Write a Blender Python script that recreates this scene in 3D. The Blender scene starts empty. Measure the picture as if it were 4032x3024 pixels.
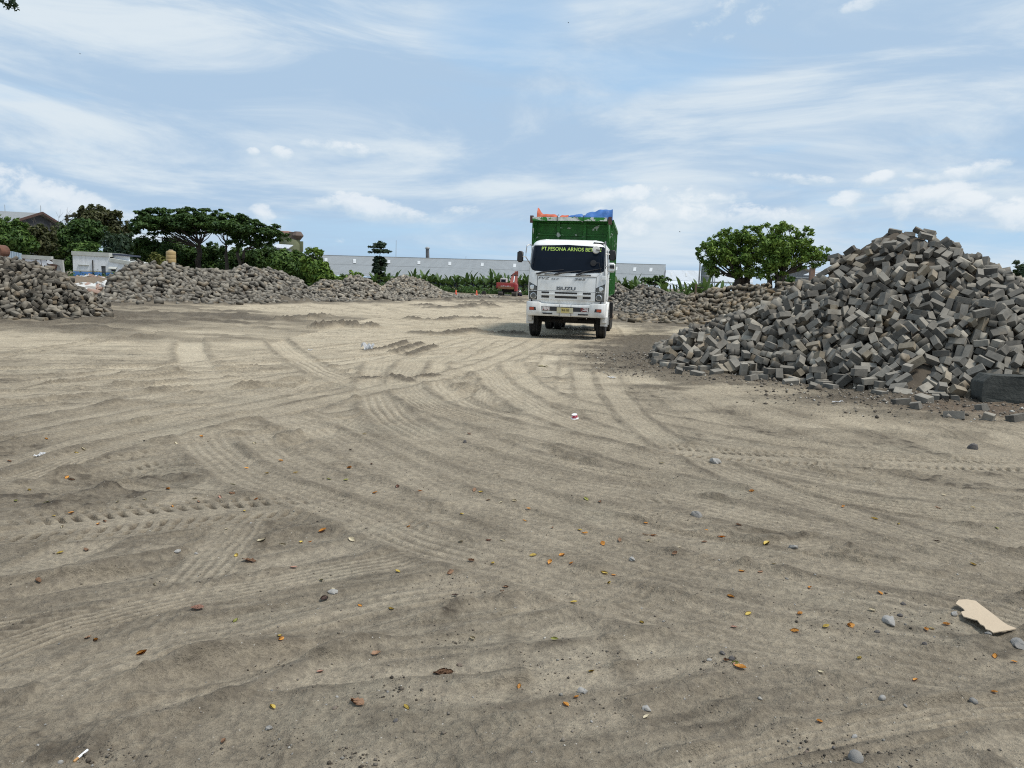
import bpy, bmesh, math
import numpy as np
from mathutils import Vector, Matrix, Euler, Quaternion

# ------------------------------------------------------------------ camera maths
F = 3029.0; CH = 1.6; PITCH = math.radians(7.5); ROLL = math.radians(2.0)
cp, sp = math.cos(PITCH), math.sin(PITCH); cr, sr = math.cos(ROLL), math.sin(ROLL)
def ray(px, py):
    u = (px-2016)/F; v = -(py-1512)/F
    x = u*cr-v*sr; y = u*sr+v*cr
    return (x, cp+y*sp, -sp+y*cp)
def G(px, py, z=0.0):
    d = ray(px, py); t = (z-CH)/d[2]; return (d[0]*t, d[1]*t)
def D(px, py, depth):
    d = ray(px, py); t = depth/d[1]; return Vector((d[0]*t, depth, CH+d[2]*t))

scene = bpy.context.scene
COL = scene.collection
rng = np.random.default_rng(11)

# ------------------------------------------------------------------ tagging
def tag(o, label=None, cat=None, group=None, kind=None):
    if label: o['label'] = label
    if cat: o['category'] = cat
    if group: o['group'] = group
    if kind: o['kind'] = kind
    return o
def empty(name, loc=(0, 0, 0), rz=0.0):
    o = bpy.data.objects.new(name, None); COL.objects.link(o)
    o.location = loc; o.rotation_euler = (0, 0, rz); o.empty_display_size = .3
    return o
def link(name, me, parent=None, loc=None):
    o = bpy.data.objects.new(name, me); COL.objects.link(o)
    if parent: o.parent = parent
    if loc is not None: o.location = loc
    return o
def copy_tree(o, parent=None):
    c = o.copy(); COL.objects.link(c)
    if parent: c.parent = parent
    for ch in list(o.children): copy_tree(ch, c)
    return c

# ------------------------------------------------------------------ numpy noise
def _h(ix, iy, seed):
    n = (ix.astype(np.int64)*374761393 + iy.astype(np.int64)*668265263 + seed*974634777) & 0xffffffff
    n = ((n ^ (n >> 13))*1274126177) & 0xffffffff
    n = n ^ (n >> 16)
    return (n & 0xffff)/65535.0
def vn(x, y, seed=0):
    xi = np.floor(x); yi = np.floor(y); fx = x-xi; fy = y-yi
    fx = fx*fx*fx*(fx*(fx*6-15)+10); fy = fy*fy*fy*(fy*(fy*6-15)+10)
    a = _h(xi, yi, seed); b = _h(xi+1, yi, seed); c = _h(xi, yi+1, seed); d = _h(xi+1, yi+1, seed)
    return (a*(1-fx)+b*fx)*(1-fy)+(c*(1-fx)+d*fx)*fy*1.0 - 0.5
def fbm(x, y, oct=4, seed=0, gain=.5):
    s = np.zeros_like(x); a = 1.0
    for k in range(oct):
        s += a*vn(x, y, seed+k*17); a *= gain
        x, y = 1.9*x*.87-1.9*y*.49+3.1, 1.9*x*.49+1.9*y*.87+1.7
    return s
def sstep(a, b, x):
    t = np.clip((x-a)/(b-a), 0, 1); return t*t*(3-2*t)

# ------------------------------------------------------------------ heaps (ridge lines, highest points of each heap)
HEAPS = {
'R1': ([(2677,1335,18.2),(2807,1314,18.0),(2970,1292,17.5),(3059,1238,17.0),(3120,1184,16.9),(3173,1136,16.8),(3233,1078,16.5),(3380,980,16.2),(3480,916,16.1),(3586,870,16.0),(3673,930,16.0),(3819,1046,16.0),(4009,1168,16.0),(4190,1250,15.2)],2.9,.62),
'LA': ([(-150,1000,24.6),(0,1023,25),(90,1039,25.2),(181,1066,25.4),(244,1089,25.6),(316,1134,25.6),(362,1179,25.6),(410,1226,25.6)],1.8,.5),
'LB': ([(415,1150,37),(452,1089,38),(497,1062,39),(542,1032,39.5),(588,1028,40),(655,1039,40.5),(723,1062,41),(768,1068,42),(836,1066,43),(904,1075,44.5)],2.0,.6),
'LC': ([(915,1072,46),(962,1046,47),(988,1058,47.5),(1022,1066,48),(1069,1063,49),(1119,1078,50),(1186,1111,50),(1225,1160,50)],2.0,.6),
'LD': ([(1215,1140,55),(1240,1120,55.5),(1290,1101,56),(1349,1113,56.5),(1395,1084,57),(1434,1097,58),(1473,1120,59),(1515,1145,60)],1.8,.5),
'LE': ([(1490,1150,67),(1551,1097,69),(1594,1085,70),(1648,1101,72),(1687,1120,74),(1745,1152,78),(1780,1166,81)],1.8,.5),
'R2': ([(2655,1225,37.5),(2700,1180,39),(2739,1161,40),(2802,1143,40),(2892,1134,40),(2978,1130,39),(3060,1120,38),(3160,1110,37)],1.8,.5),
'R3': ([(2460,1185,51),(2490,1150,52),(2531,1121,53),(2570,1135,53),(2620,1155,51),(2680,1165,48),(2740,1180,46)],1.8,.5),
'R4': ([(2340,1130,61),(2395,1125,60),(2425,1118,60),(2470,1145,60),(2500,1165,59)],1.8,.5),
}
def ridge_pts(R, n=8):
    P = [D(*r) for r in R]; out = []
    for a, b in zip(P[:-1], P[1:]):
        for k in range(n): out.append(a.lerp(b, k/n)[:])
    out.append(P[-1][:]); return np.array(out)
RP = {k: ridge_pts(v[0]) for k, v in HEAPS.items()}
FOOT_R1 = [G(*p) for p in ((2650,1290),(2575,1350),(2560,1378),(2580,1412),(2666,1448),(2825,1464),(3098,1494),(3300,1520),(3434,1540),(3520,1572),(3749,1578),(3870,1572),(4100,1600))]
FOOT_R1 = np.array(FOOT_R1+[(13, 10.8), (13, 21), (5, 21)])
def poly_inside(x, y, P):
    """signed distance, positive inside"""
    ins = np.zeros(x.shape, bool); d2 = np.full(x.shape, 1e9)
    for a, b in zip(P, np.roll(P, -1, 0)):
        c = ((a[1] > y) != (b[1] > y)) & (x < (b[0]-a[0])*(y-a[1])/(b[1]-a[1]+1e-12)+a[0]); ins ^= c
        dx, dy = b-a; t = np.clip(((x-a[0])*dx+(y-a[1])*dy)/(dx*dx+dy*dy+1e-12), 0, 1)
        d2 = np.minimum(d2, (x-a[0]-t*dx)**2+(y-a[1]-t*dy)**2)
    return np.sqrt(d2)*np.where(ins, 1, -1)
def heap_h(k, x, y):
    """height of a heap's surface; its crest follows the outline the heap shows from the yard"""
    z = np.full(x.shape, -9.0); R, zr, sm = HEAPS[k]
    for (a, b, c) in RP[k]:
        s = sm*(max(c, .05)/zr)**.6
        z = np.maximum(z, c-s*np.hypot(x-a, y-b))
    if k not in ('R1', 'LA'): z = np.where(z > -.6, z+.30*fbm(x*.75, y*.75, 3, 177)*np.clip(z+.3, 0, 1), z)
    f = y*cp-(z-CH)*sp; up = y*sp+(z-CH)*cp; f = np.maximum(f, 1)
    px = 2016+(x/f*cr+up/f*sr)*F
    Q = np.array([(r[0], r[1]) for r in R], float)
    Q = np.vstack([(Q[0, 0]-90, Q[0, 1]+(90 if k != 'LA' else -15)), Q, (Q[-1, 0]+90, Q[-1, 1]+(90 if k != 'R1' else 40))])
    py = np.interp(px, Q[:, 0], Q[:, 1])
    u = (px-2016)/F; v = -(py-1512)/F
    ry = cp+(u*sr+v*cr)*sp; rz = -sp+(u*sr+v*cr)*cp
    cap = CH+rz*y/ry-(.10 if k in ('R1', 'LA') else .05)
    z = np.where(z > -.5, np.minimum(z, np.maximum(cap, -.25)), z)
    if k == 'R1':
        d = poly_inside(x, y, FOOT_R1); z = np.minimum(z, .80*d)
    return z

# ------------------------------------------------------------------ ground relief: tyre tracks, ruts and clods (photo-read ground points)
TR = [  # kind, width m, depth m, points
 ('smooth',.55,.015,[(756,1330),(750,1380),(756,1400),(793,1473),(866,1519),(975,1564),(1048,1601),(1139,1646),(1276,1692),(1367,1728),(1549,1810),(1732,1883),(2016,1993),(2500,2110)]),
 ('smooth',.50,.012,[(790,1690),(820,1747),(875,1801),(966,1865),(1094,1920),(1276,1974),(1458,2038),(1640,2120),(1914,2193)]),
 ('ribs',.42,.02,[(793,1701),(820,1747),(875,1801),(966,1865),(1094,1920),(1276,1974),(1458,2038),(1640,2120),(1914,2193),(2016,2215),(2198,2273),(2380,2346),(2654,2410),(2927,2483),(3201,2537),(3565,2610),(4100,2700)]),
 ('ribs',.5,.02,[(1500,1420),(1486,1473),(1476,1510),(1495,1573),(1540,1637),(1622,1692),(1732,1747),(1914,1820),(2250,1900),(2700,1985)]),
 ('ribs',.5,.02,[(1640,1410),(1600,1470),(1604,1530),(1686,1590),(1823,1637),(2016,1683),(2289,1737),(2563,1810),(2927,1883),(3500,1990),(4100,2040)]),
 ('ribs',.4,.015,[(1139,1646),(1276,1700),(1400,1760),(1570,1850),(1770,1940),(2060,2050),(2500,2190),(3000,2290),(3600,2400),(4100,2480)]),
 ('lug',.66,.05,[(-160,2112),(200,2074),(450,2046),(820,2010),(1330,1985)]),
 ('lug',.55,.04,[(1480,2005),(1650,2022),(1860,2040)]),
 ('lug',.62,.045,[(2500,1755),(2836,1788),(3110,1802),(3474,1816),(4100,1836)]),
 ('lug',.5,.04,[(2450,1975),(2600,1985),(2760,1995)]),
 ('lug',.5,.03,[(290,1870),(560,1812),(800,1776)]),
 ('rut',.55,.05,[(-60,2010),(273,1910),(456,1870),(820,1818)]),
 ('rut',.45,.04,[(-60,1830),(228,1740),(547,1683),(820,1650)]),
 ('rut',.35,.045,[(957,1783),(1148,1737),(1367,1683),(1549,1637),(1800,1560),(2090,1450)]),
 ('rut',.4,.035,[(1066,1646),(1458,1528),(1823,1473),(2050,1400),(2120,1330)]),
 ('smooth',.5,.02,[(1750,1620),(2016,1537),(2198,1464),(2362,1428),(2470,1375),(2490,1320),(2440,1270)]),
 ('rut',.35,.03,[(-60,1420),(400,1345),(760,1300),(1100,1290)]),
 ('ribs',.3,.016,[(-60,2815),(228,2683),(410,2601),(565,2556),(729,2501),(1003,2455),(1367,2373),(1732,2300),(2000,2250)]),
 ('rut',.3,.035,[(-60,2900),(273,2802),(638,2720),(911,2629),(1185,2519),(1413,2437),(1700,2380)]),
 ('rut',.28,.03,[(300,2560),(700,2470),(1000,2410),(1250,2350),(1500,2310)]),
 ('rut',.3,.035,[(-60,2660),(250,2560),(560,2450),(800,2380)]),
 ('rut',.28,.03,[(2550,2790),(2700,2830),(2950,2880),(3150,2960),(3250,3050)]),
 ('rut',.25,.022,[(2300,2180),(2750,2240),(3150,2270),(3600,2320),(4100,2350)]),
 ('rut',.25,.02,[(2100,2140),(2800,2155),(3300,2135),(4100,2200)]),
 ('ribs',.35,.012,[(2600,1900),(3000,1960),(3500,2040),(4100,2150)]),
 ('ribs',.34,.012,[(-60,1930),(600,1720),(1300,1570),(1900,1435),(2130,1335)]),('smooth',.34,.010,[(-60,1660),(700,1525),(1500,1405),(2000,1330)]),
 ('smooth',.36,.010,[(2330,3060),(2180,2350),(2090,1850),(2140,1480),(2205,1345)]),('ribs',.34,.012,[(4100,2260),(3000,1905),(2520,1660),(2380,1460),(2345,1345)]),('smooth',.3,.010,[(-60,2330),(700,1980),(1300,1700),(1800,1500),(2100,1345)]),
 ('rut',.3,.03,[(-60,1290),(300,1290),(700,1230),(1200,1206)]),
]
CL = [  # clod banks: height m, half width m, points
 (.17,.55,[(1110,1264),(1190,1258),(1290,1250)]),(.21,.55,[(1250,1290),(1350,1278),(1420,1286),(1470,1282)]),
 (.15,.55,[(1615,1258),(1740,1260),(1800,1252),(1960,1256)]),(.12,.55,[(1640,1312),(1760,1316),(1850,1300),(1940,1312),(2030,1308)]),
 (.09,.22,[(1450,1385),(1520,1375),(1600,1350)]),(.08,.22,[(1550,1390),(1660,1355)]),(.08,.22,[(1610,1398),(1710,1364)]),
 (.045,.2,[(1390,1492),(1480,1486)]),(.05,.2,[(1555,1478),(1610,1500)]),(.04,.2,[(1660,1482),(1710,1474)]),
 (.15,1.0,[(1650,1204),(1690,1203)]),(.15,1.0,[(1700,1213),(1800,1210)]),(.22,1.1,[(1840,1210),(1880,1203),(1940,1208)]),
 (.22,1.4,[(1850,1194),(1960,1190),(2080,1196)]),(.22,1.4,[(1640,1186),(1760,1184),(1800,1180)]),(.2,1.4,[(1960,1178),(2090,1180)]),
 
 
 
]
def spline(P, n=10):
    P = np.array(P); out = []
    Q = np.vstack([2*P[0]-P[1], P, 2*P[-1]-P[-2]])
    for i in range(1, len(Q)-2):
        for k in range(n):
            t = k/n; a, b, c, d = Q[i-1], Q[i], Q[i+1], Q[i+2]
            out.append(.5*((2*b)+(c-a)*t+(2*a-5*b+4*c-d)*t*t+(3*b-a-3*c+d)*t**3))
    out.append(P[-1]); return np.array(out)
TRW = [(k, w, d, spline([G(*p) for p in pts], 8)) for k, w, d, pts in TR]
for _k, _w, _d, _P in list(TRW):
    if _k in ('ribs', 'smooth'):
        _t = np.gradient(_P, axis=0); _t /= np.linalg.norm(_t, axis=1)[:, None]+1e-9; _n = np.stack([-_t[:, 1], _t[:, 0]], 1)
        for _o in ((.44, 1.95) if _k == 'ribs' else (1.9,)): TRW.insert(0, ('ribs', _w*.9, _d*.8, _P+_n*_o))
_r = np.random.default_rng(404)
for _i in range(90):
    fam = _i % 3; kd = ('rut', 'smooth', 'ribs', 'rut', 'rut', 'smooth')[_r.integers(0, 6)]; w_ = _r.uniform(.12, .34); d_ = _r.uniform(.008, .022)
    if fam == 0: a_ = np.array((_r.uniform(-3.5, .5), _r.uniform(1.9, 4.2))); b_ = a_+np.array((_r.uniform(2.2, 5), _r.uniform(.7, 3.2)))
    elif fam == 1: a_ = np.array((_r.uniform(-3.5, 1.5), _r.uniform(5.5, 9.5))); b_ = np.array((_r.uniform(2.2, 6), _r.uniform(2.6, 7)))
    else: a_ = np.array((_r.uniform(-9, -2), _r.uniform(6, 13))); b_ = np.array((_r.uniform(.2, 2.8), _r.uniform(11, 22))); w_ *= 1.5; d_ *= 1.3
    n_ = np.array((-(b_-a_)[1], (b_-a_)[0])); c_ = (a_+b_)/2+n_*_r.uniform(-.16, .16); P_ = np.array([(1-t)**2*a_+2*t*(1-t)*c_+t*t*b_ for t in np.linspace(0, 1, 14)])
    TRW.insert(0, (kd, w_, d_, P_))
TRW.sort(key=lambda q: {'smooth': 0, 'rut': 1, 'ribs': 2, 'lug': 3}[q[0]])
CLW = [(h, r, spline([G(*p) for p in pts], 4)) for h, r, pts in CL]
def line_dist(x, y, P):
    best = np.full(x.shape, 1e9); side = np.zeros_like(x); par = np.zeros_like(x); s0 = 0.0
    for a, b in zip(P[:-1], P[1:]):
        dx, dy = b-a; L2 = dx*dx+dy*dy+1e-12; L = math.sqrt(L2)
        t = np.clip(((x-a[0])*dx+(y-a[1])*dy)/L2, 0, 1)
        ex = x-a[0]-t*dx; ey = y-a[1]-t*dy; d2 = ex*ex+ey*ey
        m = d2 < best
        best = np.where(m, d2, best); side = np.where(m, (dx*(y-a[1])-dy*(x-a[0]))/L, side); par = np.where(m, s0+t*L, par)
        s0 += L
    return np.sqrt(best), np.sign(side), par, s0
def ground(x, y):
    """height, dark mask (moist soil and painted relief shade), pale compacted-dust mask"""
    x = np.asarray(x, float); y = np.asarray(y, float)
    sh = x.shape; x = x.ravel(); y = y.ravel()
    r = np.hypot(x, y)
    near = 1-sstep(7, 22, r)
    h = .06*fbm(x*.16, y*.16, 3, 1)+.020*fbm(x*.7, y*.7, 3, 5)*(.5+.5*near)
    # scuffed streaks along the driving directions
    wx = x+.5*fbm(x*.4, y*.4, 2, 31); wy = y+.5*fbm(x*.4, y*.4, 2, 37)
    fan = np.arctan2(wx-1.0, 26-wy)          # tracks fan out of the gap by the lorry
    st = fbm(fan*38, wy*.35, 4, 41)
    cross = fbm(wx*.30+wy*.1, wy*3.0-wx*.9, 4, 47)
    mixm = sstep(-.12, .2, fbm(x*.22+9, y*.22, 2, 53))
    streak = st*(1-mixm)+cross*mixm
    rid = 1-np.abs(fbm(fan*60+wx*.4, wy*.6, 3, 143))*3.2
    rid2 = 1-np.abs(fbm(wx*1.1+wy*.9, wy*2.6-wx*1.3, 4, 147))*3.0
    rr_ = np.clip(rid*(1-mixm)+rid2*mixm, -.5, 1)
    h += (.015*streak+.009*rr_)*(.35+.65*near)
    rough = sstep(-.05, .3, fbm(x*.35+4, y*.35+2, 3, 61))
    h += (.012*fbm(x*5, y*5, 4, 67)*rough+.007*fbm(x*17, y*17, 3, 71))*(.25+.75*near)
    lumps = np.clip(fbm(x*7.5, y*7.5, 3, 75)-.22, 0, 1)*sstep(.05, .35, fbm(x*.5, y*.5, 2, 79)+.12)
    h += .02*lumps*near
    crumb = sstep(.02, .30, fbm(x*1.3+11, y*1.9, 4, 161))
    h += near*crumb*(.020*np.abs(fbm(x*13, y*13, 3, 163))+.010*fbm(x*31, y*31, 2, 167))
    dark = .55*np.clip(lumps*5, 0, 1)*near+.22*rough*near+.22*crumb*(.3+.7*near)+.22*sstep(.10, .34, -streak)+.34*sstep(.80, .98, rr_)  # crumbly soil tone, plus shade painted into hollows and thin lines for relief
    light = .5*sstep(0, .35, streak)
    for kind, w, d, P in TRW:  # track grooves and edges also get shade painted into the dark mask
        mg = w*1.4
        m = (x > P[:, 0].min()-mg) & (x < P[:, 0].max()+mg) & (y > P[:, 1].min()-mg) & (y < P[:, 1].max()+mg)
        if not m.any(): continue
        xs, ys = x[m], y[m]
        ds, sd, s, L = line_dist(xs, ys, P)
        wob = .035*fbm(xs*2.2, ys*2.2, 2, 83); t = ds*sd+wob; at = np.abs(t)
        ends = sstep(0, .5, s)*sstep(0, .5, L-s)*(.72+.28*sstep(-.25, .1, fbm(xs*.8, ys*.8, 2, 89)))
        ins = (1-sstep(w*.42, w*.55, at))*ends
        berm = np.exp(-((at-w*.62)/(w*.16))**2)*ends*(.6+1.2*np.abs(fbm(xs*4, ys*4, 2, 91)))
        hm = h[m]
        if kind == 'smooth':
            hm = hm*(1-.8*ins)-d*ins+.4*d*berm; light[m] = np.maximum(light[m], .95*ins); dark[m] = np.maximum(dark[m]*(1-ins), .5*berm)
        elif kind == 'ribs':
            rib = np.cos(2*math.pi*t/(w/(4.0+int(P[0, 0]*37) % 4))+.8*fbm(s*1.2, t*3, 2, 99))*(.35+.65*sstep(-.18, .20, fbm(s*.55+w*31, t*1.5+7, 2, 93))); blk = .82+.18*np.sin(2*math.pi*s/.055+t*30)
            hm = hm*(1-.75*ins)+ins*(-d*.7+d*.50*rib*blk)+.9*d*berm
            light[m] = np.maximum(light[m]*(1-ins*(rib < 0)), .48*ins*np.clip(rib*1.6, 0, 1)); dark[m] = np.maximum(dark[m]*(1-ins), .42*ins*np.clip(-rib*1.4-.2, 0, 1)); dark[m] = np.maximum(dark[m], .62*berm)
        elif kind == 'lug':
            ph = (s+.35*(at-.15))/.088+np.where(t > 0, .5, 0)+.12*fbm(xs*6, ys*6, 2, 97); fr = ph-np.floor(ph); jit = fbm(xs*5, ys*5, 2, 95)
            lug = sstep(.10, .30, fr)*(1-sstep(.48, .66, fr))*(sstep(.075, .11, at)*(1-sstep(.17, .215, at))+.6*sstep(.225, .25, at)*(1-sstep(.28, .31, at)))*ends*np.clip(.95+.9*jit, .35, 1.4)
            hm = hm*(1-.6*ins)-.010*ins-d*.62*lug+.4*d*berm; dark[m] = np.maximum(dark[m]*(1-.5*ins), .85*lug); light[m] = np.maximum(light[m]*(1-lug), .40*ins*(1-lug))
        else:
            hm = hm-d*np.exp(-(t/(w*.33))**2)*ends+d*.9*berm; dark[m] = np.maximum(dark[m], .6*berm+.35*np.exp(-((t-w*.25)/(w*.2))**2)*ends); light[m] = np.maximum(light[m], .5*np.exp(-((t+w*.1)/(w*.3))**2)*ends)
        h[m] = hm
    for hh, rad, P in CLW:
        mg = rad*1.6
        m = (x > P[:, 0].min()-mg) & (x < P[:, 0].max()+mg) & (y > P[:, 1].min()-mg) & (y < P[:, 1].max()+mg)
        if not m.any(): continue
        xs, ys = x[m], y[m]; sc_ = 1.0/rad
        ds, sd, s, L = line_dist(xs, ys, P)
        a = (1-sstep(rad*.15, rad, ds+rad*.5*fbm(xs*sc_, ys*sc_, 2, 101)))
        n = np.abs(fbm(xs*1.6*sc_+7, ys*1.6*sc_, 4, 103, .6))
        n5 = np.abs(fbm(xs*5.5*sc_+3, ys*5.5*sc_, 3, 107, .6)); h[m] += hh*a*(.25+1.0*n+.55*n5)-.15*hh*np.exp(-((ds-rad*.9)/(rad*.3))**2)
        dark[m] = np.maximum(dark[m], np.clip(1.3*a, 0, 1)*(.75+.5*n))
    # raised, darker soil spilled around the heaps
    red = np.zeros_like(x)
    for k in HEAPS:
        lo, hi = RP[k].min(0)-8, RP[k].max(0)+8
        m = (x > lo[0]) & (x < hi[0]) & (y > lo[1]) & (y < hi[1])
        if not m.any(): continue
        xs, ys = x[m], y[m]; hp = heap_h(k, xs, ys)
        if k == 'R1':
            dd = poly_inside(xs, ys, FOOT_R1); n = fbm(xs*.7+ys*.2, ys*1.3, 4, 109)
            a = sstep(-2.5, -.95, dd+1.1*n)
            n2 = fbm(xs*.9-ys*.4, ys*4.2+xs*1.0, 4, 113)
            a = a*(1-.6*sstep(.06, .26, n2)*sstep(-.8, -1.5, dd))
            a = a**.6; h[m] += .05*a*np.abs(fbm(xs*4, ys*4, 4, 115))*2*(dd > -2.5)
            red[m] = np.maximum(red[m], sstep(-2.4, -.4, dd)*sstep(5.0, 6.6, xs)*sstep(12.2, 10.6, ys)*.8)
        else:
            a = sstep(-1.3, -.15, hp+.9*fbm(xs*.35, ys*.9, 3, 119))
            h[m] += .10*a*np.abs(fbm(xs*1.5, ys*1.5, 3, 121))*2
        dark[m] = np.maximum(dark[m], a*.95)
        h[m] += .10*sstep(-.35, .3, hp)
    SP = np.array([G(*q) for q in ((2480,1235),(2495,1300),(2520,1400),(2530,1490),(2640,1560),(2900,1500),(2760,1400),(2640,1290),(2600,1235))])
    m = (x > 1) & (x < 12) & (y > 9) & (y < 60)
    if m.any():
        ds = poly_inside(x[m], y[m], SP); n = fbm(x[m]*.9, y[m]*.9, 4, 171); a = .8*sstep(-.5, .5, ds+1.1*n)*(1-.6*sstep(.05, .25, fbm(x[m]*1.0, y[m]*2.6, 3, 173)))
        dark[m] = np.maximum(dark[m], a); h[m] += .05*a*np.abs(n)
    # worn wheel path edge beside the lorry and dirt bank before the white house
    b = np.exp(-((x+35)/9.5)**2-((y-63)/7.5)**2); h += .9*b; dark = np.maximum(dark, np.clip(b*2, 0, .75)); red = np.maximum(red, np.clip(b*2, 0, .7))
    b2 = sstep(-15.5, -19, x+.2*(y-45)*0)*sstep(27, 33, y); dark = np.maximum(dark, .22*b2)
    b3 = sstep(84, 92, y+2*fbm(x*.3, y*.3, 2, 131)); dark = np.maximum(dark, .75*b3); h += .25*b3*np.abs(fbm(x*.5, y*.5, 2, 133))
    h *= 1-.9*sstep(130, 260, r)
    return h.reshape(sh), np.clip(dark, 0, 1).reshape(sh), np.clip(light, 0, 1).reshape(sh), np.clip(red, 0, 1).reshape(sh)
def gz(x, y): return float(ground(np.array([x]), np.array([y]))[0][0])
def Gz(px, py):
    x, y = G(px, py); z = gz(x, y); x, y = G(px, py, z); return Vector((x, y, gz(x, y)))

# ------------------------------------------------------------------ mesh helpers
def np_mesh(name, V, Fq, mat, attrs=None, smooth=False, cattrs=None):
    V = np.asarray(V, np.float32); Fq = np.asarray(Fq, np.int32); k = Fq.shape[1]
    me = bpy.data.meshes.new(name)
    me.vertices.add(len(V)); me.vertices.foreach_set('co', V.ravel())
    me.loops.add(Fq.size); me.loops.foreach_set('vertex_index', Fq.ravel())
    me.polygons.add(len(Fq)); me.polygons.foreach_set('loop_start', np.arange(0, Fq.size, k, dtype=np.int32))
    me.polygons.foreach_set('loop_total', np.full(len(Fq), k, np.int32))
    if smooth: me.polygons.foreach_set('use_smooth', np.ones(len(Fq), bool))
    if mat: me.materials.append(mat)
    for n, (dom, a) in (attrs or {}).items():
        at = me.attributes.new(n, 'FLOAT', dom); at.data.foreach_set('value', np.asarray(a, np.float32))
    for n, (dom, a) in (cattrs or {}).items():
        at = me.attributes.new(n, 'FLOAT_COLOR', dom); at.data.foreach_set('color', np.asarray(a, np.float32).ravel())
    me.update(calc_edges=True); me.validate()
    return me

class MB:
    def __init__(s): s.bm = bmesh.new()
    def box(s, c, size, rot=None):
        M = Matrix.Translation(Vector(c))@(rot.to_4x4() if rot is not None else Matrix())@Matrix.Diagonal((*size, 1))
        bmesh.ops.create_cube(s.bm, size=1, matrix=M); return s
    def bar(s, a, b, w, h=None):
        a, b = Vector(a), Vector(b); d = b-a
        q = d.to_track_quat('Z', 'Y').to_matrix()
        return s.box((a+b)/2, (w, h or w, d.length), q)
    def cyl(s, a, b, r0, r1=None, n=12, caps=True):
        a, b = Vector(a), Vector(b); d = b-a; r1 = r0 if r1 is None else r1
        q = d.to_track_quat('Z', 'Y').to_matrix().to_4x4()
        bmesh.ops.create_cone(s.bm, cap_ends=caps, segments=n, radius1=r0, radius2=r1, depth=d.length, matrix=Matrix.Translation((a+b)/2)@q); return s
    def tube(s, pts, r, n=6):
        pts = [Vector(p) for p in pts]
        rr = r if isinstance(r, (list, tuple)) else [r]*len(pts)
        rings = []
        for i, p in enumerate(pts):
            t = (pts[min(i+1, len(pts)-1)]-pts[max(i-1, 0)]).normalized()
            u = t.cross(Vector((0, 0, 1)))
            if u.length < .05: u = t.cross(Vector((1, 0, 0)))
            u.normalize(); v = t.cross(u)
            rings.append([s.bm.verts.new(p+rr[i]*(u*math.cos(2*math.pi*k/n)+v*math.sin(2*math.pi*k/n))) for k in range(n)])
        for A, B in zip(rings[:-1], rings[1:]):
            for k in range(n): s.bm.faces.new((A[k], A[(k+1) % n], B[(k+1) % n], B[k]))
        s.bm.faces.new(rings[0][::-1]); s.bm.faces.new(rings[-1]); return s
    def lathe(s, prof, c=(0, 0, 0), n=20, axis='Z'):
        c = Vector(c); rings = []
        for r, z in prof:
            ring = []
            for k in range(n):
                a = 2*math.pi*k/n; p = (r*math.cos(a), r*math.sin(a), z)
                if axis == 'X': p = (p[2], p[0], p[1])
                if axis == 'Y': p = (p[0], p[2], p[1])
                ring.append(s.bm.verts.new(c+Vector(p)))
            rings.append(ring)
        for A, B in zip(rings[:-1], rings[1:]):
            for k in range(n): s.bm.faces.new((A[k], A[(k+1) % n], B[(k+1) % n], B[k]))
        s.bm.faces.new(rings[0][::-1]); s.bm.faces.new(rings[-1]); return s
    def prism(s, poly, off):
        """poly: list of 3D points (planar), off: extrusion vector"""
        off = Vector(off); A = [s.bm.verts.new(Vector(p)) for p in poly]; B = [s.bm.verts.new(Vector(p)+off) for p in poly]
        s.bm.faces.new(A); s.bm.faces.new(B[::-1]); n = len(A)
        for k in range(n): s.bm.faces.new((A[k], B[k], B[(k+1) % n], A[(k+1) % n]))
        return s
    def grid(s, P):
        """P: rows of points -> sheet"""
        R = [[s.bm.verts.new(Vector(p)) for p in row] for row in P]
        for A, B in zip(R[:-1], R[1:]):
            for k in range(len(A)-1): s.bm.faces.new((A[k], A[k+1], B[k+1], B[k]))
        return s
    def bevel(s, w, seg=1):
        bmesh.ops.bevel(s.bm, geom=list(s.bm.edges), offset=w, segments=seg, affect='EDGES', clamp_overlap=True); return s
    def build(s, name, mat, parent=None, smooth=False, loc=None, auto=None):
        bmesh.ops.recalc_face_normals(s.bm, faces=list(s.bm.faces))
        me = bpy.data.meshes.new(name); s.bm.to_mesh(me); s.bm.free()
        if mat: me.materials.append(mat)
        if smooth or auto:
            me.polygons.foreach_set('use_smooth', np.ones(len(me.polygons), bool))
            if auto: me.set_sharp_from_angle(angle=math.radians(auto))
        return link(name, me, parent, loc)

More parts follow.
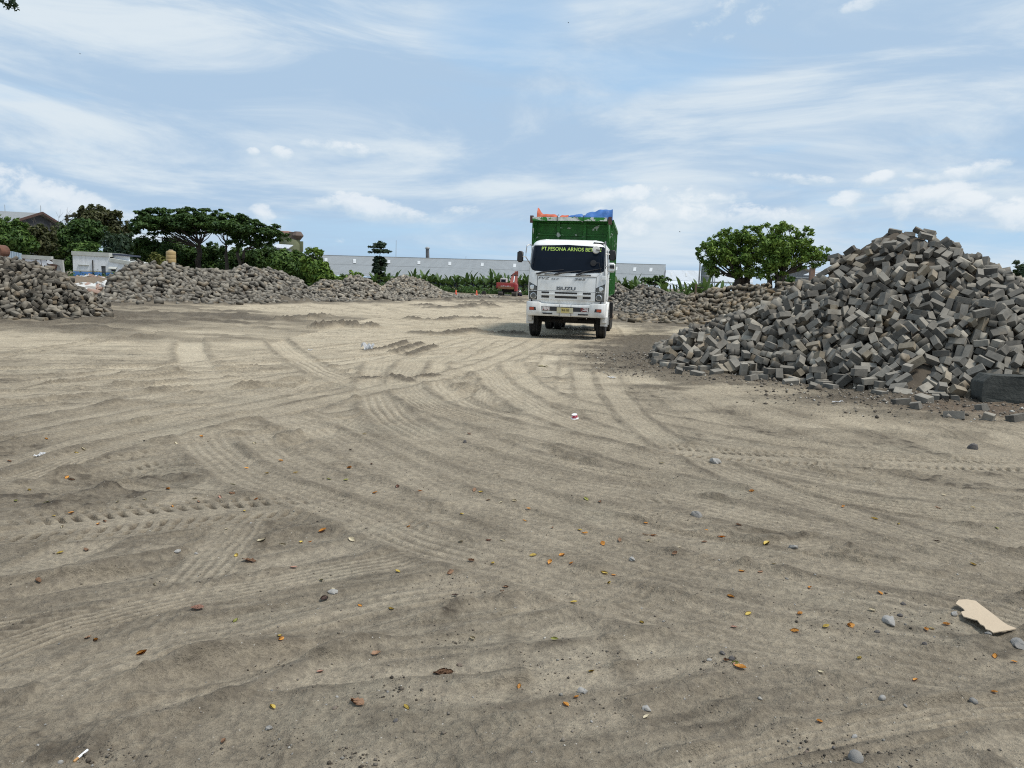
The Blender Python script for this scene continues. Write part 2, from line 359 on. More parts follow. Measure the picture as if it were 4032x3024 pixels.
# ------------------------------------------------------------------ materials
class NT:
    def __init__(s, tree): s.t = tree
    def n(s, typ, **kw):
        nd = s.t.nodes.new(typ)
        for k, v in kw.items():
            if k.startswith('i_'):
                key = k[2:]; key = int(key) if key.isdigit() else key.replace('_', ' ')
                if isinstance(v, bpy.types.NodeSocket): s.t.links.new(v, nd.inputs[key])
                else: nd.inputs[key].default_value = v
            else: setattr(nd, k, v)
        return nd
    def math(s, op, a, b=0.0, clamp=False):
        nd = s.n('ShaderNodeMath', operation=op, use_clamp=clamp)
        for i, v in enumerate((a, b)):
            if isinstance(v, bpy.types.NodeSocket): s.t.links.new(v, nd.inputs[i])
            else: nd.inputs[i].default_value = v
        return nd.outputs[0]
    def mix(s, f, a, b, blend='MIX'):
        nd = s.n('ShaderNodeMix', data_type='RGBA', blend_type=blend)
        for i, v in ((0, f), (6, a), (7, b)):
            if isinstance(v, bpy.types.NodeSocket): s.t.links.new(v, nd.inputs[i])
            else: nd.inputs[i].default_value = v if i == 0 else (*v, 1) if len(v) == 3 else v
        return nd.outputs[2]
    def ramp(s, f, a, b):
        nd = s.n('ShaderNodeMapRange', interpolation_type='SMOOTHSTEP')
        s.t.links.new(f, nd.inputs[0]); nd.inputs[1].default_value = a; nd.inputs[2].default_value = b
        return nd.outputs[0]
    def noise(s, vec, scale, detail=4, rough=.55, dist=0.0):
        nd = s.n('ShaderNodeTexNoise', i_Scale=scale, i_Detail=detail, i_Roughness=rough, i_Distortion=dist)
        if vec is not None: s.t.links.new(vec, nd.inputs['Vector'])
        return nd.outputs['Fac']
    def mapping(s, vec, scale=(1, 1, 1), rot=(0, 0, 0), loc=(0, 0, 0)):
        nd = s.n('ShaderNodeMapping', i_Scale=scale, i_Rotation=rot, i_Location=loc); s.t.links.new(vec, nd.inputs['Vector']); return nd.outputs[0]
    def link(s, a, b): s.t.links.new(a, b)
def newmat(name):
    m = bpy.data.materials.new(name); m.use_nodes = True; t = m.node_tree; nt = NT(t)
    b = t.nodes['Principled BSDF']; nt.bsdf = b
    return m, nt
def pmat(name, c, rough=.6, metal=0.0, var=.12, vscale=3.0, bump=0.0, bscale=40.0, dirt=None, dscale=1.2, damt=.4, spec=.5, coat=0.0):
    m, nt = newmat(name); b = nt.bsdf
    co = nt.n('ShaderNodeTexCoord').outputs['Object']
    f = nt.noise(co, vscale, 5)
    col = nt.mix(f, tuple(max(0, v*(1-var*1.6)) for v in c), tuple(min(1, v*(1+var*1.2)) for v in c))
    if dirt:
        g = nt.ramp(nt.noise(co, dscale, 6, .65), .5-damt*.35, .72)
        col = nt.mix(nt.math('MULTIPLY', g, damt), col, dirt)
    nt.link(col, b.inputs['Base Color']); b.inputs['Metallic'].default_value = metal
    nt.link(nt.math('ADD', nt.math('MULTIPLY', f, .25), rough-.12, True), b.inputs['Roughness'])
    b.inputs['Specular IOR Level'].default_value = spec; b.inputs['Coat Weight'].default_value = coat
    if bump:
        bn = nt.n('ShaderNodeBump', i_Strength=bump, i_Distance=.02); nt.link(nt.noise(co, bscale, 5), bn.inputs['Height']); nt.link(bn.outputs[0], b.inputs['Normal'])
    return m

# settled paving blocks of one heap: x, y, z in 5 mm steps and three turns in 2 degree steps
R1_ORIGIN = [3.04, 11.64, 0.06]
R1_BLOCKS = [
615,63,8,19,93,74,928,110,7,55,92,59,866,109,81,27,74,73,927,119,71,67,97,155,780,50,24,155,97,99,977,302,261,43,172,89,712,252,140,25,84,66,1002,123,117,68,163,112,1000,235,198,61,174,88,940,144,124,61,11,69,695,86,21,69,99,14,569,315,94,59,107,90,
515,262,17,53,67,79,831,278,183,136,111,65,714,188,96,139,73,88,639,113,44,84,107,179,911,142,110,89,12,69,986,306,223,86,55,105,834,94,50,71,18,83,1005,544,391,116,157,63,1088,501,364,76,165,97,553,82,0,90,0,51,1051,295,258,126,78,108,888,203,131,136,153,111,
1019,342,293,138,87,158,610,182,55,69,157,86,877,250,162,152,90,156,840,474,290,117,70,111,551,234,51,47,89,6,562,184,28,89,93,5,826,68,14,90,70,93,928,207,164,88,95,159,771,209,103,19,99,92,962,105,73,140,106,125,865,262,192,77,87,47,805,247,159,21,76,130,
743,514,294,77,35,24,1078,290,241,101,164,118,254,531,16,90,50,46,452,214,0,90,90,145,765,33,0,90,90,77,844,173,105,67,93,138,903,660,420,75,89,2,776,356,200,172,110,60,953,325,230,67,95,51,775,492,283,146,99,97,607,467,215,118,168,105,875,339,219,17,80,60,
1016,459,325,21,95,48,509,627,223,175,72,106,767,686,367,58,171,81,975,158,144,63,170,111,918,595,401,128,155,90,185,572,10,90,167,144,862,451,272,116,101,153,350,420,13,90,109,38,901,446,283,104,102,75,927,787,507,67,164,59,896,546,345,175,78,72,1110,442,324,130,77,98,
409,490,67,57,92,177,521,579,190,57,109,160,770,105,55,151,78,120,797,642,373,26,73,143,366,307,0,0,90,78,735,68,22,86,64,44,616,91,20,109,84,67,813,226,124,92,176,75,695,735,355,42,106,51,386,444,30,126,90,169,452,337,45,176,89,89,414,625,157,58,171,92,
536,321,60,22,78,124,986,432,301,90,85,176,685,414,178,69,96,81,820,367,213,93,159,150,1190,574,384,171,105,100,968,765,499,104,118,30,976,194,166,97,89,110,724,327,179,94,112,161,1008,734,482,129,164,106,586,428,139,89,156,101,1052,862,554,77,84,0,214,569,17,73,18,57,
999,612,428,31,73,142,340,679,129,132,114,21,433,448,62,109,77,122,811,198,101,126,86,44,439,629,194,57,171,94,574,767,303,56,92,5,1170,597,412,39,92,160,535,353,80,149,102,85,497,502,116,115,98,156,917,469,308,87,108,65,752,613,316,107,115,175,135,636,2,135,90,9,
729,315,162,68,87,107,867,155,91,112,76,112,293,442,0,90,90,79,841,602,352,171,60,72,123,723,57,144,104,55,599,583,215,34,96,97,672,159,79,85,92,26,719,12,2,135,90,34,940,565,389,22,77,120,1142,495,347,118,87,165,186,753,100,123,71,165,690,622,277,57,88,161,
665,278,105,63,108,113,599,160,22,90,90,6,663,502,230,150,104,61,342,710,161,28,96,73,664,393,153,72,72,132,630,156,51,140,83,91,542,511,168,102,85,8,364,854,219,68,165,97,961,292,179,108,125,9,946,130,92,81,78,41,876,224,127,88,58,110,690,281,124,104,18,95,
490,784,254,120,116,51,772,166,69,80,162,131,973,138,44,102,162,126,846,616,383,88,59,67,1045,728,483,12,77,105,74,619,0,90,90,69,753,443,226,121,107,25,966,387,261,87,149,116,860,820,448,18,83,75,738,666,336,59,82,157,607,332,117,66,70,97,968,731,456,94,163,118,
878,112,51,99,77,38,863,568,333,53,102,111,612,315,98,116,76,29,798,489,246,69,156,65,475,363,61,77,67,15,727,103,35,148,106,73,74,729,20,107,96,72,518,349,39,54,102,154,374,596,105,175,96,59,444,694,218,104,179,97,523,814,292,36,77,65,684,320,146,86,165,142,
717,54,5,53,90,82,1179,441,329,18,74,82,825,325,207,71,167,112,836,429,251,173,91,48,596,594,236,103,89,177,818,892,455,17,80,77,465,527,103,23,75,142,637,418,182,140,90,113,1102,702,477,168,72,117,184,637,49,92,94,19,815,127,73,112,88,35,1006,168,134,72,165,56,
907,851,516,11,86,72,1111,389,291,67,173,79,151,683,41,160,63,90,1058,702,469,11,77,108,962,424,268,49,142,99,742,116,58,107,93,128,167,853,109,88,64,123,234,565,34,17,105,55,792,923,454,3,72,105,817,422,233,84,93,61,892,495,307,119,116,104,671,216,89,109,98,134,
415,575,105,136,79,17,971,954,574,84,6,73,435,345,13,76,80,126,607,778,328,98,174,77,332,457,22,90,90,12,670,440,209,33,93,25,498,694,240,38,138,68,945,545,355,110,80,44,898,573,371,154,94,139,218,727,91,65,108,12,808,993,491,36,107,151,305,817,158,162,78,83,
976,887,542,107,100,54,799,287,178,97,110,93,761,752,383,98,76,0,650,643,293,82,88,51,862,258,135,134,108,109,535,475,119,69,59,138,465,593,138,165,86,101,446,608,149,95,165,71,463,331,25,93,2,112,939,220,139,81,177,115,939,132,48,126,71,124,685,1,2,135,90,121,
1062,634,441,67,86,109,562,685,248,99,106,37,603,283,65,66,90,82,525,394,88,84,150,86,651,576,240,115,108,23,745,494,260,144,96,141,616,459,187,77,68,74,614,436,172,57,101,112,624,137,35,38,154,87,894,353,232,16,99,74,886,789,463,114,173,109,698,566,255,151,57,95,
639,276,86,76,13,109,485,415,87,39,83,46,284,616,67,90,85,133,832,707,399,98,117,15,942,440,280,57,57,108,257,701,85,57,89,175,1038,214,161,105,93,175,596,622,269,78,96,98,1033,751,513,8,90,134,243,806,120,113,116,68,868,421,239,84,163,130,973,565,382,86,160,120,
391,525,65,88,62,18,566,357,106,111,86,103,778,254,138,107,102,17,1053,339,272,87,64,88,278,761,112,109,84,70,578,393,119,73,84,80,1067,553,386,105,84,126,977,140,102,126,111,31,896,728,445,81,28,27,1127,693,462,56,101,157,413,400,22,155,80,42,1087,267,212,25,83,32,
1122,580,399,50,76,123,1205,512,362,118,81,72,554,462,146,110,91,26,1000,773,502,110,110,30,601,605,253,167,88,81,825,524,290,58,104,37,219,864,123,90,18,93,1035,964,562,104,89,166,1208,698,446,96,149,115,711,226,112,21,83,145,389,686,159,5,71,90,884,621,375,51,153,119,
723,873,387,108,104,51,696,979,394,5,73,73,791,851,423,112,82,144,36,844,23,117,86,58,574,616,215,68,98,97,409,838,236,76,78,120,461,288,0,90,0,97,48,852,43,177,104,103,790,625,337,178,106,79,754,415,202,68,73,100,395,646,121,132,78,18,746,876,407,109,81,146,
644,604,241,95,64,134,944,364,236,129,103,103,879,820,480,105,85,13,757,1026,463,100,173,63,3,914,23,45,90,56,540,185,2,45,90,121,1017,545,366,117,102,34,605,365,126,56,76,24,1164,382,297,92,12,80,870,870,498,65,92,107,570,734,266,114,81,7,575,269,54,21,91,82,
642,201,66,73,161,81,425,782,223,104,0,105,146,883,117,49,94,103,935,337,215,67,101,125,838,868,479,61,88,20,969,474,315,114,158,108,110,827,61,5,105,61,1116,618,418,19,92,113,836,165,75,119,18,75,948,744,455,48,108,28,1108,788,510,123,71,67,321,569,53,56,89,132,
325,609,75,90,100,93,1222,575,400,62,177,70,726,480,242,40,81,39,31,718,2,45,90,15,519,297,26,89,0,67,901,398,249,150,74,113,180,665,58,43,103,19,698,655,307,6,102,120,799,113,49,156,92,36,568,323,69,21,93,110,740,989,420,168,77,101,652,431,158,4,92,103,
1078,256,180,111,78,44,762,1013,445,102,0,80,1019,301,223,88,5,120,612,754,289,97,99,164,463,829,255,61,76,157,959,540,337,104,103,9,849,653,399,113,166,111,694,217,98,82,19,110,321,721,117,108,2,68,721,538,239,10,90,139,683,753,336,66,84,8,351,823,184,44,84,65,
947,474,323,122,92,33,962,600,409,113,83,73,774,284,150,87,70,81,810,93,28,30,106,146,54,696,3,135,90,117,605,235,45,158,66,75,489,645,212,174,73,106,1130,441,309,92,103,1,1154,632,427,74,13,104,481,596,170,164,90,129,365,479,37,95,12,91,410,775,188,104,100,22,
1023,135,77,160,86,148,1046,898,574,99,103,81,775,316,167,21,89,34,295,499,3,45,90,92,576,925,335,120,113,29,874,577,355,84,10,129,763,493,239,83,155,76,293,538,15,89,135,164,851,592,330,14,93,109,721,608,294,74,13,112,340,627,99,81,94,31,714,474,219,137,79,28,
552,224,26,136,92,138,424,666,178,92,111,51,858,850,461,76,167,83,881,687,423,17,78,83,1073,605,429,20,93,124,912,817,494,60,89,15,450,502,76,109,101,55,1018,327,268,50,91,134,112,924,91,4,104,63,1015,232,174,105,82,20,313,648,93,78,75,132,642,455,216,159,91,32,
1100,928,571,60,83,157,976,269,173,134,73,26,130,891,82,22,139,84,1123,365,268,68,103,134,1107,508,346,139,70,117,310,698,90,67,18,57,1059,605,405,12,105,57,298,854,186,90,21,142,458,312,2,135,90,7,1049,261,189,87,170,40,780,957,455,165,78,103,1038,541,357,67,109,27,
468,584,120,165,87,103,1034,197,146,104,173,78,556,895,310,19,108,70,437,771,208,104,1,108,737,263,137,80,111,175,1208,535,373,95,19,121,460,629,172,150,87,25,438,899,254,68,87,160,398,651,147,131,102,92,238,924,158,48,6,87,1047,294,224,84,95,120,1203,492,346,120,103,102,
1023,323,244,5,91,132,1101,809,524,32,71,67,534,371,57,49,8,92,531,554,153,158,104,109,122,723,27,124,167,109,502,641,194,11,74,79,299,838,170,49,69,46,1004,391,272,105,111,138,654,766,327,67,84,113,507,478,94,174,112,98,957,187,145,97,88,115,738,225,119,156,99,128,
663,687,308,35,97,140,741,356,194,114,6,109,669,357,129,61,84,23,639,814,361,58,99,117,897,446,255,41,107,41,172,707,72,58,92,136,652,792,348,107,91,118,816,736,389,78,155,132,410,539,80,158,86,151,590,191,8,49,84,85,1070,495,325,116,76,152,37,923,45,116,168,99,
996,132,92,81,160,121,367,535,46,35,103,136,531,292,3,44,90,4,1211,653,424,110,178,68,847,95,11,67,84,150,889,267,178,25,104,145,10,770,0,90,90,57,643,649,270,135,98,103,934,770,477,127,93,36,879,916,519,115,104,24,1006,504,336,111,80,38,531,789,261,65,154,129,
168,1035,124,91,92,76,341,565,47,146,92,133,550,507,146,98,11,115,1076,526,349,20,94,76,355,750,172,20,106,82,730,663,314,16,88,146,508,578,143,111,102,114,490,556,121,110,100,113,954,990,547,42,107,144,1052,476,317,23,85,145,880,548,310,109,79,78,945,334,187,4,79,55,
369,603,82,99,82,162,1172,419,308,75,102,0,282,868,152,14,68,126,604,577,190,55,82,13,248,687,63,45,80,37,372,568,63,2,104,106,877,113,21,163,100,126,521,418,91,85,118,177,756,469,214,116,172,104,726,590,274,67,63,88,779,833,402,70,82,144,270,687,61,136,103,127,
796,172,68,35,108,41,274,802,122,159,113,114,669,300,114,120,3,103,913,148,33,127,92,129,481,459,75,85,112,18,1108,548,373,109,85,87,327,861,190,80,161,48,642,305,96,58,90,108,1046,272,207,81,94,108,378,421,2,45,90,136,96,731,42,145,98,130,605,663,285,77,88,44,
609,537,182,113,66,139,447,829,238,106,103,121,602,473,155,112,101,107,634,1020,351,49,83,173,322,463,0,90,90,155,1104,305,233,126,161,94,586,565,171,173,100,111,719,750,356,22,80,141,101,874,69,78,153,67,595,492,169,113,103,109,176,643,24,89,87,131,269,899,150,178,97,93,
453,413,34,135,85,17,481,409,62,73,88,68,731,560,256,7,96,121,1151,373,272,73,82,147,1099,655,445,47,77,150,828,482,255,149,78,129,838,631,349,149,94,106,356,588,66,88,13,106,425,485,44,102,93,175,701,400,151,106,77,23,847,251,118,103,12,86,620,667,303,147,95,126,
951,655,425,138,83,114,591,644,256,63,78,1,282,1002,174,66,90,93,0,869,2,45,90,17,1023,662,439,34,76,148,306,606,43,142,56,84,780,554,304,49,55,95,574,592,183,85,160,108,598,859,335,91,4,46,160,824,66,89,72,123,87,1070,64,45,73,45,851,747,414,81,32,36,
300,795,126,110,20,53,421,811,211,122,86,95,452,439,39,133,67,108,1157,542,366,104,76,142,269,553,16,90,50,45,277,926,159,32,123,121,685,266,89,51,95,106,1146,812,515,135,83,97,18,834,2,135,90,63,918,383,240,38,105,24,1120,758,491,67,86,169,760,828,385,160,83,145,
691,837,361,83,0,105,391,857,195,123,90,18,829,987,478,93,109,170,917,344,200,113,91,135,198,1097,131,100,65,126,1190,473,331,116,95,90,715,469,194,43,100,116,1190,726,462,104,66,91,913,197,109,58,86,152,414,359,0,90,0,120,1026,394,294,100,170,64,474,789,236,29,92,113,
33,994,37,21,98,96,255,659,41,114,91,99,749,543,278,89,11,99,915,914,522,90,161,109,341,731,143,42,88,79,1158,1024,478,85,72,25,584,470,134,162,90,117,382,694,123,8,92,120,665,262,70,6,96,104,562,796,286,86,166,145,1162,721,466,108,1,63,524,568,127,115,79,23,
174,779,74,11,71,59,180,625,1,91,90,56,977,343,238,95,70,173,988,343,257,176,111,85,98,923,53,22,85,79,861,1038,491,120,80,62,379,351,2,45,90,138,663,726,305,77,54,109,1217,550,386,171,107,113,990,574,365,83,71,137,236,738,66,22,81,38,241,863,134,102,14,71,
559,257,1,90,89,123,528,576,159,68,104,109,384,548,64,137,113,107,691,598,242,50,147,118,756,785,378,29,83,93,645,335,107,17,98,114,647,446,139,4,90,113,269,730,89,74,106,176,677,324,124,150,91,101,132,699,11,72,83,34,775,526,289,92,162,101,627,801,335,43,15,77,
1281,588,373,144,107,66,648,882,354,106,3,68,454,609,121,57,91,10,1219,619,410,26,94,73,550,541,132,34,96,102,11,1022,21,81,175,67,380,1057,212,80,177,99,327,589,27,11,89,133,368,1013,202,110,84,145,1168,677,437,40,76,112,458,574,79,96,111,112,335,534,13,20,81,128,
1102,853,526,144,72,146,569,474,114,116,83,123,815,332,187,23,86,101,1054,987,545,104,5,83,856,316,193,16,95,44,472,866,259,32,66,104,159,1182,96,49,98,152,794,674,342,8,96,102,953,809,505,118,90,44,93,984,73,91,74,36,876,511,298,60,107,41,106,1108,84,81,110,17,
920,512,315,115,85,73,852,704,387,118,66,115,606,811,322,88,15,78,918,768,450,107,98,58,280,575,31,7,87,87,597,1133,303,9,84,98,724,380,160,69,87,23,1077,410,291,101,158,132,754,447,190,128,161,94,206,634,17,84,39,86,509,864,278,19,86,133,1046,261,164,44,80,53,
1017,316,200,89,7,107,570,431,98,121,102,106,261,619,34,22,83,76,89,775,29,122,79,16,857,290,157,78,68,113,909,972,534,105,90,43,776,80,11,93,77,123,355,1089,187,16,109,114,563,762,267,118,173,84,936,574,368,66,172,115,1079,938,553,82,13,121,393,816,183,78,88,39,
520,348,13,80,79,68,861,930,496,96,107,29,58,1207,42,79,72,67,824,604,319,105,91,116,351,796,162,106,177,103,821,565,303,174,87,103,694,245,94,127,19,109,430,636,107,166,108,113,443,461,26,128,8,105,530,737,240,130,164,110,791,440,211,71,88,145,225,1078,119,111,161,49,
111,939,71,113,96,89,805,1163,401,78,98,122,644,778,303,167,96,101,1019,580,399,137,97,124,453,679,187,42,59,144,460,384,39,135,73,113,327,824,140,101,83,69,1117,269,221,108,77,152,581,154,1,0,90,127,603,212,37,70,161,81,565,736,239,87,82,21,756,736,349,56,151,105,
1122,472,324,145,75,99,71,1296,37,87,149,23,719,427,160,162,77,77,598,924,323,45,86,42,987,471,297,20,151,93,730,702,329,74,156,89,55,1161,39,103,78,83,703,444,177,88,71,33,735,371,176,20,81,126,918,160,88,33,89,19,1299,727,419,47,173,86,328,1157,173,43,128,80,
987,514,321,159,105,62,309,933,174,75,13,77,123,1073,87,68,93,85,575,652,220,82,72,41,700,648,282,123,96,73,84,1103,48,67,74,167,225,711,47,19,98,130,1199,1059,440,151,100,137,53,773,5,138,88,99,1004,270,179,135,89,116,769,367,168,78,72,122,517,758,234,124,72,26,
531,605,187,61,32,42,300,699,64,26,79,141,1032,294,201,92,5,107,861,380,216,83,2,94,943,154,32,106,104,47,101,680,0,90,90,133,1253,553,351,76,75,62,497,503,82,137,70,96,952,179,123,90,7,63,539,657,207,64,86,45,691,705,316,33,91,126,916,273,163,60,96,33,
949,327,166,124,85,97,239,977,128,86,76,173,586,514,152,106,95,35,83,811,26,124,69,109,522,317,1,90,90,0,329,759,138,39,65,85,119,781,56,70,107,19,1235,702,435,22,83,141,208,1161,138,92,10,78,795,746,373,116,110,31,777,606,299,99,72,101,243,770,92,157,94,65,
741,314,140,70,79,98,712,1105,366,158,98,130,813,656,360,22,104,59,1100,740,476,79,74,4,1180,985,485,72,93,147,740,775,349,164,80,75,448,1001,237,20,85,52,848,1099,443,95,76,52,269,1160,136,42,141,101,189,1272,107,116,176,97,158,942,92,59,78,122,1141,710,453,170,90,62,
553,303,31,78,93,156,1180,600,391,89,96,9,1211,973,466,108,0,63,560,630,193,57,83,130,987,332,204,91,6,100,556,918,302,159,98,82,183,1244,103,87,64,63,186,809,84,23,117,120,396,736,154,133,82,116,787,392,195,79,170,70,956,253,156,118,4,69,475,743,220,53,88,16,
504,615,157,108,88,42,942,874,517,73,8,56,1039,142,107,113,89,39,1109,913,542,81,13,119,698,798,349,70,87,23,721,343,143,102,93,113,206,1049,119,179,108,81,1311,1102,368,132,76,28,646,315,71,57,95,98,885,344,201,20,91,46,1014,630,413,71,176,86,1101,363,255,160,80,46,
1001,1022,537,65,93,179,110,1300,51,13,90,82,1071,773,506,108,82,128,751,548,252,54,97,121,859,521,285,104,166,129,521,965,272,81,72,41,852,669,380,71,163,116,208,1129,127,166,97,80,268,584,5,143,90,101,1027,163,123,62,164,110,718,797,363,71,7,107,702,539,221,90,98,115,
81,873,26,152,74,66,825,280,152,157,77,126,506,797,249,60,63,141,1321,932,415,102,8,65,922,638,381,171,71,121,889,479,276,72,1,89,612,745,267,49,79,52,233,637,19,56,66,23,180,699,9,45,82,94,149,754,44,26,105,69,957,368,199,98,12,73,1194,508,335,60,13,102,
632,708,284,82,46,106,99,973,53,76,83,71,782,526,259,58,88,130,74,831,18,170,73,107,360,1144,181,63,78,15,1287,971,428,134,74,20,798,1127,415,80,80,85,4,919,0,0,90,110,493,720,206,4,69,108,76,1060,41,71,91,92,536,447,90,113,92,84,154,1027,99,124,89,45,
1079,372,272,135,69,58,836,222,93,60,74,122,153,667,2,135,90,102,537,523,113,55,82,17,300,651,49,20,84,105,1098,258,196,158,106,131,226,813,84,90,109,28,187,870,98,95,74,89,437,660,135,105,160,132,577,231,14,114,100,43,658,414,124,17,77,102,793,1031,440,87,73,83,
300,1170,153,109,58,41,1308,635,377,57,106,29,1040,428,290,27,95,70,25,1040,29,124,94,159,574,845,293,63,103,55,446,382,2,45,90,165,570,267,26,139,90,94,673,501,197,133,74,118,160,721,26,120,84,24,1086,193,173,97,100,169,682,1101,340,84,67,86,872,646,384,86,76,113,
591,1042,303,156,92,74,344,506,23,23,93,31,759,572,286,49,78,98,286,952,162,117,85,2,347,696,111,140,66,109,367,674,102,143,90,127,237,1149,119,89,125,167,572,692,229,153,90,68,1136,965,514,104,10,75,635,853,334,34,95,55,462,659,197,28,76,105,532,390,39,129,104,91,
311,574,8,56,87,138,582,811,308,163,94,35,535,910,283,86,98,81,976,629,404,94,161,133,519,647,182,109,88,56,622,458,134,56,13,109,436,750,172,44,111,25,1002,440,273,146,86,159,395,1024,204,97,73,50,966,510,307,75,75,152,606,851,312,88,87,158,1255,714,424,114,167,70,
640,266,52,117,4,106,556,511,120,170,98,107,937,483,287,107,10,72,602,1017,333,48,94,129,545,720,223,88,82,23,738,1056,401,164,87,118,577,350,43,94,13,96,279,1128,150,74,87,112,656,386,112,61,99,116,776,653,320,136,96,114,63,1087,34,125,109,78,588,705,241,108,90,67,
1146,335,248,74,166,81,413,436,2,135,90,91,442,559,67,132,22,108,885,718,410,103,91,159,779,1043,453,95,73,69,585,1009,307,63,2,80,1081,458,294,83,110,23,110,1017,84,49,98,136,943,258,122,106,173,125,432,1076,207,70,19,95,372,593,30,75,100,179,897,1058,485,65,3,111,
760,530,226,80,106,5,770,707,346,55,31,70,267,731,59,84,162,101,642,576,195,62,109,28,730,735,319,151,89,152,590,316,54,157,74,94,864,1199,400,101,171,84,517,428,51,103,102,112,559,1100,269,95,87,91,1260,1029,416,0,107,111,424,840,208,93,61,93,917,246,136,30,84,123,
411,611,95,93,86,3,828,1061,466,14,94,140,563,378,77,54,19,84,200,925,108,134,84,96,878,133,64,175,76,67,736,1014,411,169,77,98,635,187,41,64,67,77,113,1205,52,4,109,82,56,1135,35,101,81,85,225,603,1,88,90,125,48,903,31,86,72,93,221,676,28,133,102,119,
138,791,37,14,101,59,826,136,31,99,172,113,341,1188,173,97,31,146,252,962,146,28,96,25,521,547,114,116,86,18,1189,835,481,4,117,96,1027,339,219,40,95,83,1111,243,178,84,108,8,917,391,211,18,84,102,1188,569,355,122,75,9,1201,931,488,100,14,87,949,1088,482,171,75,71,
993,368,220,106,149,91,673,677,258,126,86,147,416,909,218,71,162,101,250,1098,130,132,96,141,563,956,295,58,96,163,911,204,81,55,100,123,936,619,385,126,71,120,985,804,501,90,162,114,800,1068,434,90,163,78,825,181,60,98,20,45,342,1090,167,144,113,103,689,476,180,136,87,34,
635,475,181,102,108,161,384,756,144,87,21,28,298,757,93,128,161,100,1038,368,267,50,13,81,208,702,35,16,104,120,725,675,282,76,103,174,683,689,291,101,96,18,337,652,78,73,81,148,599,813,281,143,73,104,621,499,188,120,107,120,1533,1314,179,77,86,65,1152,1160,411,79,77,50,
1062,339,247,118,99,32,432,876,235,176,102,81,1340,984,416,50,81,95,1332,1020,402,79,120,90,814,652,319,6,71,104,301,1120,162,29,90,110,426,880,213,15,97,118,699,390,131,104,165,74,824,526,261,9,73,90,174,756,51,22,101,132,598,666,247,70,156,121,1401,771,381,132,96,8,
1092,330,228,54,88,105,1066,380,226,81,20,41,1038,475,301,160,104,64,101,1219,40,10,107,91,916,585,352,104,163,126,816,555,282,97,0,119,388,893,201,20,108,130,286,1307,113,70,121,41,1148,801,491,6,87,69,387,1142,189,63,114,91,962,401,223,96,102,71,641,614,210,129,72,114,
464,613,92,99,93,66,845,126,45,30,117,98,498,382,18,84,113,106,653,525,211,19,73,115,1347,960,401,45,105,100,509,534,83,68,104,2,427,550,50,139,112,110,1430,1007,349,84,77,23,528,465,53,9,73,93,524,624,132,176,69,116,1144,651,413,87,71,171,625,549,169,149,93,159,
990,325,181,139,95,124,208,901,107,89,85,96,679,298,71,54,71,92,583,1291,169,81,76,93,342,844,156,94,101,79,434,527,52,135,107,18,836,1011,474,88,71,80,1238,1117,393,166,98,78,891,687,395,77,88,69,618,796,280,126,163,100,1354,1118,346,137,76,20,206,988,107,87,173,77,
643,463,165,106,164,77,248,601,19,102,27,115,552,1133,249,113,97,62,516,656,152,134,163,95,485,573,100,155,98,115,825,689,357,172,98,59,657,562,213,62,73,117,369,878,193,117,19,128,46,1189,0,90,0,115,111,856,48,161,79,118,219,1228,85,94,78,162,224,1255,78,91,82,163,
1227,803,462,20,108,88,266,832,117,141,75,95,369,555,12,97,101,39,386,528,26,86,98,125,627,348,77,105,68,84,645,1057,349,47,4,95,864,1174,412,101,171,84,894,250,132,68,115,49,482,857,236,70,161,61,487,551,87,95,116,156,496,710,171,93,70,111,490,881,246,112,79,68,
902,859,489,98,74,96,1299,1030,397,8,102,129,500,911,265,140,89,165,577,1246,181,152,87,116,1279,797,436,47,84,88,423,990,207,122,78,110,414,1096,201,123,75,126,412,1139,200,80,154,150,1128,681,435,17,100,108,205,1173,118,99,94,117,284,1241,134,82,7,129,287,1196,144,120,161,93,
301,1293,126,161,63,124,377,1100,200,108,93,46,697,324,91,110,81,69,887,654,366,70,173,74,238,1186,129,89,10,87,871,181,86,74,161,120,889,1077,469,106,3,111,917,425,237,9,73,122,681,464,151,69,92,64,747,281,120,159,82,133,519,1000,254,30,101,88,241,1033,119,18,91,126,
164,1146,82,121,172,74,188,726,38,106,94,118,473,1075,228,97,1,98,1695,273,85,92,103,60,1721,456,140,91,81,153,1687,699,227,90,92,73,1627,168,45,68,174,110,1640,125,35,174,92,127,1685,225,63,87,103,43,1585,388,184,90,17,117,1634,703,256,74,2,70,1685,147,29,147,89,96,
1547,259,160,133,90,144,1598,421,204,90,28,27,1545,112,55,82,78,168,1528,197,119,16,101,59,1505,294,167,14,84,46,1573,326,165,95,68,12,1547,416,212,56,88,128,1564,538,247,94,92,82,238,1260,97,89,82,168,256,887,129,50,7,78,143,961,99,154,66,112,161,1389,62,96,156,91,
117,1448,2,45,90,159,53,1227,3,135,90,172,1606,200,60,37,79,160,1556,780,252,100,86,122,1555,113,29,86,11,67,1528,332,154,100,83,64,1469,953,336,149,94,125,1503,114,45,107,90,108,1495,193,89,74,14,81,913,153,57,172,87,111,1414,360,223,125,73,161,1405,162,102,64,10,80,
1362,166,127,67,86,43,1399,229,137,25,105,61,1302,104,99,2,88,47,1323,151,127,67,105,152,1137,998,502,162,94,67,1342,236,173,158,87,144,1320,250,190,18,92,54,1330,403,258,61,7,94,1274,121,97,38,105,41,1266,449,300,101,103,156,1136,105,129,90,3,117,1090,182,151,60,173,91,
1147,299,232,60,105,43,1056,125,124,160,85,135,1087,112,117,57,64,89,1338,589,347,165,85,140,1213,223,197,132,90,49,1200,290,248,163,84,74,1228,408,307,165,97,67,1249,435,317,77,94,57,1210,163,190,122,165,71,1169,260,216,111,2,88,1297,361,246,85,164,143,1335,375,257,39,85,96,
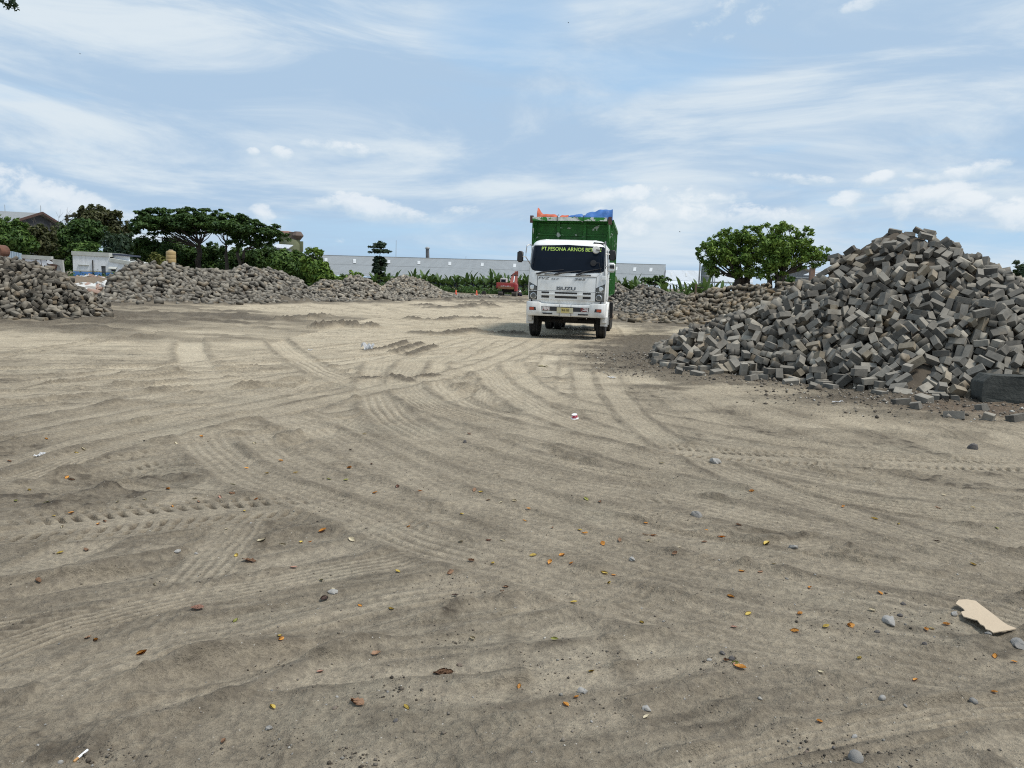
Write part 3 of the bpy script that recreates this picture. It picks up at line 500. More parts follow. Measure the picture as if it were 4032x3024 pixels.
1362,595,330,170,78,80,1304,218,173,4,81,60,1280,540,327,151,70,71,1253,113,129,112,87,107,1261,184,163,62,94,34,1295,285,221,95,63,169,1277,352,252,50,72,143,1321,425,275,33,103,105,1429,158,132,64,96,161,1450,208,159,101,19,66,1423,330,233,71,31,54,1431,407,234,23,83,61,
1425,456,283,85,89,109,1375,109,89,12,92,36,1367,132,107,100,84,48,1389,346,226,133,108,62,1335,141,103,120,104,37,1390,131,123,111,105,127,1379,158,140,157,82,39,1416,197,161,109,109,171,1393,268,173,64,66,138,1451,108,79,73,172,61,1486,121,72,45,87,59,1491,188,114,76,16,77,
1463,402,233,103,160,119,1457,603,300,51,94,3,1420,113,107,97,23,115,1438,136,111,21,94,83,1454,237,164,99,126,36,1454,364,235,78,130,47,1421,612,317,176,85,83,1431,638,315,79,158,86,1570,220,94,72,109,72,1618,194,82,86,13,60,1590,291,143,113,88,63,1573,435,206,65,62,117,
1523,416,241,125,137,104,1634,268,91,128,79,155,1694,417,136,89,99,61,1660,104,16,4,88,110,1518,325,189,77,70,162,1669,363,125,85,81,161,1655,471,180,132,81,166,1602,109,26,122,95,31,1555,137,67,48,102,72,1567,233,134,103,89,81,1585,270,121,52,94,70,1270,996,427,38,75,33,
1256,149,119,38,107,42,1230,170,143,120,77,120,1215,178,164,64,95,42,1270,288,212,90,18,57,1279,320,232,152,97,95,1186,159,157,158,90,39,1185,215,181,41,108,46,1237,311,238,34,104,34,1203,359,271,10,102,74,1246,371,271,138,75,141,1216,455,309,63,84,21,1223,1008,445,91,108,111,
1243,1081,410,34,87,158,1215,103,92,92,109,46,1218,132,120,77,90,93,1174,130,113,93,19,40,1199,1111,415,106,83,166,1129,205,176,103,74,148,1153,225,195,164,109,53,1168,727,428,74,8,106,1094,214,154,99,74,94,1189,1170,393,171,103,99,1126,116,101,109,92,88,1062,103,86,118,82,149,
1080,164,124,76,102,173,926,1039,505,168,76,83,355,1032,181,155,96,131,357,920,182,122,76,39,497,1039,245,37,100,96,545,1043,268,45,159,88,584,634,181,146,108,34,612,1066,322,36,108,29,485,457,26,125,161,98,394,645,97,92,102,106,403,690,141,152,101,38,381,882,153,166,81,102,
354,488,0,0,90,121,201,729,56,74,2,120,255,912,128,41,96,82,211,1178,93,176,99,71,1297,561,344,19,89,90,1110,141,138,80,116,68,1029,1084,495,132,73,49,1255,226,174,116,89,8,1386,234,181,106,98,11,1281,386,268,64,96,102,1318,438,298,93,104,126,1285,408,303,79,53,115,
1284,477,323,97,66,128,1351,284,205,108,7,104,1218,377,292,105,5,58,1316,496,335,32,62,131,1376,524,317,103,66,19,1302,699,393,77,83,94,1224,132,146,31,92,98,1152,133,169,55,77,51,1153,174,176,162,99,109,1128,137,158,105,116,68,1150,191,204,104,163,73,1180,274,233,117,101,99,
1245,488,316,73,155,69,1368,387,275,98,23,89,1364,429,266,101,176,63,1356,436,289,176,102,107,1414,734,362,63,88,143,1468,729,340,71,10,97,1511,222,145,64,101,112,1371,733,361,77,85,99,1336,114,126,120,98,167,1425,166,157,84,88,102,1397,218,169,101,104,178,1345,334,225,78,84,148,
1343,331,249,143,81,96,1358,481,305,137,85,34,1340,641,350,123,95,111,1411,622,339,45,100,141,1540,1251,203,103,3,78,1298,130,135,108,164,55,1266,145,158,29,113,90,1291,155,166,24,94,142,1389,312,199,20,113,89,1487,431,248,65,12,86,1544,541,269,94,89,97,1504,814,352,119,79,170,
1506,135,86,69,24,73,1520,186,134,15,103,56,1481,305,178,30,87,120,1499,387,213,97,179,85,1441,792,356,107,125,142,1464,324,212,94,15,113,1432,410,264,56,8,94,1432,316,195,50,97,155,1417,298,215,81,33,42,1384,423,290,98,83,18,1410,506,283,91,153,33,1481,571,288,96,97,4,
1470,670,329,113,94,93,1511,696,318,137,17,79,198,1022,103,90,171,82,
]
# settled paving blocks of one heap: x, y, z in 5 mm steps and three turns in 2 degree steps
LA_ORIGIN = [-20.49, 20.47, 0.06]
LA_BLOCKS = [
1257,407,44,149,95,34,1357,353,2,45,90,178,1257,608,152,62,3,91,1232,413,79,61,110,44,1123,516,175,130,114,93,1074,598,219,69,60,108,1298,325,0,90,90,89,1417,396,0,90,90,33,1476,441,2,45,90,92,1225,341,31,95,100,83,1130,398,89,147,92,39,1003,832,308,81,25,76,
1500,586,40,72,72,153,1276,679,158,63,170,103,1187,357,45,105,82,112,1383,471,49,110,102,96,1346,405,29,151,88,130,1560,596,30,0,99,74,1268,458,85,89,69,13,1507,554,7,8,95,88,1464,539,29,123,84,85,1405,391,24,87,88,38,1303,783,179,134,80,22,1300,483,70,131,69,108,
973,798,295,107,119,143,1225,516,148,148,79,32,1153,657,198,131,63,147,1216,705,212,60,178,98,1601,653,28,85,2,130,1232,749,209,108,107,88,1258,480,113,59,174,74,1465,520,7,101,92,103,1548,554,1,1,90,129,1138,462,113,103,78,36,1141,477,133,124,76,82,970,662,256,46,31,112,
1174,371,62,74,165,107,1212,397,85,156,85,152,1357,748,141,77,75,168,1156,316,24,26,73,128,997,796,272,117,68,123,1058,527,183,91,64,139,1144,377,65,14,82,112,1416,455,20,67,121,111,1266,461,53,120,18,120,1254,510,128,86,100,123,1357,440,49,150,115,138,1441,747,107,78,112,49,
1514,688,49,15,93,106,1139,843,256,36,82,135,1159,497,125,102,75,82,1320,685,141,28,80,145,1187,630,171,143,100,50,1208,268,2,45,90,67,1208,325,5,91,5,56,1213,647,168,10,115,61,1280,490,97,67,98,59,1235,680,171,61,95,8,1479,681,70,21,95,48,1351,798,157,80,5,116,
1566,598,4,89,86,169,1087,435,142,85,100,99,963,713,277,169,94,133,1340,620,99,107,101,139,1397,632,89,171,84,103,1104,633,207,71,83,139,1375,549,65,101,100,80,1301,549,98,40,94,64,1465,732,82,157,97,129,1261,343,13,16,99,135,1075,775,268,102,168,105,1242,317,1,88,90,57,
1142,451,95,98,16,136,1219,382,48,120,10,67,1420,526,26,27,99,44,1240,433,66,13,68,94,991,680,257,76,88,160,1265,763,181,89,14,142,1103,573,192,21,82,136,1072,695,233,101,76,128,1041,859,298,107,92,89,1423,663,75,99,179,94,1420,562,53,57,81,68,1405,742,120,123,164,78,
861,914,345,162,74,122,1175,493,102,25,79,136,921,719,290,142,88,39,1433,674,95,88,171,48,1051,840,281,152,91,93,1081,506,157,126,109,140,1001,619,232,131,81,51,1096,486,129,108,114,65,1269,570,129,25,95,63,1570,701,39,177,104,84,1125,684,211,63,68,111,1297,601,112,115,80,74,
1104,451,105,64,84,31,908,763,308,56,114,32,1404,644,114,41,101,154,1023,579,205,66,149,132,939,791,302,94,13,144,1133,794,228,105,71,136,1308,580,91,86,171,67,1074,651,222,94,71,69,1101,787,246,69,86,163,1202,827,218,84,58,130,1501,638,43,50,94,48,936,827,320,122,86,120,
945,767,286,49,81,36,1449,899,83,82,99,33,1292,354,24,45,91,62,1052,958,295,138,100,121,1057,501,150,96,65,47,1114,811,259,30,104,142,1285,436,26,108,7,67,1228,846,218,89,106,168,1426,435,3,135,90,91,1404,617,72,9,84,46,1357,650,105,68,94,153,1576,627,8,45,82,162,
1430,862,85,64,106,7,1114,646,192,20,85,64,1057,905,291,83,8,91,1284,766,152,23,91,96,1204,529,134,96,89,128,1171,954,238,72,17,83,1374,525,51,124,155,63,1366,662,123,68,83,60,1268,547,100,65,172,68,1451,566,41,39,167,83,990,757,254,35,72,47,937,655,250,122,89,163,
1215,699,186,47,105,150,1174,418,77,74,0,118,1462,808,66,89,99,67,1235,821,202,74,86,120,1109,889,267,71,3,81,1110,523,151,157,79,45,1176,991,225,59,86,24,1381,389,2,135,90,53,1451,642,57,56,99,147,1439,575,62,78,171,68,1360,604,68,98,12,49,1545,737,46,60,100,94,
1377,416,30,55,91,140,1133,550,160,93,125,125,1046,999,296,17,93,109,1351,624,119,116,88,61,1334,523,63,105,101,93,1076,736,236,11,74,76,1394,725,111,78,124,116,1456,854,66,101,71,103,877,820,330,108,11,65,1059,733,250,106,75,74,1288,657,126,122,22,86,1166,883,243,91,82,66,
1218,516,111,91,84,81,1133,757,209,85,100,100,879,758,318,99,170,67,1142,516,143,85,75,101,838,872,342,107,100,74,1055,1058,267,67,92,30,1422,482,16,98,106,98,1081,757,245,124,164,76,1391,508,38,159,92,30,1092,751,224,104,104,29,1517,594,13,44,79,162,1557,698,19,107,99,118,
1160,1134,169,80,97,117,1185,318,8,135,83,145,1183,547,143,54,111,126,1337,589,85,79,90,63,1241,936,179,76,76,36,995,674,228,61,99,54,1154,716,200,160,88,64,1019,715,236,137,69,23,1132,636,169,127,94,149,1291,632,121,125,168,73,942,979,327,81,80,124,981,913,302,101,36,133,
1283,801,184,65,113,122,1414,814,121,96,14,103,1194,687,186,95,166,60,1349,875,147,86,107,95,1088,651,171,110,97,152,1146,865,237,57,89,68,1417,774,117,85,118,56,1251,611,120,27,85,79,953,656,228,77,83,151,1313,397,8,53,86,123,1117,982,258,94,173,103,1039,697,236,58,108,32,
1219,883,208,65,172,92,1375,704,110,100,85,81,963,825,303,75,168,73,1015,535,180,109,7,97,938,684,261,34,66,42,1241,560,123,82,161,57,1470,580,27,166,85,132,1058,879,272,79,171,76,1110,941,260,116,78,172,1306,358,1,2,90,85,1384,899,111,75,9,70,1316,643,105,158,83,124,
1344,721,130,151,86,58,1175,539,122,104,161,43,1311,923,160,115,84,155,1044,596,193,105,88,157,915,845,325,93,81,120,982,970,307,43,26,86,1451,891,53,124,93,22,1226,733,179,53,83,58,1290,717,146,146,80,26,1159,817,222,38,81,135,1321,972,133,88,76,150,855,782,337,104,89,166,
1176,762,221,166,87,70,1423,837,84,58,71,173,1230,391,26,31,79,153,1322,440,25,4,112,72,1446,925,69,52,80,125,1132,341,43,76,71,50,958,610,201,44,82,62,1327,1057,95,101,29,77,1201,589,136,80,19,52,1383,784,130,171,97,53,1428,740,78,86,103,65,1276,401,13,6,98,79,
1301,1030,129,147,111,119,1522,807,13,119,99,78,1360,1094,79,74,70,47,818,925,344,54,84,152,1390,837,128,78,73,19,1340,473,54,150,92,32,1013,926,294,90,142,81,1032,652,210,79,73,53,1174,575,147,144,67,113,877,900,325,67,76,60,1116,1019,250,41,74,104,892,708,302,101,87,127,
792,869,352,143,92,121,1489,719,58,72,5,61,1324,757,131,66,82,12,1245,626,139,108,3,91,1251,740,161,49,80,74,1321,560,60,80,101,38,1072,714,216,119,10,90,1166,268,3,135,90,159,1005,592,199,69,59,132,1215,426,74,151,110,44,1226,767,197,107,108,86,1142,699,189,111,77,169,
1294,686,120,97,100,86,1206,943,201,11,105,110,1068,432,122,31,87,61,1060,545,168,124,66,154,872,997,316,96,71,79,1385,559,43,87,78,162,973,946,300,110,50,109,1143,596,150,111,83,169,1165,634,154,84,63,147,1158,372,33,3,105,66,1201,620,132,13,114,60,1536,661,24,34,85,160,
1105,417,87,105,86,41,902,923,316,70,165,122,1275,562,75,85,104,50,1400,798,103,94,100,89,1294,908,153,99,67,2,1193,899,224,38,170,90,1362,957,104,119,22,110,1037,484,127,94,118,144,1375,1083,20,165,68,108,1067,480,131,97,17,142,1310,794,143,67,99,79,1528,633,17,90,2,72,
1095,547,161,113,79,45,1076,634,203,72,97,129,1465,616,31,129,11,92,1095,866,254,89,87,76,1018,772,246,144,98,145,851,1003,334,87,91,138,919,885,314,97,83,120,580,1235,174,135,76,51,1092,700,171,178,104,60,946,765,262,94,99,149,1419,612,53,56,90,29,1375,668,96,104,167,129,
1180,1028,189,95,18,97,1028,795,262,121,86,64,1403,708,81,81,78,5,1157,929,230,91,14,81,865,950,321,42,71,87,1220,471,82,102,99,94,1078,467,115,43,108,152,1227,899,187,176,104,73,1319,487,53,63,103,42,1331,704,124,61,95,64,893,815,294,5,79,63,864,817,303,68,95,147,
903,997,312,43,70,91,1244,593,102,27,96,93,1455,691,53,86,78,0,1016,642,195,72,81,69,1117,910,250,110,102,82,1281,516,73,82,85,16,1241,662,144,127,74,51,876,867,319,59,86,65,741,927,353,84,109,32,1116,816,218,154,99,91,973,843,281,137,81,67,991,857,282,88,167,66,
1213,365,17,131,78,160,1412,1007,17,158,82,133,999,840,265,99,178,111,1241,721,159,139,80,75,1345,509,32,78,6,90,1342,401,3,83,90,31,1235,647,127,163,95,89,1097,789,213,113,83,11,1102,601,164,115,85,61,1526,719,33,15,101,95,1239,447,35,96,13,54,1468,652,38,163,97,46,
1156,519,99,67,100,45,1262,812,156,100,83,142,1406,907,88,65,11,74,1047,915,272,132,80,167,803,834,338,70,97,32,1067,574,134,90,11,67,1345,467,20,92,11,57,1027,523,156,71,82,9,1040,590,170,31,84,54,820,808,337,136,82,122,954,878,309,105,173,114,1106,1043,239,109,88,10,
910,680,230,93,13,58,1194,425,45,10,101,89,1177,869,222,99,84,86,1302,484,36,118,79,130,1236,539,91,87,97,158,1337,820,135,110,99,66,1078,694,203,60,100,87,1197,769,174,105,82,3,1189,980,201,16,102,132,1183,674,162,100,90,93,1341,1022,91,135,28,104,1257,1208,89,143,88,60,
1307,1082,86,32,92,19,1475,825,47,99,99,66,1275,1170,85,59,24,91,307,415,143,81,2,115,289,282,77,88,74,126,335,75,15,38,45,90,315,121,15,110,133,125,282,232,28,118,100,7,1032,200,15,91,45,47,1026,440,96,130,101,45,1027,223,3,1,92,93,974,215,9,77,83,173,
1009,261,21,105,103,72,989,327,53,50,102,72,996,351,60,96,101,71,1007,373,73,62,100,70,976,730,231,174,89,114,1073,419,95,102,98,138,1089,290,16,99,89,12,1087,305,33,179,81,56,1082,391,62,7,103,70,1048,387,87,152,84,59,1033,305,35,107,12,80,1052,323,49,98,88,62,
1027,381,81,113,19,79,1052,425,103,57,99,138,953,428,103,101,78,152,989,460,140,72,82,124,982,634,200,133,87,61,975,157,0,90,0,53,936,196,11,52,101,73,973,278,44,70,83,133,971,342,87,100,86,62,943,385,99,90,102,147,937,633,219,135,97,151,921,425,118,68,89,147,
931,598,188,51,76,140,1119,331,22,12,99,83,1125,525,110,82,81,136,1110,254,1,91,90,124,1147,244,0,90,90,168,1219,1073,145,22,93,148,793,1280,167,103,89,3,911,123,3,45,90,52,899,532,170,153,82,129,911,619,220,178,84,69,903,219,48,103,89,151,900,488,157,63,80,68,
901,79,0,90,90,73,1263,711,141,125,87,121,878,481,168,112,90,57,860,537,194,116,80,40,857,568,212,44,102,145,866,732,279,130,84,63,853,70,3,135,90,52,886,199,31,126,100,92,844,190,42,89,0,53,842,391,134,68,166,73,868,413,127,94,96,149,834,722,282,118,85,60,
786,400,155,152,90,61,838,551,210,126,105,144,1429,926,40,107,84,176,1434,957,20,74,107,135,269,191,34,80,0,75,210,237,27,92,153,122,230,291,79,99,166,86,313,175,29,83,115,148,148,314,44,174,96,122,-1,306,0,90,90,140,31,460,29,136,78,109,102,617,110,87,104,11,
374,140,19,55,90,109,392,250,102,82,152,152,341,272,108,176,94,100,379,337,153,113,81,37,413,384,175,70,83,42,315,411,162,88,81,172,340,415,183,14,97,85,92,609,130,50,77,95,420,46,2,135,90,71,335,131,17,50,111,62,387,582,234,154,112,134,364,689,267,72,95,21,
508,100,13,104,85,66,460,277,108,153,71,69,423,323,139,140,91,114,444,305,139,93,34,66,421,454,188,102,87,158,435,459,222,68,149,111,442,150,29,64,94,76,453,156,50,85,72,34,412,216,72,152,99,145,434,237,98,175,72,109,364,437,187,116,60,52,343,536,225,60,85,178,
306,566,224,58,86,114,371,548,245,29,100,150,525,392,184,102,90,40,512,430,212,176,89,102,494,459,212,59,28,124,453,543,246,121,172,94,519,632,295,48,92,130,491,659,314,40,76,130,529,107,31,74,7,74,489,125,35,23,74,51,532,182,77,81,168,126,526,238,111,129,108,125,
517,316,146,161,91,123,461,661,306,137,77,116,344,37,0,0,90,106,496,217,101,78,17,74,471,134,52,84,102,29,479,286,144,155,84,143,466,465,222,129,67,43,603,212,81,140,111,140,617,324,140,36,31,97,581,355,163,81,11,57,582,400,193,13,107,51,602,458,222,94,90,100,
553,666,321,77,2,86,572,616,310,121,89,38,568,123,55,53,71,54,615,126,67,154,88,90,549,233,79,121,88,1,550,277,124,165,101,67,546,318,155,87,22,83,543,362,159,88,99,37,554,390,186,92,172,41,542,483,212,159,93,139,528,560,268,97,74,120,566,86,29,45,84,133,
632,62,29,132,93,11,593,180,78,114,72,171,655,775,362,147,101,86,673,817,361,114,108,77,652,162,61,40,73,50,682,191,78,166,72,100,731,195,84,100,80,113,652,408,188,53,79,31,642,447,206,137,14,100,673,467,219,134,83,53,649,454,229,167,90,51,653,566,271,168,88,84,
653,696,315,63,97,141,700,692,331,162,93,86,688,-1,2,135,90,3,639,109,34,78,95,9,620,141,47,84,78,145,647,180,79,41,73,47,630,223,109,105,88,12,642,324,149,104,88,43,605,585,288,52,77,160,618,664,328,100,87,26,586,712,337,47,100,165,604,775,365,52,122,148,
593,869,381,98,111,12,737,623,269,82,77,171,734,674,283,160,73,96,743,640,294,116,94,67,741,719,307,83,16,76,736,817,349,4,73,70,771,204,63,10,99,70,762,234,98,34,94,56,758,301,117,34,84,92,740,455,179,75,95,26,784,464,191,97,106,71,726,476,218,135,73,151,
728,525,237,82,100,40,768,530,255,99,9,69,735,675,317,69,95,114,698,116,36,59,69,155,673,337,145,76,112,35,669,264,144,117,98,64,719,408,188,75,93,15,664,425,206,166,92,99,718,517,259,80,97,32,683,588,285,132,102,124,840,360,138,41,89,71,826,427,168,59,94,145,
804,494,191,53,80,75,846,496,209,91,92,163,810,515,218,20,86,32,866,643,276,98,97,136,854,146,30,51,95,92,816,200,56,171,82,55,832,214,88,123,150,107,826,309,119,88,91,58,761,482,220,155,85,38,767,525,228,139,102,85,775,663,286,94,100,113,821,722,304,73,113,172,
811,754,318,113,89,32,784,74,23,2,90,67,722,132,60,153,101,35,729,193,53,78,165,107,816,134,47,116,83,135,814,283,95,115,102,161,775,323,106,63,5,89,818,97,2,45,90,48,805,418,138,79,169,132,772,771,314,140,84,68,785,246,81,32,80,50,776,281,98,51,101,137,
774,154,20,134,103,52,899,157,39,66,38,149,916,242,61,97,70,3,926,248,79,87,111,99,881,417,158,29,102,147,880,519,217,25,96,141,877,583,212,54,88,55,868,628,257,172,83,47,852,107,28,106,84,40,881,194,60,100,98,141,885,251,93,69,86,58,847,322,109,94,12,57,
929,280,91,64,21,111,845,412,144,110,108,158,840,436,153,64,160,66,797,692,302,61,108,105,862,722,315,153,68,81,925,377,124,100,73,88,929,432,140,22,96,140,941,448,153,112,95,140,979,467,159,175,71,99,952,544,192,23,83,45,933,562,200,162,74,111,923,572,221,145,69,70,
945,117,15,118,45,73,931,171,16,46,113,73,975,206,35,156,78,123,944,206,40,76,96,33,963,248,61,116,170,64,957,315,101,154,98,47,934,625,246,43,83,70,893,661,269,88,106,48,919,630,271,178,89,124,898,416,138,26,101,146,916,417,159,111,79,56,906,480,195,136,158,102,
881,519,180,67,106,149,902,604,250,175,98,113,1019,279,39,108,107,75,1047,325,70,93,99,22,1019,365,113,72,81,15,1006,421,111,103,169,54,1003,236,35,67,73,120,1024,294,63,118,74,164,965,295,68,108,101,38,1008,341,81,150,102,68,963,388,121,72,86,69,1015,439,143,76,161,127,
977,536,183,62,150,64,758,861,337,95,97,100,726,142,29,165,96,141,752,275,80,138,76,133,719,499,202,91,13,58,696,886,363,122,49,96,722,97,11,71,85,24,753,121,20,8,80,59,708,337,145,79,168,118,697,468,216,92,10,52,699,676,291,89,69,61,1094,306,55,98,85,25,
1112,355,56,99,69,58,1065,1199,188,45,76,19,1079,223,15,62,78,127,1082,352,66,54,104,67,1082,336,85,57,102,72,1038,440,133,17,66,124,1017,498,147,119,1,89,700,273,101,134,81,46,678,292,114,16,94,132,672,692,306,152,94,139,632,855,368,56,136,103,672,260,94,19,93,138,
628,34,16,90,41,131,736,54,13,90,109,138,1182,1141,139,154,102,139,1144,259,24,2,88,91,1201,737,196,56,102,151,1335,980,103,95,108,16,1251,808,182,132,100,20,610,741,348,99,164,47,606,827,370,28,47,107,581,326,126,57,98,17,607,390,155,93,104,48,604,361,165,38,77,146,
576,772,349,93,102,50,576,443,194,58,77,158,571,519,238,113,94,138,542,628,293,132,89,42,541,744,348,94,12,124,1357,1086,34,64,161,114,1309,820,154,67,93,73,598,104,31,76,14,57,545,317,117,54,99,66,549,360,134,102,85,96,465,773,326,41,92,88,549,66,1,90,89,137,
501,438,189,87,88,90,557,501,226,67,86,48,516,43,2,135,90,67,1407,982,36,174,69,105,1354,1107,15,24,103,88,190,306,45,112,174,85,263,138,12,89,15,46,292,43,0,90,90,149,138,193,2,45,90,64,166,199,1,91,90,59,163,273,57,23,116,62,344,301,128,35,85,47,
412,368,152,105,85,154,359,479,207,96,103,169,405,401,198,128,65,89,382,453,197,77,165,69,370,225,87,62,110,170,407,86,3,136,90,72,388,147,44,128,82,175,348,355,136,85,14,45,271,238,55,17,81,99,266,269,87,165,77,132,333,456,201,111,64,147,585,49,11,89,14,93,
590,146,76,70,171,85,557,181,95,161,95,32,581,225,119,111,66,137,469,351,186,26,84,109,545,505,248,63,165,117,507,479,228,138,62,35,499,516,247,24,79,138,509,524,271,79,114,70,337,718,273,84,0,129,528,132,49,151,101,75,524,267,141,62,68,156,432,319,171,90,80,65,
512,405,219,129,107,98,558,406,221,95,164,145,417,236,112,79,75,119,444,177,65,159,76,90,494,389,190,62,153,108,475,481,237,166,70,53,405,573,263,154,79,57,322,601,236,148,106,80,472,619,288,54,154,87,649,592,288,68,17,117,676,625,306,156,86,54,647,745,343,133,121,94,
723,848,365,62,90,40,693,69,33,91,75,104,752,122,56,164,71,123,664,206,99,73,85,99,688,149,81,77,70,0,627,238,142,107,150,142,758,277,122,101,102,5,803,315,142,37,76,120,609,401,193,50,78,41,600,505,263,48,68,97,650,495,262,140,79,125,585,565,277,169,80,75,
631,630,315,85,166,62,544,754,367,102,92,175,603,624,325,51,59,149,693,34,2,135,90,4,637,251,122,59,97,174,507,353,179,170,74,88,597,336,179,12,84,96,787,71,1,0,90,128,732,10,2,135,90,138,773,143,49,115,79,138,814,247,101,96,96,75,798,344,133,120,88,111,
805,419,185,123,73,114,792,500,242,108,97,22,768,579,263,64,95,169,732,597,274,104,126,136,809,653,297,127,99,70,793,627,284,96,68,153,717,741,340,172,81,54,747,769,357,103,99,16,688,758,350,128,108,35,744,882,356,118,78,77,762,332,148,127,160,78,747,385,172,85,78,152,
776,391,177,118,90,151,741,226,110,107,100,152,700,284,130,33,79,23,729,317,145,83,123,60,683,372,168,95,8,92,717,445,229,175,104,68,729,448,247,76,93,38,780,544,272,84,105,87,707,568,263,139,75,124,835,560,234,105,77,49,901,573,232,110,81,48,910,572,263,54,114,114,
830,666,288,28,73,84,790,752,342,91,96,11,914,66,21,90,90,97,852,222,62,100,174,50,881,231,75,155,96,145,867,236,105,111,87,142,840,326,153,87,110,30,837,456,180,81,101,88,859,458,196,47,14,102,810,589,254,77,112,63,854,584,249,150,20,88,721,376,161,34,67,50,
808,539,235,131,109,155,752,748,322,112,117,83,461,348,151,96,160,78,478,70,3,45,90,29,450,77,3,135,90,112,447,107,7,91,82,112,477,201,60,83,12,55,463,227,86,170,92,122,361,639,251,140,106,23,1057,376,124,56,105,113,986,283,82,66,152,138,977,403,133,104,12,94,
963,490,169,70,164,101,1014,484,171,31,76,147,920,345,113,138,72,85,977,428,159,24,105,70,939,500,178,149,155,87,933,526,207,158,80,119,887,293,111,158,93,139,905,322,122,166,104,68,987,441,177,159,105,70,904,542,206,164,79,121,871,568,255,79,148,132,1229,1183,110,176,108,103,
1050,402,140,113,174,82,423,124,10,0,79,118,397,346,129,21,94,123,381,194,63,82,12,49,400,312,113,158,89,27,377,112,3,90,177,111,240,506,153,87,85,17,220,372,81,151,89,71,
]
# ------------------------------------------------------------------ world, sun, camera
SUN_EL, SUN_AZ = math.radians(62), math.radians(112)      # azimuth from +Y towards +X
w = bpy.data.worlds.new('World'); scene.world = w; w.use_nodes = True
nt = NT(w.node_tree); w.node_tree.nodes.clear()
sky = nt.n('ShaderNodeTexSky', sky_type='NISHITA', sun_disc=False, sun_elevation=SUN_EL, sun_rotation=SUN_AZ, altitude=50, air_density=1.0, dust_density=1.6, ozone_density=1.0)
gen = nt.n('ShaderNodeTexCoord').outputs['Generated']
sep = nt.n('ShaderNodeSeparateXYZ'); nt.link(gen, sep.inputs[0])
X, Y, Z = sep.outputs
zc = nt.math('MAXIMUM', Z, 0.0)
az = nt.math('ARCTAN2', X, Y); el = nt.math('ARCSINE', Z)
inv = nt.math('DIVIDE', 1.0, nt.math('ADD', zc, .10))
pl = nt.n('ShaderNodeCombineXYZ', i_0=nt.math('MULTIPLY', X, inv), i_1=nt.math('MULTIPLY', Y, inv), i_2=0.0).outputs[0]
ae = nt.n('ShaderNodeCombineXYZ', i_0=az, i_1=el, i_2=0.3).outputs[0]
SKYW = 10.0
def S(c): return tuple(v*SKYW for v in c)
base = nt.mix(.70, sky.outputs[0], S((.275, .43, .62)))
# pale milky air low down
lowm = nt.ramp(el, .55, .0)
base = nt.mix(nt.math('MULTIPLY', lowm, .6), base, S((.345, .505, .66)))
# high veil of stratus: broad soft sheets + finer drawn-out streaks
n1 = nt.noise(nt.mapping(pl, (.42, .62, 1), (0, 0, .5), (1.3, .4, 0)), 1.0, 5, .5, .5)
n2 = nt.noise(nt.mapping(pl, (.9, 2.4, 1), (0, 0, -.35), (4.2, 2.1, 0)), 1.0, 7, .58, .8)
n3 = nt.noise(nt.mapping(ae, (2.4, 10.0, 1), (0, 0, -.10)), 1.0, 9, .60, .9)
veil = nt.math('ADD', nt.math('ADD', nt.math('MULTIPLY', n1, .42), nt.math('MULTIPLY', n2, .30)), nt.math('MULTIPLY', n3, .34))
def blob(px, py, rx, ry, rot=0.0, soft=None, warp=None, wamt=0.0):
    d = Vector(ray(px, py)).normalized(); a0 = math.atan2(d.x, d.y); e0 = math.asin(d.z)
    da = nt.math('SUBTRACT', az, a0); de = nt.math('SUBTRACT', el, e0)
    c, s_ = math.cos(rot), math.sin(rot)
    u = nt.math('DIVIDE', nt.math('ADD', nt.math('MULTIPLY', da, c), nt.math('MULTIPLY', de, s_)), rx/F)
    v = nt.math('DIVIDE', nt.math('SUBTRACT', nt.math('MULTIPLY', de, c), nt.math('MULTIPLY', da, s_)), ry/F)
    r2 = nt.math('ADD', nt.math('MULTIPLY', u, u), nt.math('MULTIPLY', v, v))
    return nt.math('MAXIMUM', nt.math('SUBTRACT', 1.0, r2), 0.0), v
# thick bright areas and clear blue holes, where the photo has them
for px, py, rx, ry, k in ((900, 330, 900, 330, .16), (1500, 620, 900, 180, .10), (3300, 480, 1000, 220, .10), (2900, 80, 700, 140, .08), (250, 60, 500, 200, .09), (3800, 150, 500, 300, .08),
                          (1980, 130, 330, 170, -.17), (2600, 260, 420, 110, -.16), (330, 420, 420, 170, -.10), (1050, 510, 360, 70, -.13), (3850, 400, 420, 130, -.09), (3420, 820, 260, 160, -.16), (1700, 930, 900, 110, -.15), (2330, 700, 500, 60, -.04), (3900, 960, 500, 100, -.12)):
    b_, _ = blob(px, py, rx, ry); veil = nt.math('ADD', veil, nt.math('MULTIPLY', b_, k))
band = nt.math('MULTIPLY', nt.ramp(el, .01, .09), nt.ramp(el, .34, .12))
veil = nt.math('ADD', veil, nt.math('MULTIPLY', band, nt.math('MULTIPLY', nt.math('SUBTRACT', nt.noise(nt.mapping(ae, (5.0, 22.0, 1), (0, 0, .04), (2, 8, 0)), 1.0, 8, .6, .6), .40), .75)))
vm = nt.ramp(veil, .27, .60)
shade = nt.noise(nt.mapping(ae, (2.6, 12.0, 1), (0, 0, -.08), (7, 3, 0)), 1.0, 9, .60, .7)
vcol = nt.mix(nt.ramp(shade, .38, .64), S((.315, .425, .555)), S((.53, .59, .635)))
col = nt.mix(nt.math('MULTIPLY', vm, .94), base, vcol)
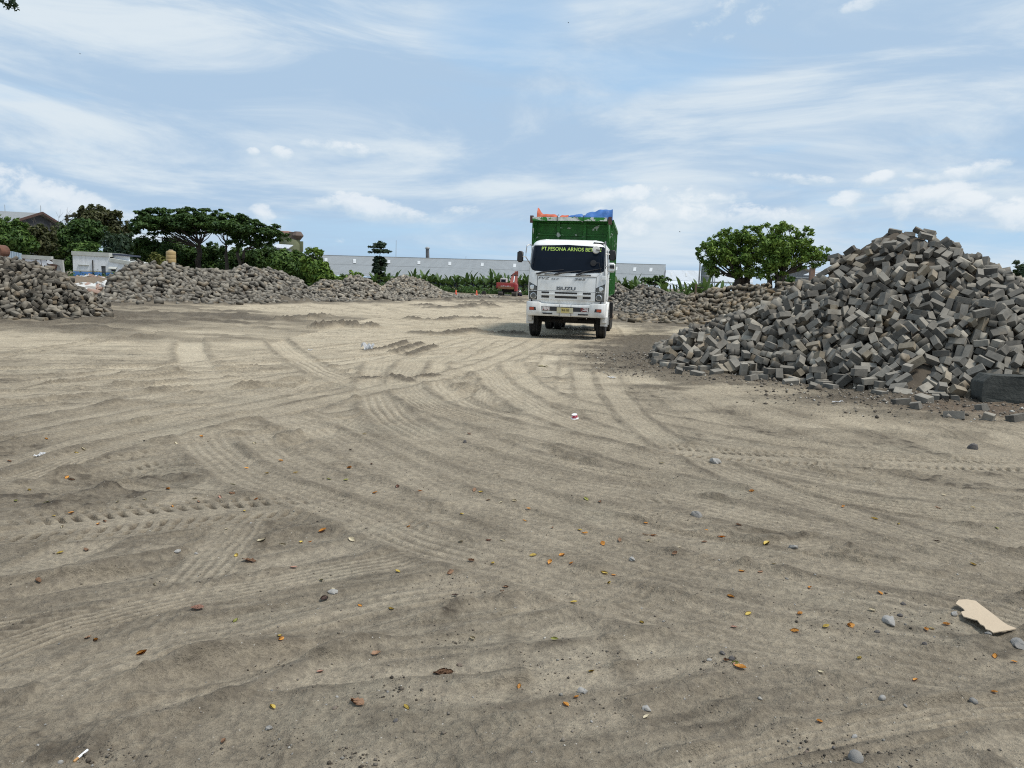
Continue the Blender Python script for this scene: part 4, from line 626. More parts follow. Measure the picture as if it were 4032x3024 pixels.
# small heaped clouds near the horizon
cn = nt.noise(nt.mapping(ae, (14, 22, 1)), 1.0, 8, .60, .35)
cf = nt.noise(nt.mapping(ae, (42, 60, 1), (0, 0, 0), (3, 1, 0)), 1.0, 6, .6, .3)
cnn = nt.math('ADD', nt.math('MULTIPLY', nt.math('SUBTRACT', cn, .5), 3.4), nt.math('MULTIPLY', nt.math('SUBTRACT', cf, .5), 2.4))
CUM = [(60, 770, 150, 95, 0, 1.0), (200, 800, 230, 85, -.25, .9), (420, 860, 200, 60, -.2, .5), (1310, 795, 85, 34, 0, 1.0), (1440, 815, 190, 48, -.12, 1.0), (1600, 845, 150, 30, -.2, .9), (1030, 850, 55, 45, -.3, .9), (1115, 605, 45, 26, -.2, 1.0), (995, 600, 28, 18, 0, .9), (1400, 590, 230, 28, -.07, .8),
       (650, 630, 90, 20, 0, .6), (2560, 770, 330, 40, .06, .9), (2640, 850, 330, 50, 0, 1.0), (3000, 850, 320, 48, 0, 1.0), (2730, 790, 240, 36, .1, .9), (2420, 900, 170, 60, 0, .7), (3130, 700, 200, 20, -.1, .8), (3450, 705, 90, 24, .2, 1.0), (3610, 690, 45, 20, 0, .9), (3820, 672, 140, 30, .15, 1.0),
       (3680, 770, 170, 36, .1, 1.0), (3560, 810, 40, 80, 0, .8), (3850, 800, 160, 40, -.15, 1.0), (3960, 850, 130, 70, -.2, 1.0), (3780, 850, 200, 40, 0, .6), (3330, 790, 70, 40, .3, .9), (3030, 730, 90, 22, 0, .7), (1960, 790, 60, 18, 0, .6), (1840, 830, 130, 24, .1, .6), (2100, 850, 130, 40, 0, .5), (2830, 50, 170, 40, .5, .5), (2990, 60, 130, 40, .5, .5), (2870, 140, 120, 30, .3, .4), (2500, 20, 130, 40, .2, .6), (3420, 5, 120, 25, .2, .6), (1330, 965, 60, 30, 0, .5)]
cm = None; top = None
for px, py, rx, ry, rot, k in CUM:
    b_, v_ = blob(px, py, rx*1.25, ry*1.35, rot)
    m_ = nt.math('MULTIPLY', b_, k)
    t_ = nt.math('MULTIPLY', nt.math('ADD', nt.math('MULTIPLY', v_, .5), .5, True), m_)
    cm = m_ if cm is None else nt.math('MAXIMUM', cm, m_); top = t_ if top is None else nt.math('MAXIMUM', top, t_)
cmask = nt.ramp(nt.math('MULTIPLY', nt.math('ADD', cm, nt.math('MULTIPLY', cnn, .80)), nt.ramp(cm, 0.0, .50)), .22, .86)
lit = nt.ramp(nt.math('ADD', top, nt.math('MULTIPLY', cnn, .30)), .12, .70)
ccol = nt.mix(lit, S((.42, .51, .59)), S((.68, .70, .71)))
col = nt.mix(nt.math('MULTIPLY', cmask, .64), col, ccol)
# below the horizon: dull earth
col = nt.mix(nt.ramp(Z, -.002, -.02), col, S((.20, .18, .15)))
bg = nt.n('ShaderNodeBackground', i_Color=col, i_Strength=.1)
nt.link(bg.outputs[0], nt.n('ShaderNodeOutputWorld').inputs[0])
w.cycles.sampling_method = 'MANUAL'; w.cycles.sample_map_resolution = 512

sun = bpy.data.lights.new('sun', 'SUN'); sun.energy = 2.5; sun.angle = math.radians(14); sun.color = (1, .955, .88)
so = bpy.data.objects.new('sun', sun); COL.objects.link(so)
sv = Vector((math.sin(SUN_AZ)*math.cos(SUN_EL), math.cos(SUN_AZ)*math.cos(SUN_EL), math.sin(SUN_EL)))
so.rotation_euler = (-sv).to_track_quat('-Z', 'Y').to_euler(); so.location = (30, 10, 60)

cam = bpy.data.cameras.new('camera'); co_ = bpy.data.objects.new('camera', cam); COL.objects.link(co_)
cam.sensor_width = 36; cam.lens = 36*F/4032; cam.clip_end = 6000; cam.clip_start = .05
co_.matrix_world = Matrix.Translation((0, 0, CH))@Matrix.Rotation(math.pi/2-PITCH, 4, 'X')@Matrix.Rotation(ROLL, 4, 'Z')
scene.camera = co_
scene.view_settings.view_transform = 'Standard'; scene.view_settings.look = 'None'; scene.view_settings.exposure = .46; scene.view_settings.gamma = 1
scene.view_settings.use_curve_mapping = False
scene.cycles.pixel_filter_type = 'BLACKMAN_HARRIS'; scene.cycles.filter_width = 1.1; scene.cycles.use_denoising = False
scene.cycles.max_bounces = 6; scene.cycles.transparent_max_bounces = 6

# ------------------------------------------------------------------ ground
m, nt = newmat('yard_soil'); b = nt.bsdf
co = nt.n('ShaderNodeTexCoord').outputs['Object']
def att(n): return nt.n('ShaderNodeAttribute', attribute_name=n).outputs['Fac']
sx = nt.n('ShaderNodeSeparateXYZ'); nt.link(co, sx.inputs[0])
nA = nt.noise(co, .33, 5, .6); nB = nt.noise(co, 1.7, 6, .62); nC = nt.noise(co, 9, 6, .65); nD = nt.noise(co, 70, 4, .7); nE = nt.noise(co, 260, 2, .7)
# loose grey soil near, paler compacted dust far, plus some painted light falloff
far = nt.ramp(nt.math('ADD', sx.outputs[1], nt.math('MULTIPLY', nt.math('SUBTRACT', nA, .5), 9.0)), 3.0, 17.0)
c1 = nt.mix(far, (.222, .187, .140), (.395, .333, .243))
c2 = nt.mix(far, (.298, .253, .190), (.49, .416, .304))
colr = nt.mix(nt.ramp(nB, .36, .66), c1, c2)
green = nt.ramp(nt.noise(nt.mapping(co, (1, 1.6, 1), (0, 0, .6), (9, 4, 0)), .55, 4, .6), .50, .72)
colr = nt.mix(nt.math('MULTIPLY', green, .16), colr, (.30, .295, .235))
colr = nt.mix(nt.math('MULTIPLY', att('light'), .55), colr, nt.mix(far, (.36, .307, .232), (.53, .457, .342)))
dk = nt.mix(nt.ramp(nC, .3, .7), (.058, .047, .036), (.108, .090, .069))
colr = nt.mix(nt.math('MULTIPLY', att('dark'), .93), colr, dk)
colr = nt.mix(nt.math('MULTIPLY', att('red'), .55), colr, (.19, .125, .085))
colr = nt.mix(nt.math('MULTIPLY', nt.ramp(nC, .52, .74), .34), colr, (.16, .138, .112))
nF = nt.noise(co, 27, 5, .68)
colr = nt.mix(1.0, colr, nt.mix(nt.ramp(nF, .28, .72), (.74, .74, .75), (1.22, 1.22, 1.2)), 'MULTIPLY')
grain = nt.math('ADD', nt.math('MULTIPLY', nt.math('SUBTRACT', nD, .5), 1.1), nt.math('MULTIPLY', nt.math('SUBTRACT', nE, .5), 1.2))
colr = nt.mix(.55, colr, nt.mix(nt.ramp(grain, -.45, .45), (.33, .33, .33), (.70, .70, .70)), 'OVERLAY')
spk = nt.n('ShaderNodeTexVoronoi', i_Scale=46.0); nt.link(co, spk.inputs['Vector'])
colr = nt.mix(nt.math('MULTIPLY', nt.ramp(spk.outputs['Distance'], .17, .08), nt.ramp(nt.noise(co, 21, 2), .60, .64)), colr, (.50, .47, .42))
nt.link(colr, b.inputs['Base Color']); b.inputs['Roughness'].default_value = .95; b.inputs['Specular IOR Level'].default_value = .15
hgt = nt.math('ADD', nt.math('ADD', nt.math('ADD', nt.math('MULTIPLY', nC, .9), nt.math('MULTIPLY', nF, .8)), nt.math('MULTIPLY', nD, .35)), nt.math('MULTIPLY', nE, .12))
bn = nt.n('ShaderNodeBump', i_Strength=.9, i_Distance=.035); nt.link(hgt, bn.inputs['Height']); nt.link(bn.outputs[0], b.inputs['Normal'])
M_SOIL = m

sarr = np.concatenate([-np.geomspace(.84, 60, 70)[::-1], np.linspace(-.82, .82, 1080), np.geomspace(.84, 60, 70)])
yl = [-60, -40, -25, -15, -9, -5, -2, 0, .8, 1.3, 1.6, 1.8]
while yl[-1] < 2500:
    yv = yl[-1]; st_ = max(.0055, yv*yv/2350.0)
    if yv > 110: st_ = yv*.06
    yl.append(yv+st_)
yarr = np.array(yl)
wv = np.sqrt(yarr**2+2.0)
XX = sarr[None, :]*wv[:, None]; YY = np.repeat(yarr[:, None], len(sarr), 1)
hh, dk_, lt_, rd_ = ground(XX, YY)
ny, nx = XX.shape
V = np.stack([XX, YY, hh], -1).reshape(-1, 3)
idx = np.arange(ny*nx, dtype=np.int32).reshape(ny, nx)
Fq = np.stack([idx[:-1, :-1], idx[:-1, 1:], idx[1:, 1:], idx[1:, :-1]], -1).reshape(-1, 4)
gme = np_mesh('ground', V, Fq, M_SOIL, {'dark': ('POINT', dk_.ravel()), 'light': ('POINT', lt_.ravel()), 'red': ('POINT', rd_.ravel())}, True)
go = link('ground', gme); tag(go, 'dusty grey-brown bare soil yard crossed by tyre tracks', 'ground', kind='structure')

# ------------------------------------------------------------------ paving blocks and heaps
def block_mat(name, mode):
    m, nt = newmat(name); b = nt.bsdf
    co = nt.n('ShaderNodeTexCoord').outputs['Object']
    geo = nt.n('ShaderNodeNewGeometry')
    if mode == 'obj':
        oi = nt.n('ShaderNodeObjectInfo'); tint = oi.outputs['Color']; rnd = oi.outputs['Random']
        vec = nt.n('ShaderNodeVectorMath', operation='ADD', i_0=co, i_1=nt.n('ShaderNodeCombineXYZ', i_0=nt.math('MULTIPLY', rnd, 40.0), i_1=nt.math('MULTIPLY', rnd, 17.0), i_2=0.0).outputs[0]).outputs[0]
    else:
        a = nt.n('ShaderNodeAttribute', attribute_name='tint'); tint = a.outputs['Color']; vec = co
    n1 = nt.noise(vec, 7, 6, .65); n2 = nt.noise(vec, 60, 5, .7); n3 = nt.noise(vec, 2.6, 4, .6)
    col = nt.mix(nt.ramp(n1, .3, .7), (.72, .72, .72), (1.18, 1.16, 1.13)); col = nt.mix(1.0, tint, col, 'MULTIPLY')
    col = nt.mix(nt.math('MULTIPLY', nt.ramp(n2, .58, .75), .45), col, (.06, .055, .05))
    col = nt.mix(nt.math('MULTIPLY', nt.ramp(n2, .42, .26), .4), col, (.42, .40, .36))
    sepn = nt.n('ShaderNodeSeparateXYZ'); nt.link(geo.outputs['Normal'], sepn.inputs[0])
    dust = nt.math('MULTIPLY', nt.ramp(nt.math('ADD', sepn.outputs[2], nt.math('MULTIPLY', nt.math('SUBTRACT', n3, .5), 1.0)), .35, 1.05), .36)
    col = nt.mix(dust, col, (.33, .30, .25))
    col = nt.mix(nt.math('MULTIPLY', nt.ramp(n3, .58, .74), .5), col, (.19, .155, .115))
    nt.link(col, b.inputs['Base Color']); b.inputs['Roughness'].default_value = .93; b.inputs['Specular IOR Level'].default_value = .2
    bn = nt.n('ShaderNodeBump', i_Strength=.5 if mode == 'obj' else .15, i_Distance=.006); nt.link(n2, bn.inputs['Height']); nt.link(bn.outputs[0], b.inputs['Normal'])
    return m
M_BLK_O = block_mat('paving_concrete', 'obj'); M_BLK_A = block_mat('paving_concrete_heaped', 'attr')
M_CORE = pmat('heap_soil', (.105, .088, .069), .95, var=.35, vscale=2.5, bump=.9, bscale=14, dirt=(.09, .072, .055), spec=.15)

BL, BW, BT = .25, .125, .105
def block_variant(seed, chip):
    r = np.random.default_rng(seed); mb = MB(); L, W_, T = BL, BW, BT
    if chip == 2: L *= .55
    mb.box((0, 0, 0), (L, W_, T))
    if chip:
        nrm = Vector((1, r.uniform(-.5, .5), r.uniform(-.6, .6))).normalized()
        bmesh.ops.bisect_plane(mb.bm, geom=list(mb.bm.verts)+list(mb.bm.edges)+list(mb.bm.faces), plane_co=nrm*(L*.40 if chip == 1 else L*.3), plane_no=nrm, clear_outer=True)
        ed = [e for e in mb.bm.edges if e.is_boundary]
        if ed: bmesh.ops.contextual_create(mb.bm, geom=ed)
    mb.bevel(.0045, 1)
    for v in mb.bm.verts: v.co += Vector(r.normal(0, .0022, 3))
    bmesh.ops.triangulate(mb.bm, faces=[f for f in mb.bm.faces if len(f.verts) > 4])
    bmesh.ops.recalc_face_normals(mb.bm, faces=list(mb.bm.faces))
    me = bpy.data.meshes.new('paving_block'); mb.bm.to_mesh(me); mb.bm.free(); me.materials.append(M_BLK_O); return me
BV = [block_variant(1, 0), block_variant(2, 0), block_variant(3, 1), block_variant(4, 1), block_variant(5, 2)]
BP = [.42, .30, .12, .08, .08]
def tri_np(me):
    me.calc_loop_triangles(); V = np.empty(len(me.vertices)*3); me.vertices.foreach_get('co', V)
    T = np.empty(len(me.loop_triangles)*3, np.int32); me.loop_triangles.foreach_get('vertices', T)
    return V.reshape(-1, 3), T.reshape(-1, 3)
BVT = [tri_np(me) for me in BV]
BOXV = np.array([(sx*BL/2, sy*BW/2, sz*BT/2) for sx in (-1, 1) for sy in (-1, 1) for sz in (-1, 1)])
BOXT = np.array([(0,1,3),(0,3,2),(4,6,7),(4,7,5),(0,4,5),(0,5,1),(2,3,7),(2,7,6),(0,2,6),(0,6,4),(1,5,7),(1,7,3)])
TONES = {'dark grey': (.105, .099, .088), 'mid grey': (.172, .162, .143), 'pale grey': (.27, .25, .215), 'sandy brown': (.235, .20, .15)}
def rand_tint(r, warm=0.0, bright=1.0):
    t = r.random()
    c = (.090, .085, .076) if t < .32 else (.175, .165, .146) if t < .78 else (.31, .29, .25) if t < .92 else (.22, .185, .14)
    c = np.array(c)*r.uniform(.85, 1.15)*bright
    return np.append(c*np.array((1+.25*warm, 1+.06*warm, 1-.2*warm)), 1)
def merge_blocks(name, poses, tints, detail, parent, loc, r):
    Vs, Ts, Cs = [], [], []; off = 0
    for (p, R), tc in zip(poses, tints):
        bv, bt = BVT[r.choice(5, p=BP)] if detail else (BOXV, BOXT)
        s = 1.0 if detail else r.uniform(1.15, 1.6)
        Vs.append(bv@np.array(R).T*s+p-np.array(loc)); Ts.append(bt+off); off += len(bv); Cs.append(np.repeat(tc[None], len(bv), 0))
    me = np_mesh(name, np.concatenate(Vs), np.concatenate(Ts), M_BLK_A, None, False, {'tint': ('POINT', np.concatenate(Cs))})
    o = link(name, me, parent); o['kind'] = 'stuff'; return o
def unpack(vals, org):
    A = np.array(vals).reshape(-1, 6); p = A[:, :3]/200.0+np.array(org); e = A[:, 3:]*math.radians(2)-math.pi
    return [(p[i], Euler(e[i]).to_matrix()) for i in range(len(A))]
def heap_core(k, label, step):
    lo, hi = RP[k].min(0)-np.array((6, 6, 0)), RP[k].max(0)+np.array((6, 6, 0))
    xs = np.arange(lo[0], hi[0], step); ys = np.arange(lo[1], hi[1], step)
    A, B_ = np.meshgrid(xs, ys); H = heap_h(k, A, B_)
    rough_ = .05*fbm(A*3, B_*3, 3, 151)+.16*sstep(.05, .35, fbm(A*.9+3, B_*.9, 3, 157))+.02*fbm(A*9, B_*9, 2, 153)
    Zc = np.where(H > -.25, H-.07, -.25-.07)+rough_-.02
    nx_ = len(xs); c = RP[k].mean(0); base = Vector((c[0], c[1], 0))
    Vv = np.stack([A-base.x, B_-base.y, Zc], -1).reshape(-1, 3)
    ii = np.arange(A.size).reshape(A.shape); Ff = np.stack([ii[:-1, :-1], ii[:-1, 1:], ii[1:, 1:], ii[1:, :-1]], -1).reshape(-1, 4)
    keep = (H.ravel()[Ff] > -.24).any(1); Ff = Ff[keep]
    used = np.unique(Ff); mp = np.full(A.size, -1); mp[used] = np.arange(len(used))
    o = link('block_heap', np_mesh('block_heap', Vv[used], mp[Ff], M_CORE, None, True), None, base)
    tag(o, label, 'heap', 'heaps of used paving blocks round the yard'); return o, base
def scatter(k, r, pitch=.17, dens=1.0):
    lo, hi = RP[k].min(0)-5, RP[k].max(0)+5; poses = []
    e = .06
    for lay in (0, 1):
        gx = np.arange(lo[0], hi[0], pitch); gy = np.arange(lo[1], hi[1], pitch)
        A, B_ = np.meshgrid(gx, gy); A = A.ravel()+r.uniform(-.08, .08, A.size); B_ = B_.ravel()+r.uniform(-.08, .08, B_.size)
        H = heap_h(k, A, B_); p = np.where(H > .1, 1.0, np.clip(.62+H*1.6, 0, 1))*dens
        # only the half that can be seen from the yard and the crest
        ok = (r.random(A.size) < p*(.62 if lay == 0 else .34)) & (H > -.35)
        A, B_, H = A[ok], B_[ok], H[ok]
        nx_ = -(heap_h(k, A+e, B_)-heap_h(k, A-e, B_))/(2*e); ny_ = -(heap_h(k, A, B_+e)-heap_h(k, A, B_-e))/(2*e)
        ok = ny_ < .25
        for a, b, h, n0, n1_ in zip(A[ok], B_[ok], H[ok], nx_[ok], ny_[ok]):
            if h < 0: n0 = n1_ = 0.0
            n = Vector((n0+r.normal(0, .38), n1_+r.normal(0, .38), 1)).normalized()
            q = n.to_track_quat('Z', 'Y').to_matrix()@Matrix.Rotation(r.uniform(0, 6.28), 3, 'Z')
            t = r.random(); hz = BT/2
            if t > .66: q = q@Matrix.Rotation(math.pi/2, 3, 'X'); hz = BW/2
            if t > .90: q = q@Matrix.Rotation(math.pi/2, 3, 'Y'); hz = BL/2
            poses.append((np.array((a, b, max(h, 0)))+np.array(n)*(hz*r.uniform(-.1, .9)+lay*.06), q))
    return poses
bid = {'n': 0}
def zone(p):
    x, y, z = p
    side = 'left end' if x < 5.0 else 'middle' if x < 7.4 else 'right side'
    lev = 'foot' if z < .35 else 'lower slope' if z < 1.0 else 'upper slope' if z < 2.2 else 'crest'
    return f'on the {lev}, {side} of the right heap'
# big right-hand heap: 300 nearest-looking blocks are things of their own, the rest one mass
r = np.random.default_rng(21)
core, base = heap_core('R1', 'tall heap of grey paving blocks and soil at the right edge of the yard', .13)
P = unpack(R1_BLOCKS, R1_ORIGIN); first = {}
names = list(TONES)
for i, (p, R) in enumerate(P[:285]):
    tone = names[r.choice(4, p=[.30, .46, .16, .08])]; vi = r.choice(5, p=BP)
    if vi not in first: o = link('paving_block', BV[vi]); first[vi] = o
    else: o = first[vi].copy(); COL.objects.link(o)
    o.location = p; o.rotation_euler = R.to_euler(); c = np.array(TONES[tone])*r.uniform(.9, 1.1); o.color = (*c, 1)
    brk = '' if vi < 2 else 'chipped ' if vi < 4 else 'broken '
    tag(o, f'{brk}{tone} paving block {zone(p)}', 'paving block', 'grey paving blocks of the right-hand heap')
merge_blocks('blocks', P[285:], [rand_tint(r, .1) for _ in P[285:]], True, core, base, r)
# loose blocks lying on the soil in front of it
LOOSE = [(2590,1420,.3,0,'mid grey','lying flat at the left tip of the right-hand heap'),(2672,1474,1.4,0,'dark grey','alone on dark soil nearest the lorry road'),(2715,1405,.9,1,'pale grey','tilted on the soil at the left tip of the heap'),
 (2822,1468,.5,3,'mid grey','broken at an angle on soil left of the heap foot'),(2748,1452,2.5,2,'mid grey','lying in the soil gap at the left foot'),(3112,1514,.05,0,'pale grey','lying flat in front of the middle heap foot'),
 (3202,1522,1.2,2,'dark grey','short stub standing in front of the middle heap foot'),(3548,1580,.15,0,'dark grey','lying level at the front right foot'),(3605,1604,.8,4,'mid grey','broken half piece below the front right foot'),
 (3755,1645,-.5,1,'mid grey','tipped over on the brown soil below the concrete barrier'),(3865,1612,.3,4,'mid grey','thin piece on the soil left of the concrete barrier'),(3892,1652,.8,4,'pale grey','splintered piece on brown soil in front of the barrier'),
 (4000,1655,.4,0,'dark grey','at the right picture edge below the barrier'),(2960,1480,.7,0,'mid grey','wedged at the heap foot behind the pale splinters'),(3640,1555,1.9,2,'pale grey','leaning at the front right foot of the heap')]
for px, py, rz, vi, tone, lab in LOOSE:
    o = first[vi].copy() if vi in first else link('paving_block', BV[vi])
    if vi in first: COL.objects.link(o)
    v = Gz(px, py); tilt = .12*((px*7) % 5-2)
    o.location = v+Vector((0, 0, .04)); o.rotation_euler = (tilt, .1*((px*3) % 3-1), rz); o.color = (*TONES[tone], 1)
    tag(o, f'{tone} paving block {lab}', 'paving block', 'grey paving blocks of the right-hand heap')
# the other heaps
P = unpack(LA_BLOCKS, LA_ORIGIN); core, base = heap_core('LA', 'nearest heap of grey paving blocks at the left picture edge', .2)
merge_blocks('blocks', P, [rand_tint(r, .3, .62) for _ in P], True, core, base, r)
for k, lab, warm, br, dens in (('LB', 'long grey heap of paving blocks in front of the white house and yellow tank', .15, .72, 1), ('LC', 'twin-topped block heap under the flat-topped trees', .1, .85, 1), ('LD', 'pale twin-topped block heap in front of the warehouse eaves', .2, 1.05, 1),
                         ('LE', 'pale pointed block heap beside the orange cones', .2, 1.05, 1), ('R2', 'brown earthy heap of blocks behind the big right-hand heap', .75, .72, .62), ('R3', 'grey pointed heap behind the lorry under the bushy umbrella tree', .1, .75, .9), ('R4', 'farthest right grey heap half hidden by the lorry', .1, .75, .9)):
    core, base = heap_core(k, lab, .3)
    P = scatter(k, r, .205, dens)
    merge_blocks('blocks', P, [rand_tint(r, warm, br) for _ in P], False, core, base, r)
# ------------------------------------------------------------------ dump truck
def paint_white():
    m, nt = newmat('white_cab_paint'); b = nt.bsdf; co = nt.n('ShaderNodeTexCoord').outputs['Object']
    s = nt.n('ShaderNodeSeparateXYZ'); nt.link(co, s.inputs[0])
    n1 = nt.noise(co, 2.2, 6, .65); n2 = nt.noise(nt.mapping(co, (9, 9, 1.2)), 1.0, 5, .6)
    col = nt.mix(nt.ramp(n1, .35, .7), (.82, .825, .81), (.72, .72, .70))
    grime = nt.math('MULTIPLY', nt.ramp(nt.math('ADD', nt.math('MULTIPLY', n2, 1.2), nt.math('MULTIPLY', s.outputs[2], -.35)), .05, -.0 + .45), .30)
    col = nt.mix(grime, col, (.42, .38, .31))
    nt.link(col, b.inputs['Base Color']); b.inputs['Roughness'].default_value = .42; b.inputs['Coat Weight'].default_value = .15
    return m
M_WHITE = paint_white()
def peeled(name, c, c2, thr, sc):
    m, nt = newmat(name); b = nt.bsdf; co = nt.n('ShaderNodeTexCoord').outputs['Object']
    n1 = nt.noise(nt.mapping(co, (1, 1, 1.6)), sc, 5, .6, .4); n2 = nt.noise(co, 6, 5, .6)
    col = nt.mix(nt.ramp(n2, .3, .7), tuple(v*.75 for v in c), tuple(min(1, v*1.2) for v in c))
    col = nt.mix(nt.ramp(nt.noise(co, .9, 5, .7), .56, .74), col, (.05, .045, .03))
    col = nt.mix(nt.ramp(n1, thr, thr+.02), col, c2)
    nt.link(col, b.inputs['Base Color']); b.inputs['Roughness'].default_value = .62
    return m
M_GREEN = peeled('green_body_paint', (.021, .140, .017), (.46, .50, .44), .605, 2.8)
M_BEAM = peeled('peeled_beam_paint', (.60, .62, .57), (.03, .20, .03), .55, 2.2)
M_BLACK = pmat('black_plastic', (.022, .022, .024), .5, var=.3)
M_DARK = pmat('chassis_black', (.018, .017, .016), .8, var=.4, dirt=(.09, .075, .06), damt=.35)
M_RUB = pmat('tyre_rubber', (.028, .028, .028), .85, var=.25, bump=.3, bscale=30, dirt=(.16, .135, .105), dscale=2.5, damt=.4, spec=.25)
M_RIM = pmat('rim_steel', (.16, .12, .09), .7, .3, var=.3, dirt=(.17, .13, .1), damt=.5)
M_CHROME = pmat('bright_metal', (.62, .63, .64), .3, .9, var=.1)
M_GREY = pmat('badge_grey', (.10, .11, .12), .35, .5, var=.1)
M_STEEL = pmat('bare_tube', (.42, .42, .41), .45, .6, var=.15)
M_GAP = pmat('panel_gap', (.09, .09, .09), .8, var=.1)
M_ORANGE = pmat('turn_lens', (.42, .07, .03), .25, var=.2)
M_PLATE = pmat('plate_yellow', (.55, .42, .07), .5, var=.12, dirt=(.50, .46, .34), dscale=3, damt=.6)
M_PLATEP = pmat('plate_pale', (.50, .46, .30), .5, var=.15)
M_LETTER = pmat('lime_lettering', (.40, .58, .12), .5, var=.08)
def glass(name, c, rough=.06):
    m, nt = newmat(name); b = nt.bsdf; co = nt.n('ShaderNodeTexCoord').outputs['Object']
    n1 = nt.noise(co, 2.5, 5, .6)
    nt.link(nt.mix(n1, tuple(v*.7 for v in c), tuple(v*1.3 for v in c)), b.inputs['Base Color'])
    nt.link(nt.math('ADD', nt.math('MULTIPLY', n1, .10), rough), b.inputs['Roughness']); b.inputs['Specular IOR Level'].default_value = .13
    return m
M_WIND = glass('tinted_glass', (.006, .010, .018), .04)
M_LENS = glass('lamp_glass', (.11, .115, .11), .03)
M_LAMPW = pmat('lamp_reflector', (.72, .73, .72), .15, .8, var=.05)

YAW = math.radians(9.0)
ax_ = (math.sin(YAW), math.cos(YAW))
T_ORG = Vector((1.69-1.25*ax_[0]-.0, 24.08-1.25*ax_[1], 0))
T_ORG.z = gz(1.69, 24.08)-.01
truck = empty('dump_truck', T_ORG, -YAW)
tag(truck, 'white cab dump truck with green tipper body facing the camera', 'truck')

ROWS = [(1.02, .10, 1.13), (1.16, .06, 1.155), (1.42, .04, 1.165), (1.70, .05, 1.165), (1.92, .07, 1.16), (2.02, .10, 1.155), (2.40, .19, 1.135), (2.78, .31, 1.10), (2.84, .36, 1.08), (2.90, .46, 1.03), (2.95, .64, .95), (2.98, .9, .86)]
RZ = [a[0] for a in ROWS]
def yf(z): return float(np.interp(z, RZ, [a[1] for a in ROWS]))
def hw(z): return float(np.interp(z, RZ, [a[2] for a in ROWS]))
RC = .26
def front(x, z):
    h_ = hw(z); a = abs(x)-(h_-RC); y = yf(z)+.035*(x/h_)**2
    if a > 0: y += RC-math.sqrt(max(RC*RC-min(a, RC)**2, 0))
    return y
cabmb = MB(); bm = cabmb.bm; rings = []
for z, y0, h_ in ROWS:
    ring = []; xs = [-h_]+[-h_+RC*(1-math.cos(math.radians(t))) for t in (25, 45, 62, 78, 90)]+list(np.linspace(-h_+RC, h_-RC, 9)[1:-1])+[h_-RC*(1-math.cos(math.radians(t))) for t in (90, 78, 62, 45, 25)]+[h_]
    rear = 2.02 if z < 2.9 else 1.96 if z < 2.96 else 1.85
    ring.append(bm.verts.new((-h_, rear, z)))
    for x in xs: ring.append(bm.verts.new((x, front(x, z), z)))
    ring.append(bm.verts.new((h_, rear, z))); rings.append(ring)
for A, B in zip(rings[:-1], rings[1:]):
    for k in range(len(A)): bm.faces.new((A[k], A[(k+1) % len(A)], B[(k+1) % len(A)], B[k]))
bm.faces.new(rings[-1]); bm.faces.new(rings[0][::-1])
cabin = cabmb.build('cab', M_WHITE, truck, auto=38)
rb = MB()
for k in range(6): rb.box((-.72+.29*k, 1.35, 2.975), (.12, .8, .018))
rb.bevel(.008).build('roof_rib', M_WHITE, cabin)

def patch(poly, nx=16, nz=8, out=.012, fn=front, inn=.03):
    """sheet following the cab front inside an (x,z) outline, with a turned-in rim"""
    P = np.array(poly); z0, z1 = P[:, 1].min(), P[:, 1].max(); rows = []
    for i in range(nz+1):
        z = z0+(z1-z0)*(i/nz); zz = min(max(z, z0+1e-4), z1-1e-4); xs = []
        for a, b in zip(P, np.roll(P, -1, 0)):
            if (a[1]-zz)*(b[1]-zz) < 0: xs.append(a[0]+(b[0]-a[0])*(zz-a[1])/(b[1]-a[1]))
        if len(xs) < 2: continue
        xa, xb = min(xs), max(xs); rows.append([(xa+(xb-xa)*k/nx, z) for k in range(nx+1)])
    mb = MB(); R = [[mb.bm.verts.new((x, fn(x, z)-out, z)) for x, z in row] for row in rows]
    B = [[mb.bm.verts.new((x, fn(x, z)+inn, z)) for x, z in row] for row in rows]
    for a, b in zip(R[:-1], R[1:]):
        for k in range(nx): mb.bm.faces.new((a[k], a[k+1], b[k+1], b[k]))
    loop = [(0, k) for k in range(nx)]+[(i, nx) for i in range(len(R)-1)]+[(len(R)-1, k) for k in range(nx, 0, -1)]+[(i, 0) for i in range(len(R)-1, 0, -1)]
    for (i, k), (j, l) in zip(loop, loop[1:]+loop[:1]): mb.bm.faces.new((R[i][k], B[i][k], B[j][l], R[j][l]))
    return mb
def mirror_poly(p): return [(-x, z) for x, z in p][::-1]
def text_mesh(txt, size, x0, x1, z0, z1, mat, name, parent, fn, bold=.0, shear=0.0, out=.018, rotfn=None):
    c = bpy.data.curves.new('lettering', 'FONT'); c.body = txt; c.size = 1; c.offset = bold; c.shear = shear; c.resolution_u = 3; c.fill_mode = 'FRONT'
    o = bpy.data.objects.new('lettering', c); COL.objects.link(o); bpy.context.view_layer.update()
    me = bpy.data.meshes.new_from_object(o.evaluated_get(bpy.context.evaluated_depsgraph_get()))
    bpy.data.objects.remove(o)
    V = np.empty(len(me.vertices)*3); me.vertices.foreach_get('co', V); V = V.reshape(-1, 3)
    lo, hi = V.min(0), V.max(0)
    u = x0+(V[:, 0]-lo[0])/(hi[0]-lo[0])*(x1-x0); v = z0+(V[:, 1]-lo[1])/(hi[1]-lo[1])*(z1-z0)
    if rotfn is None: Q = np.array([(a, fn(a, b)-out, b) for a, b in zip(u, v)])
    else: Q = np.array([rotfn(a, b) for a, b in zip(u, v)])
    me.vertices.foreach_set('co', Q.astype(np.float32).ravel()); me.materials.append(mat); me.update(); me.name = name
    return link(name, me, parent)

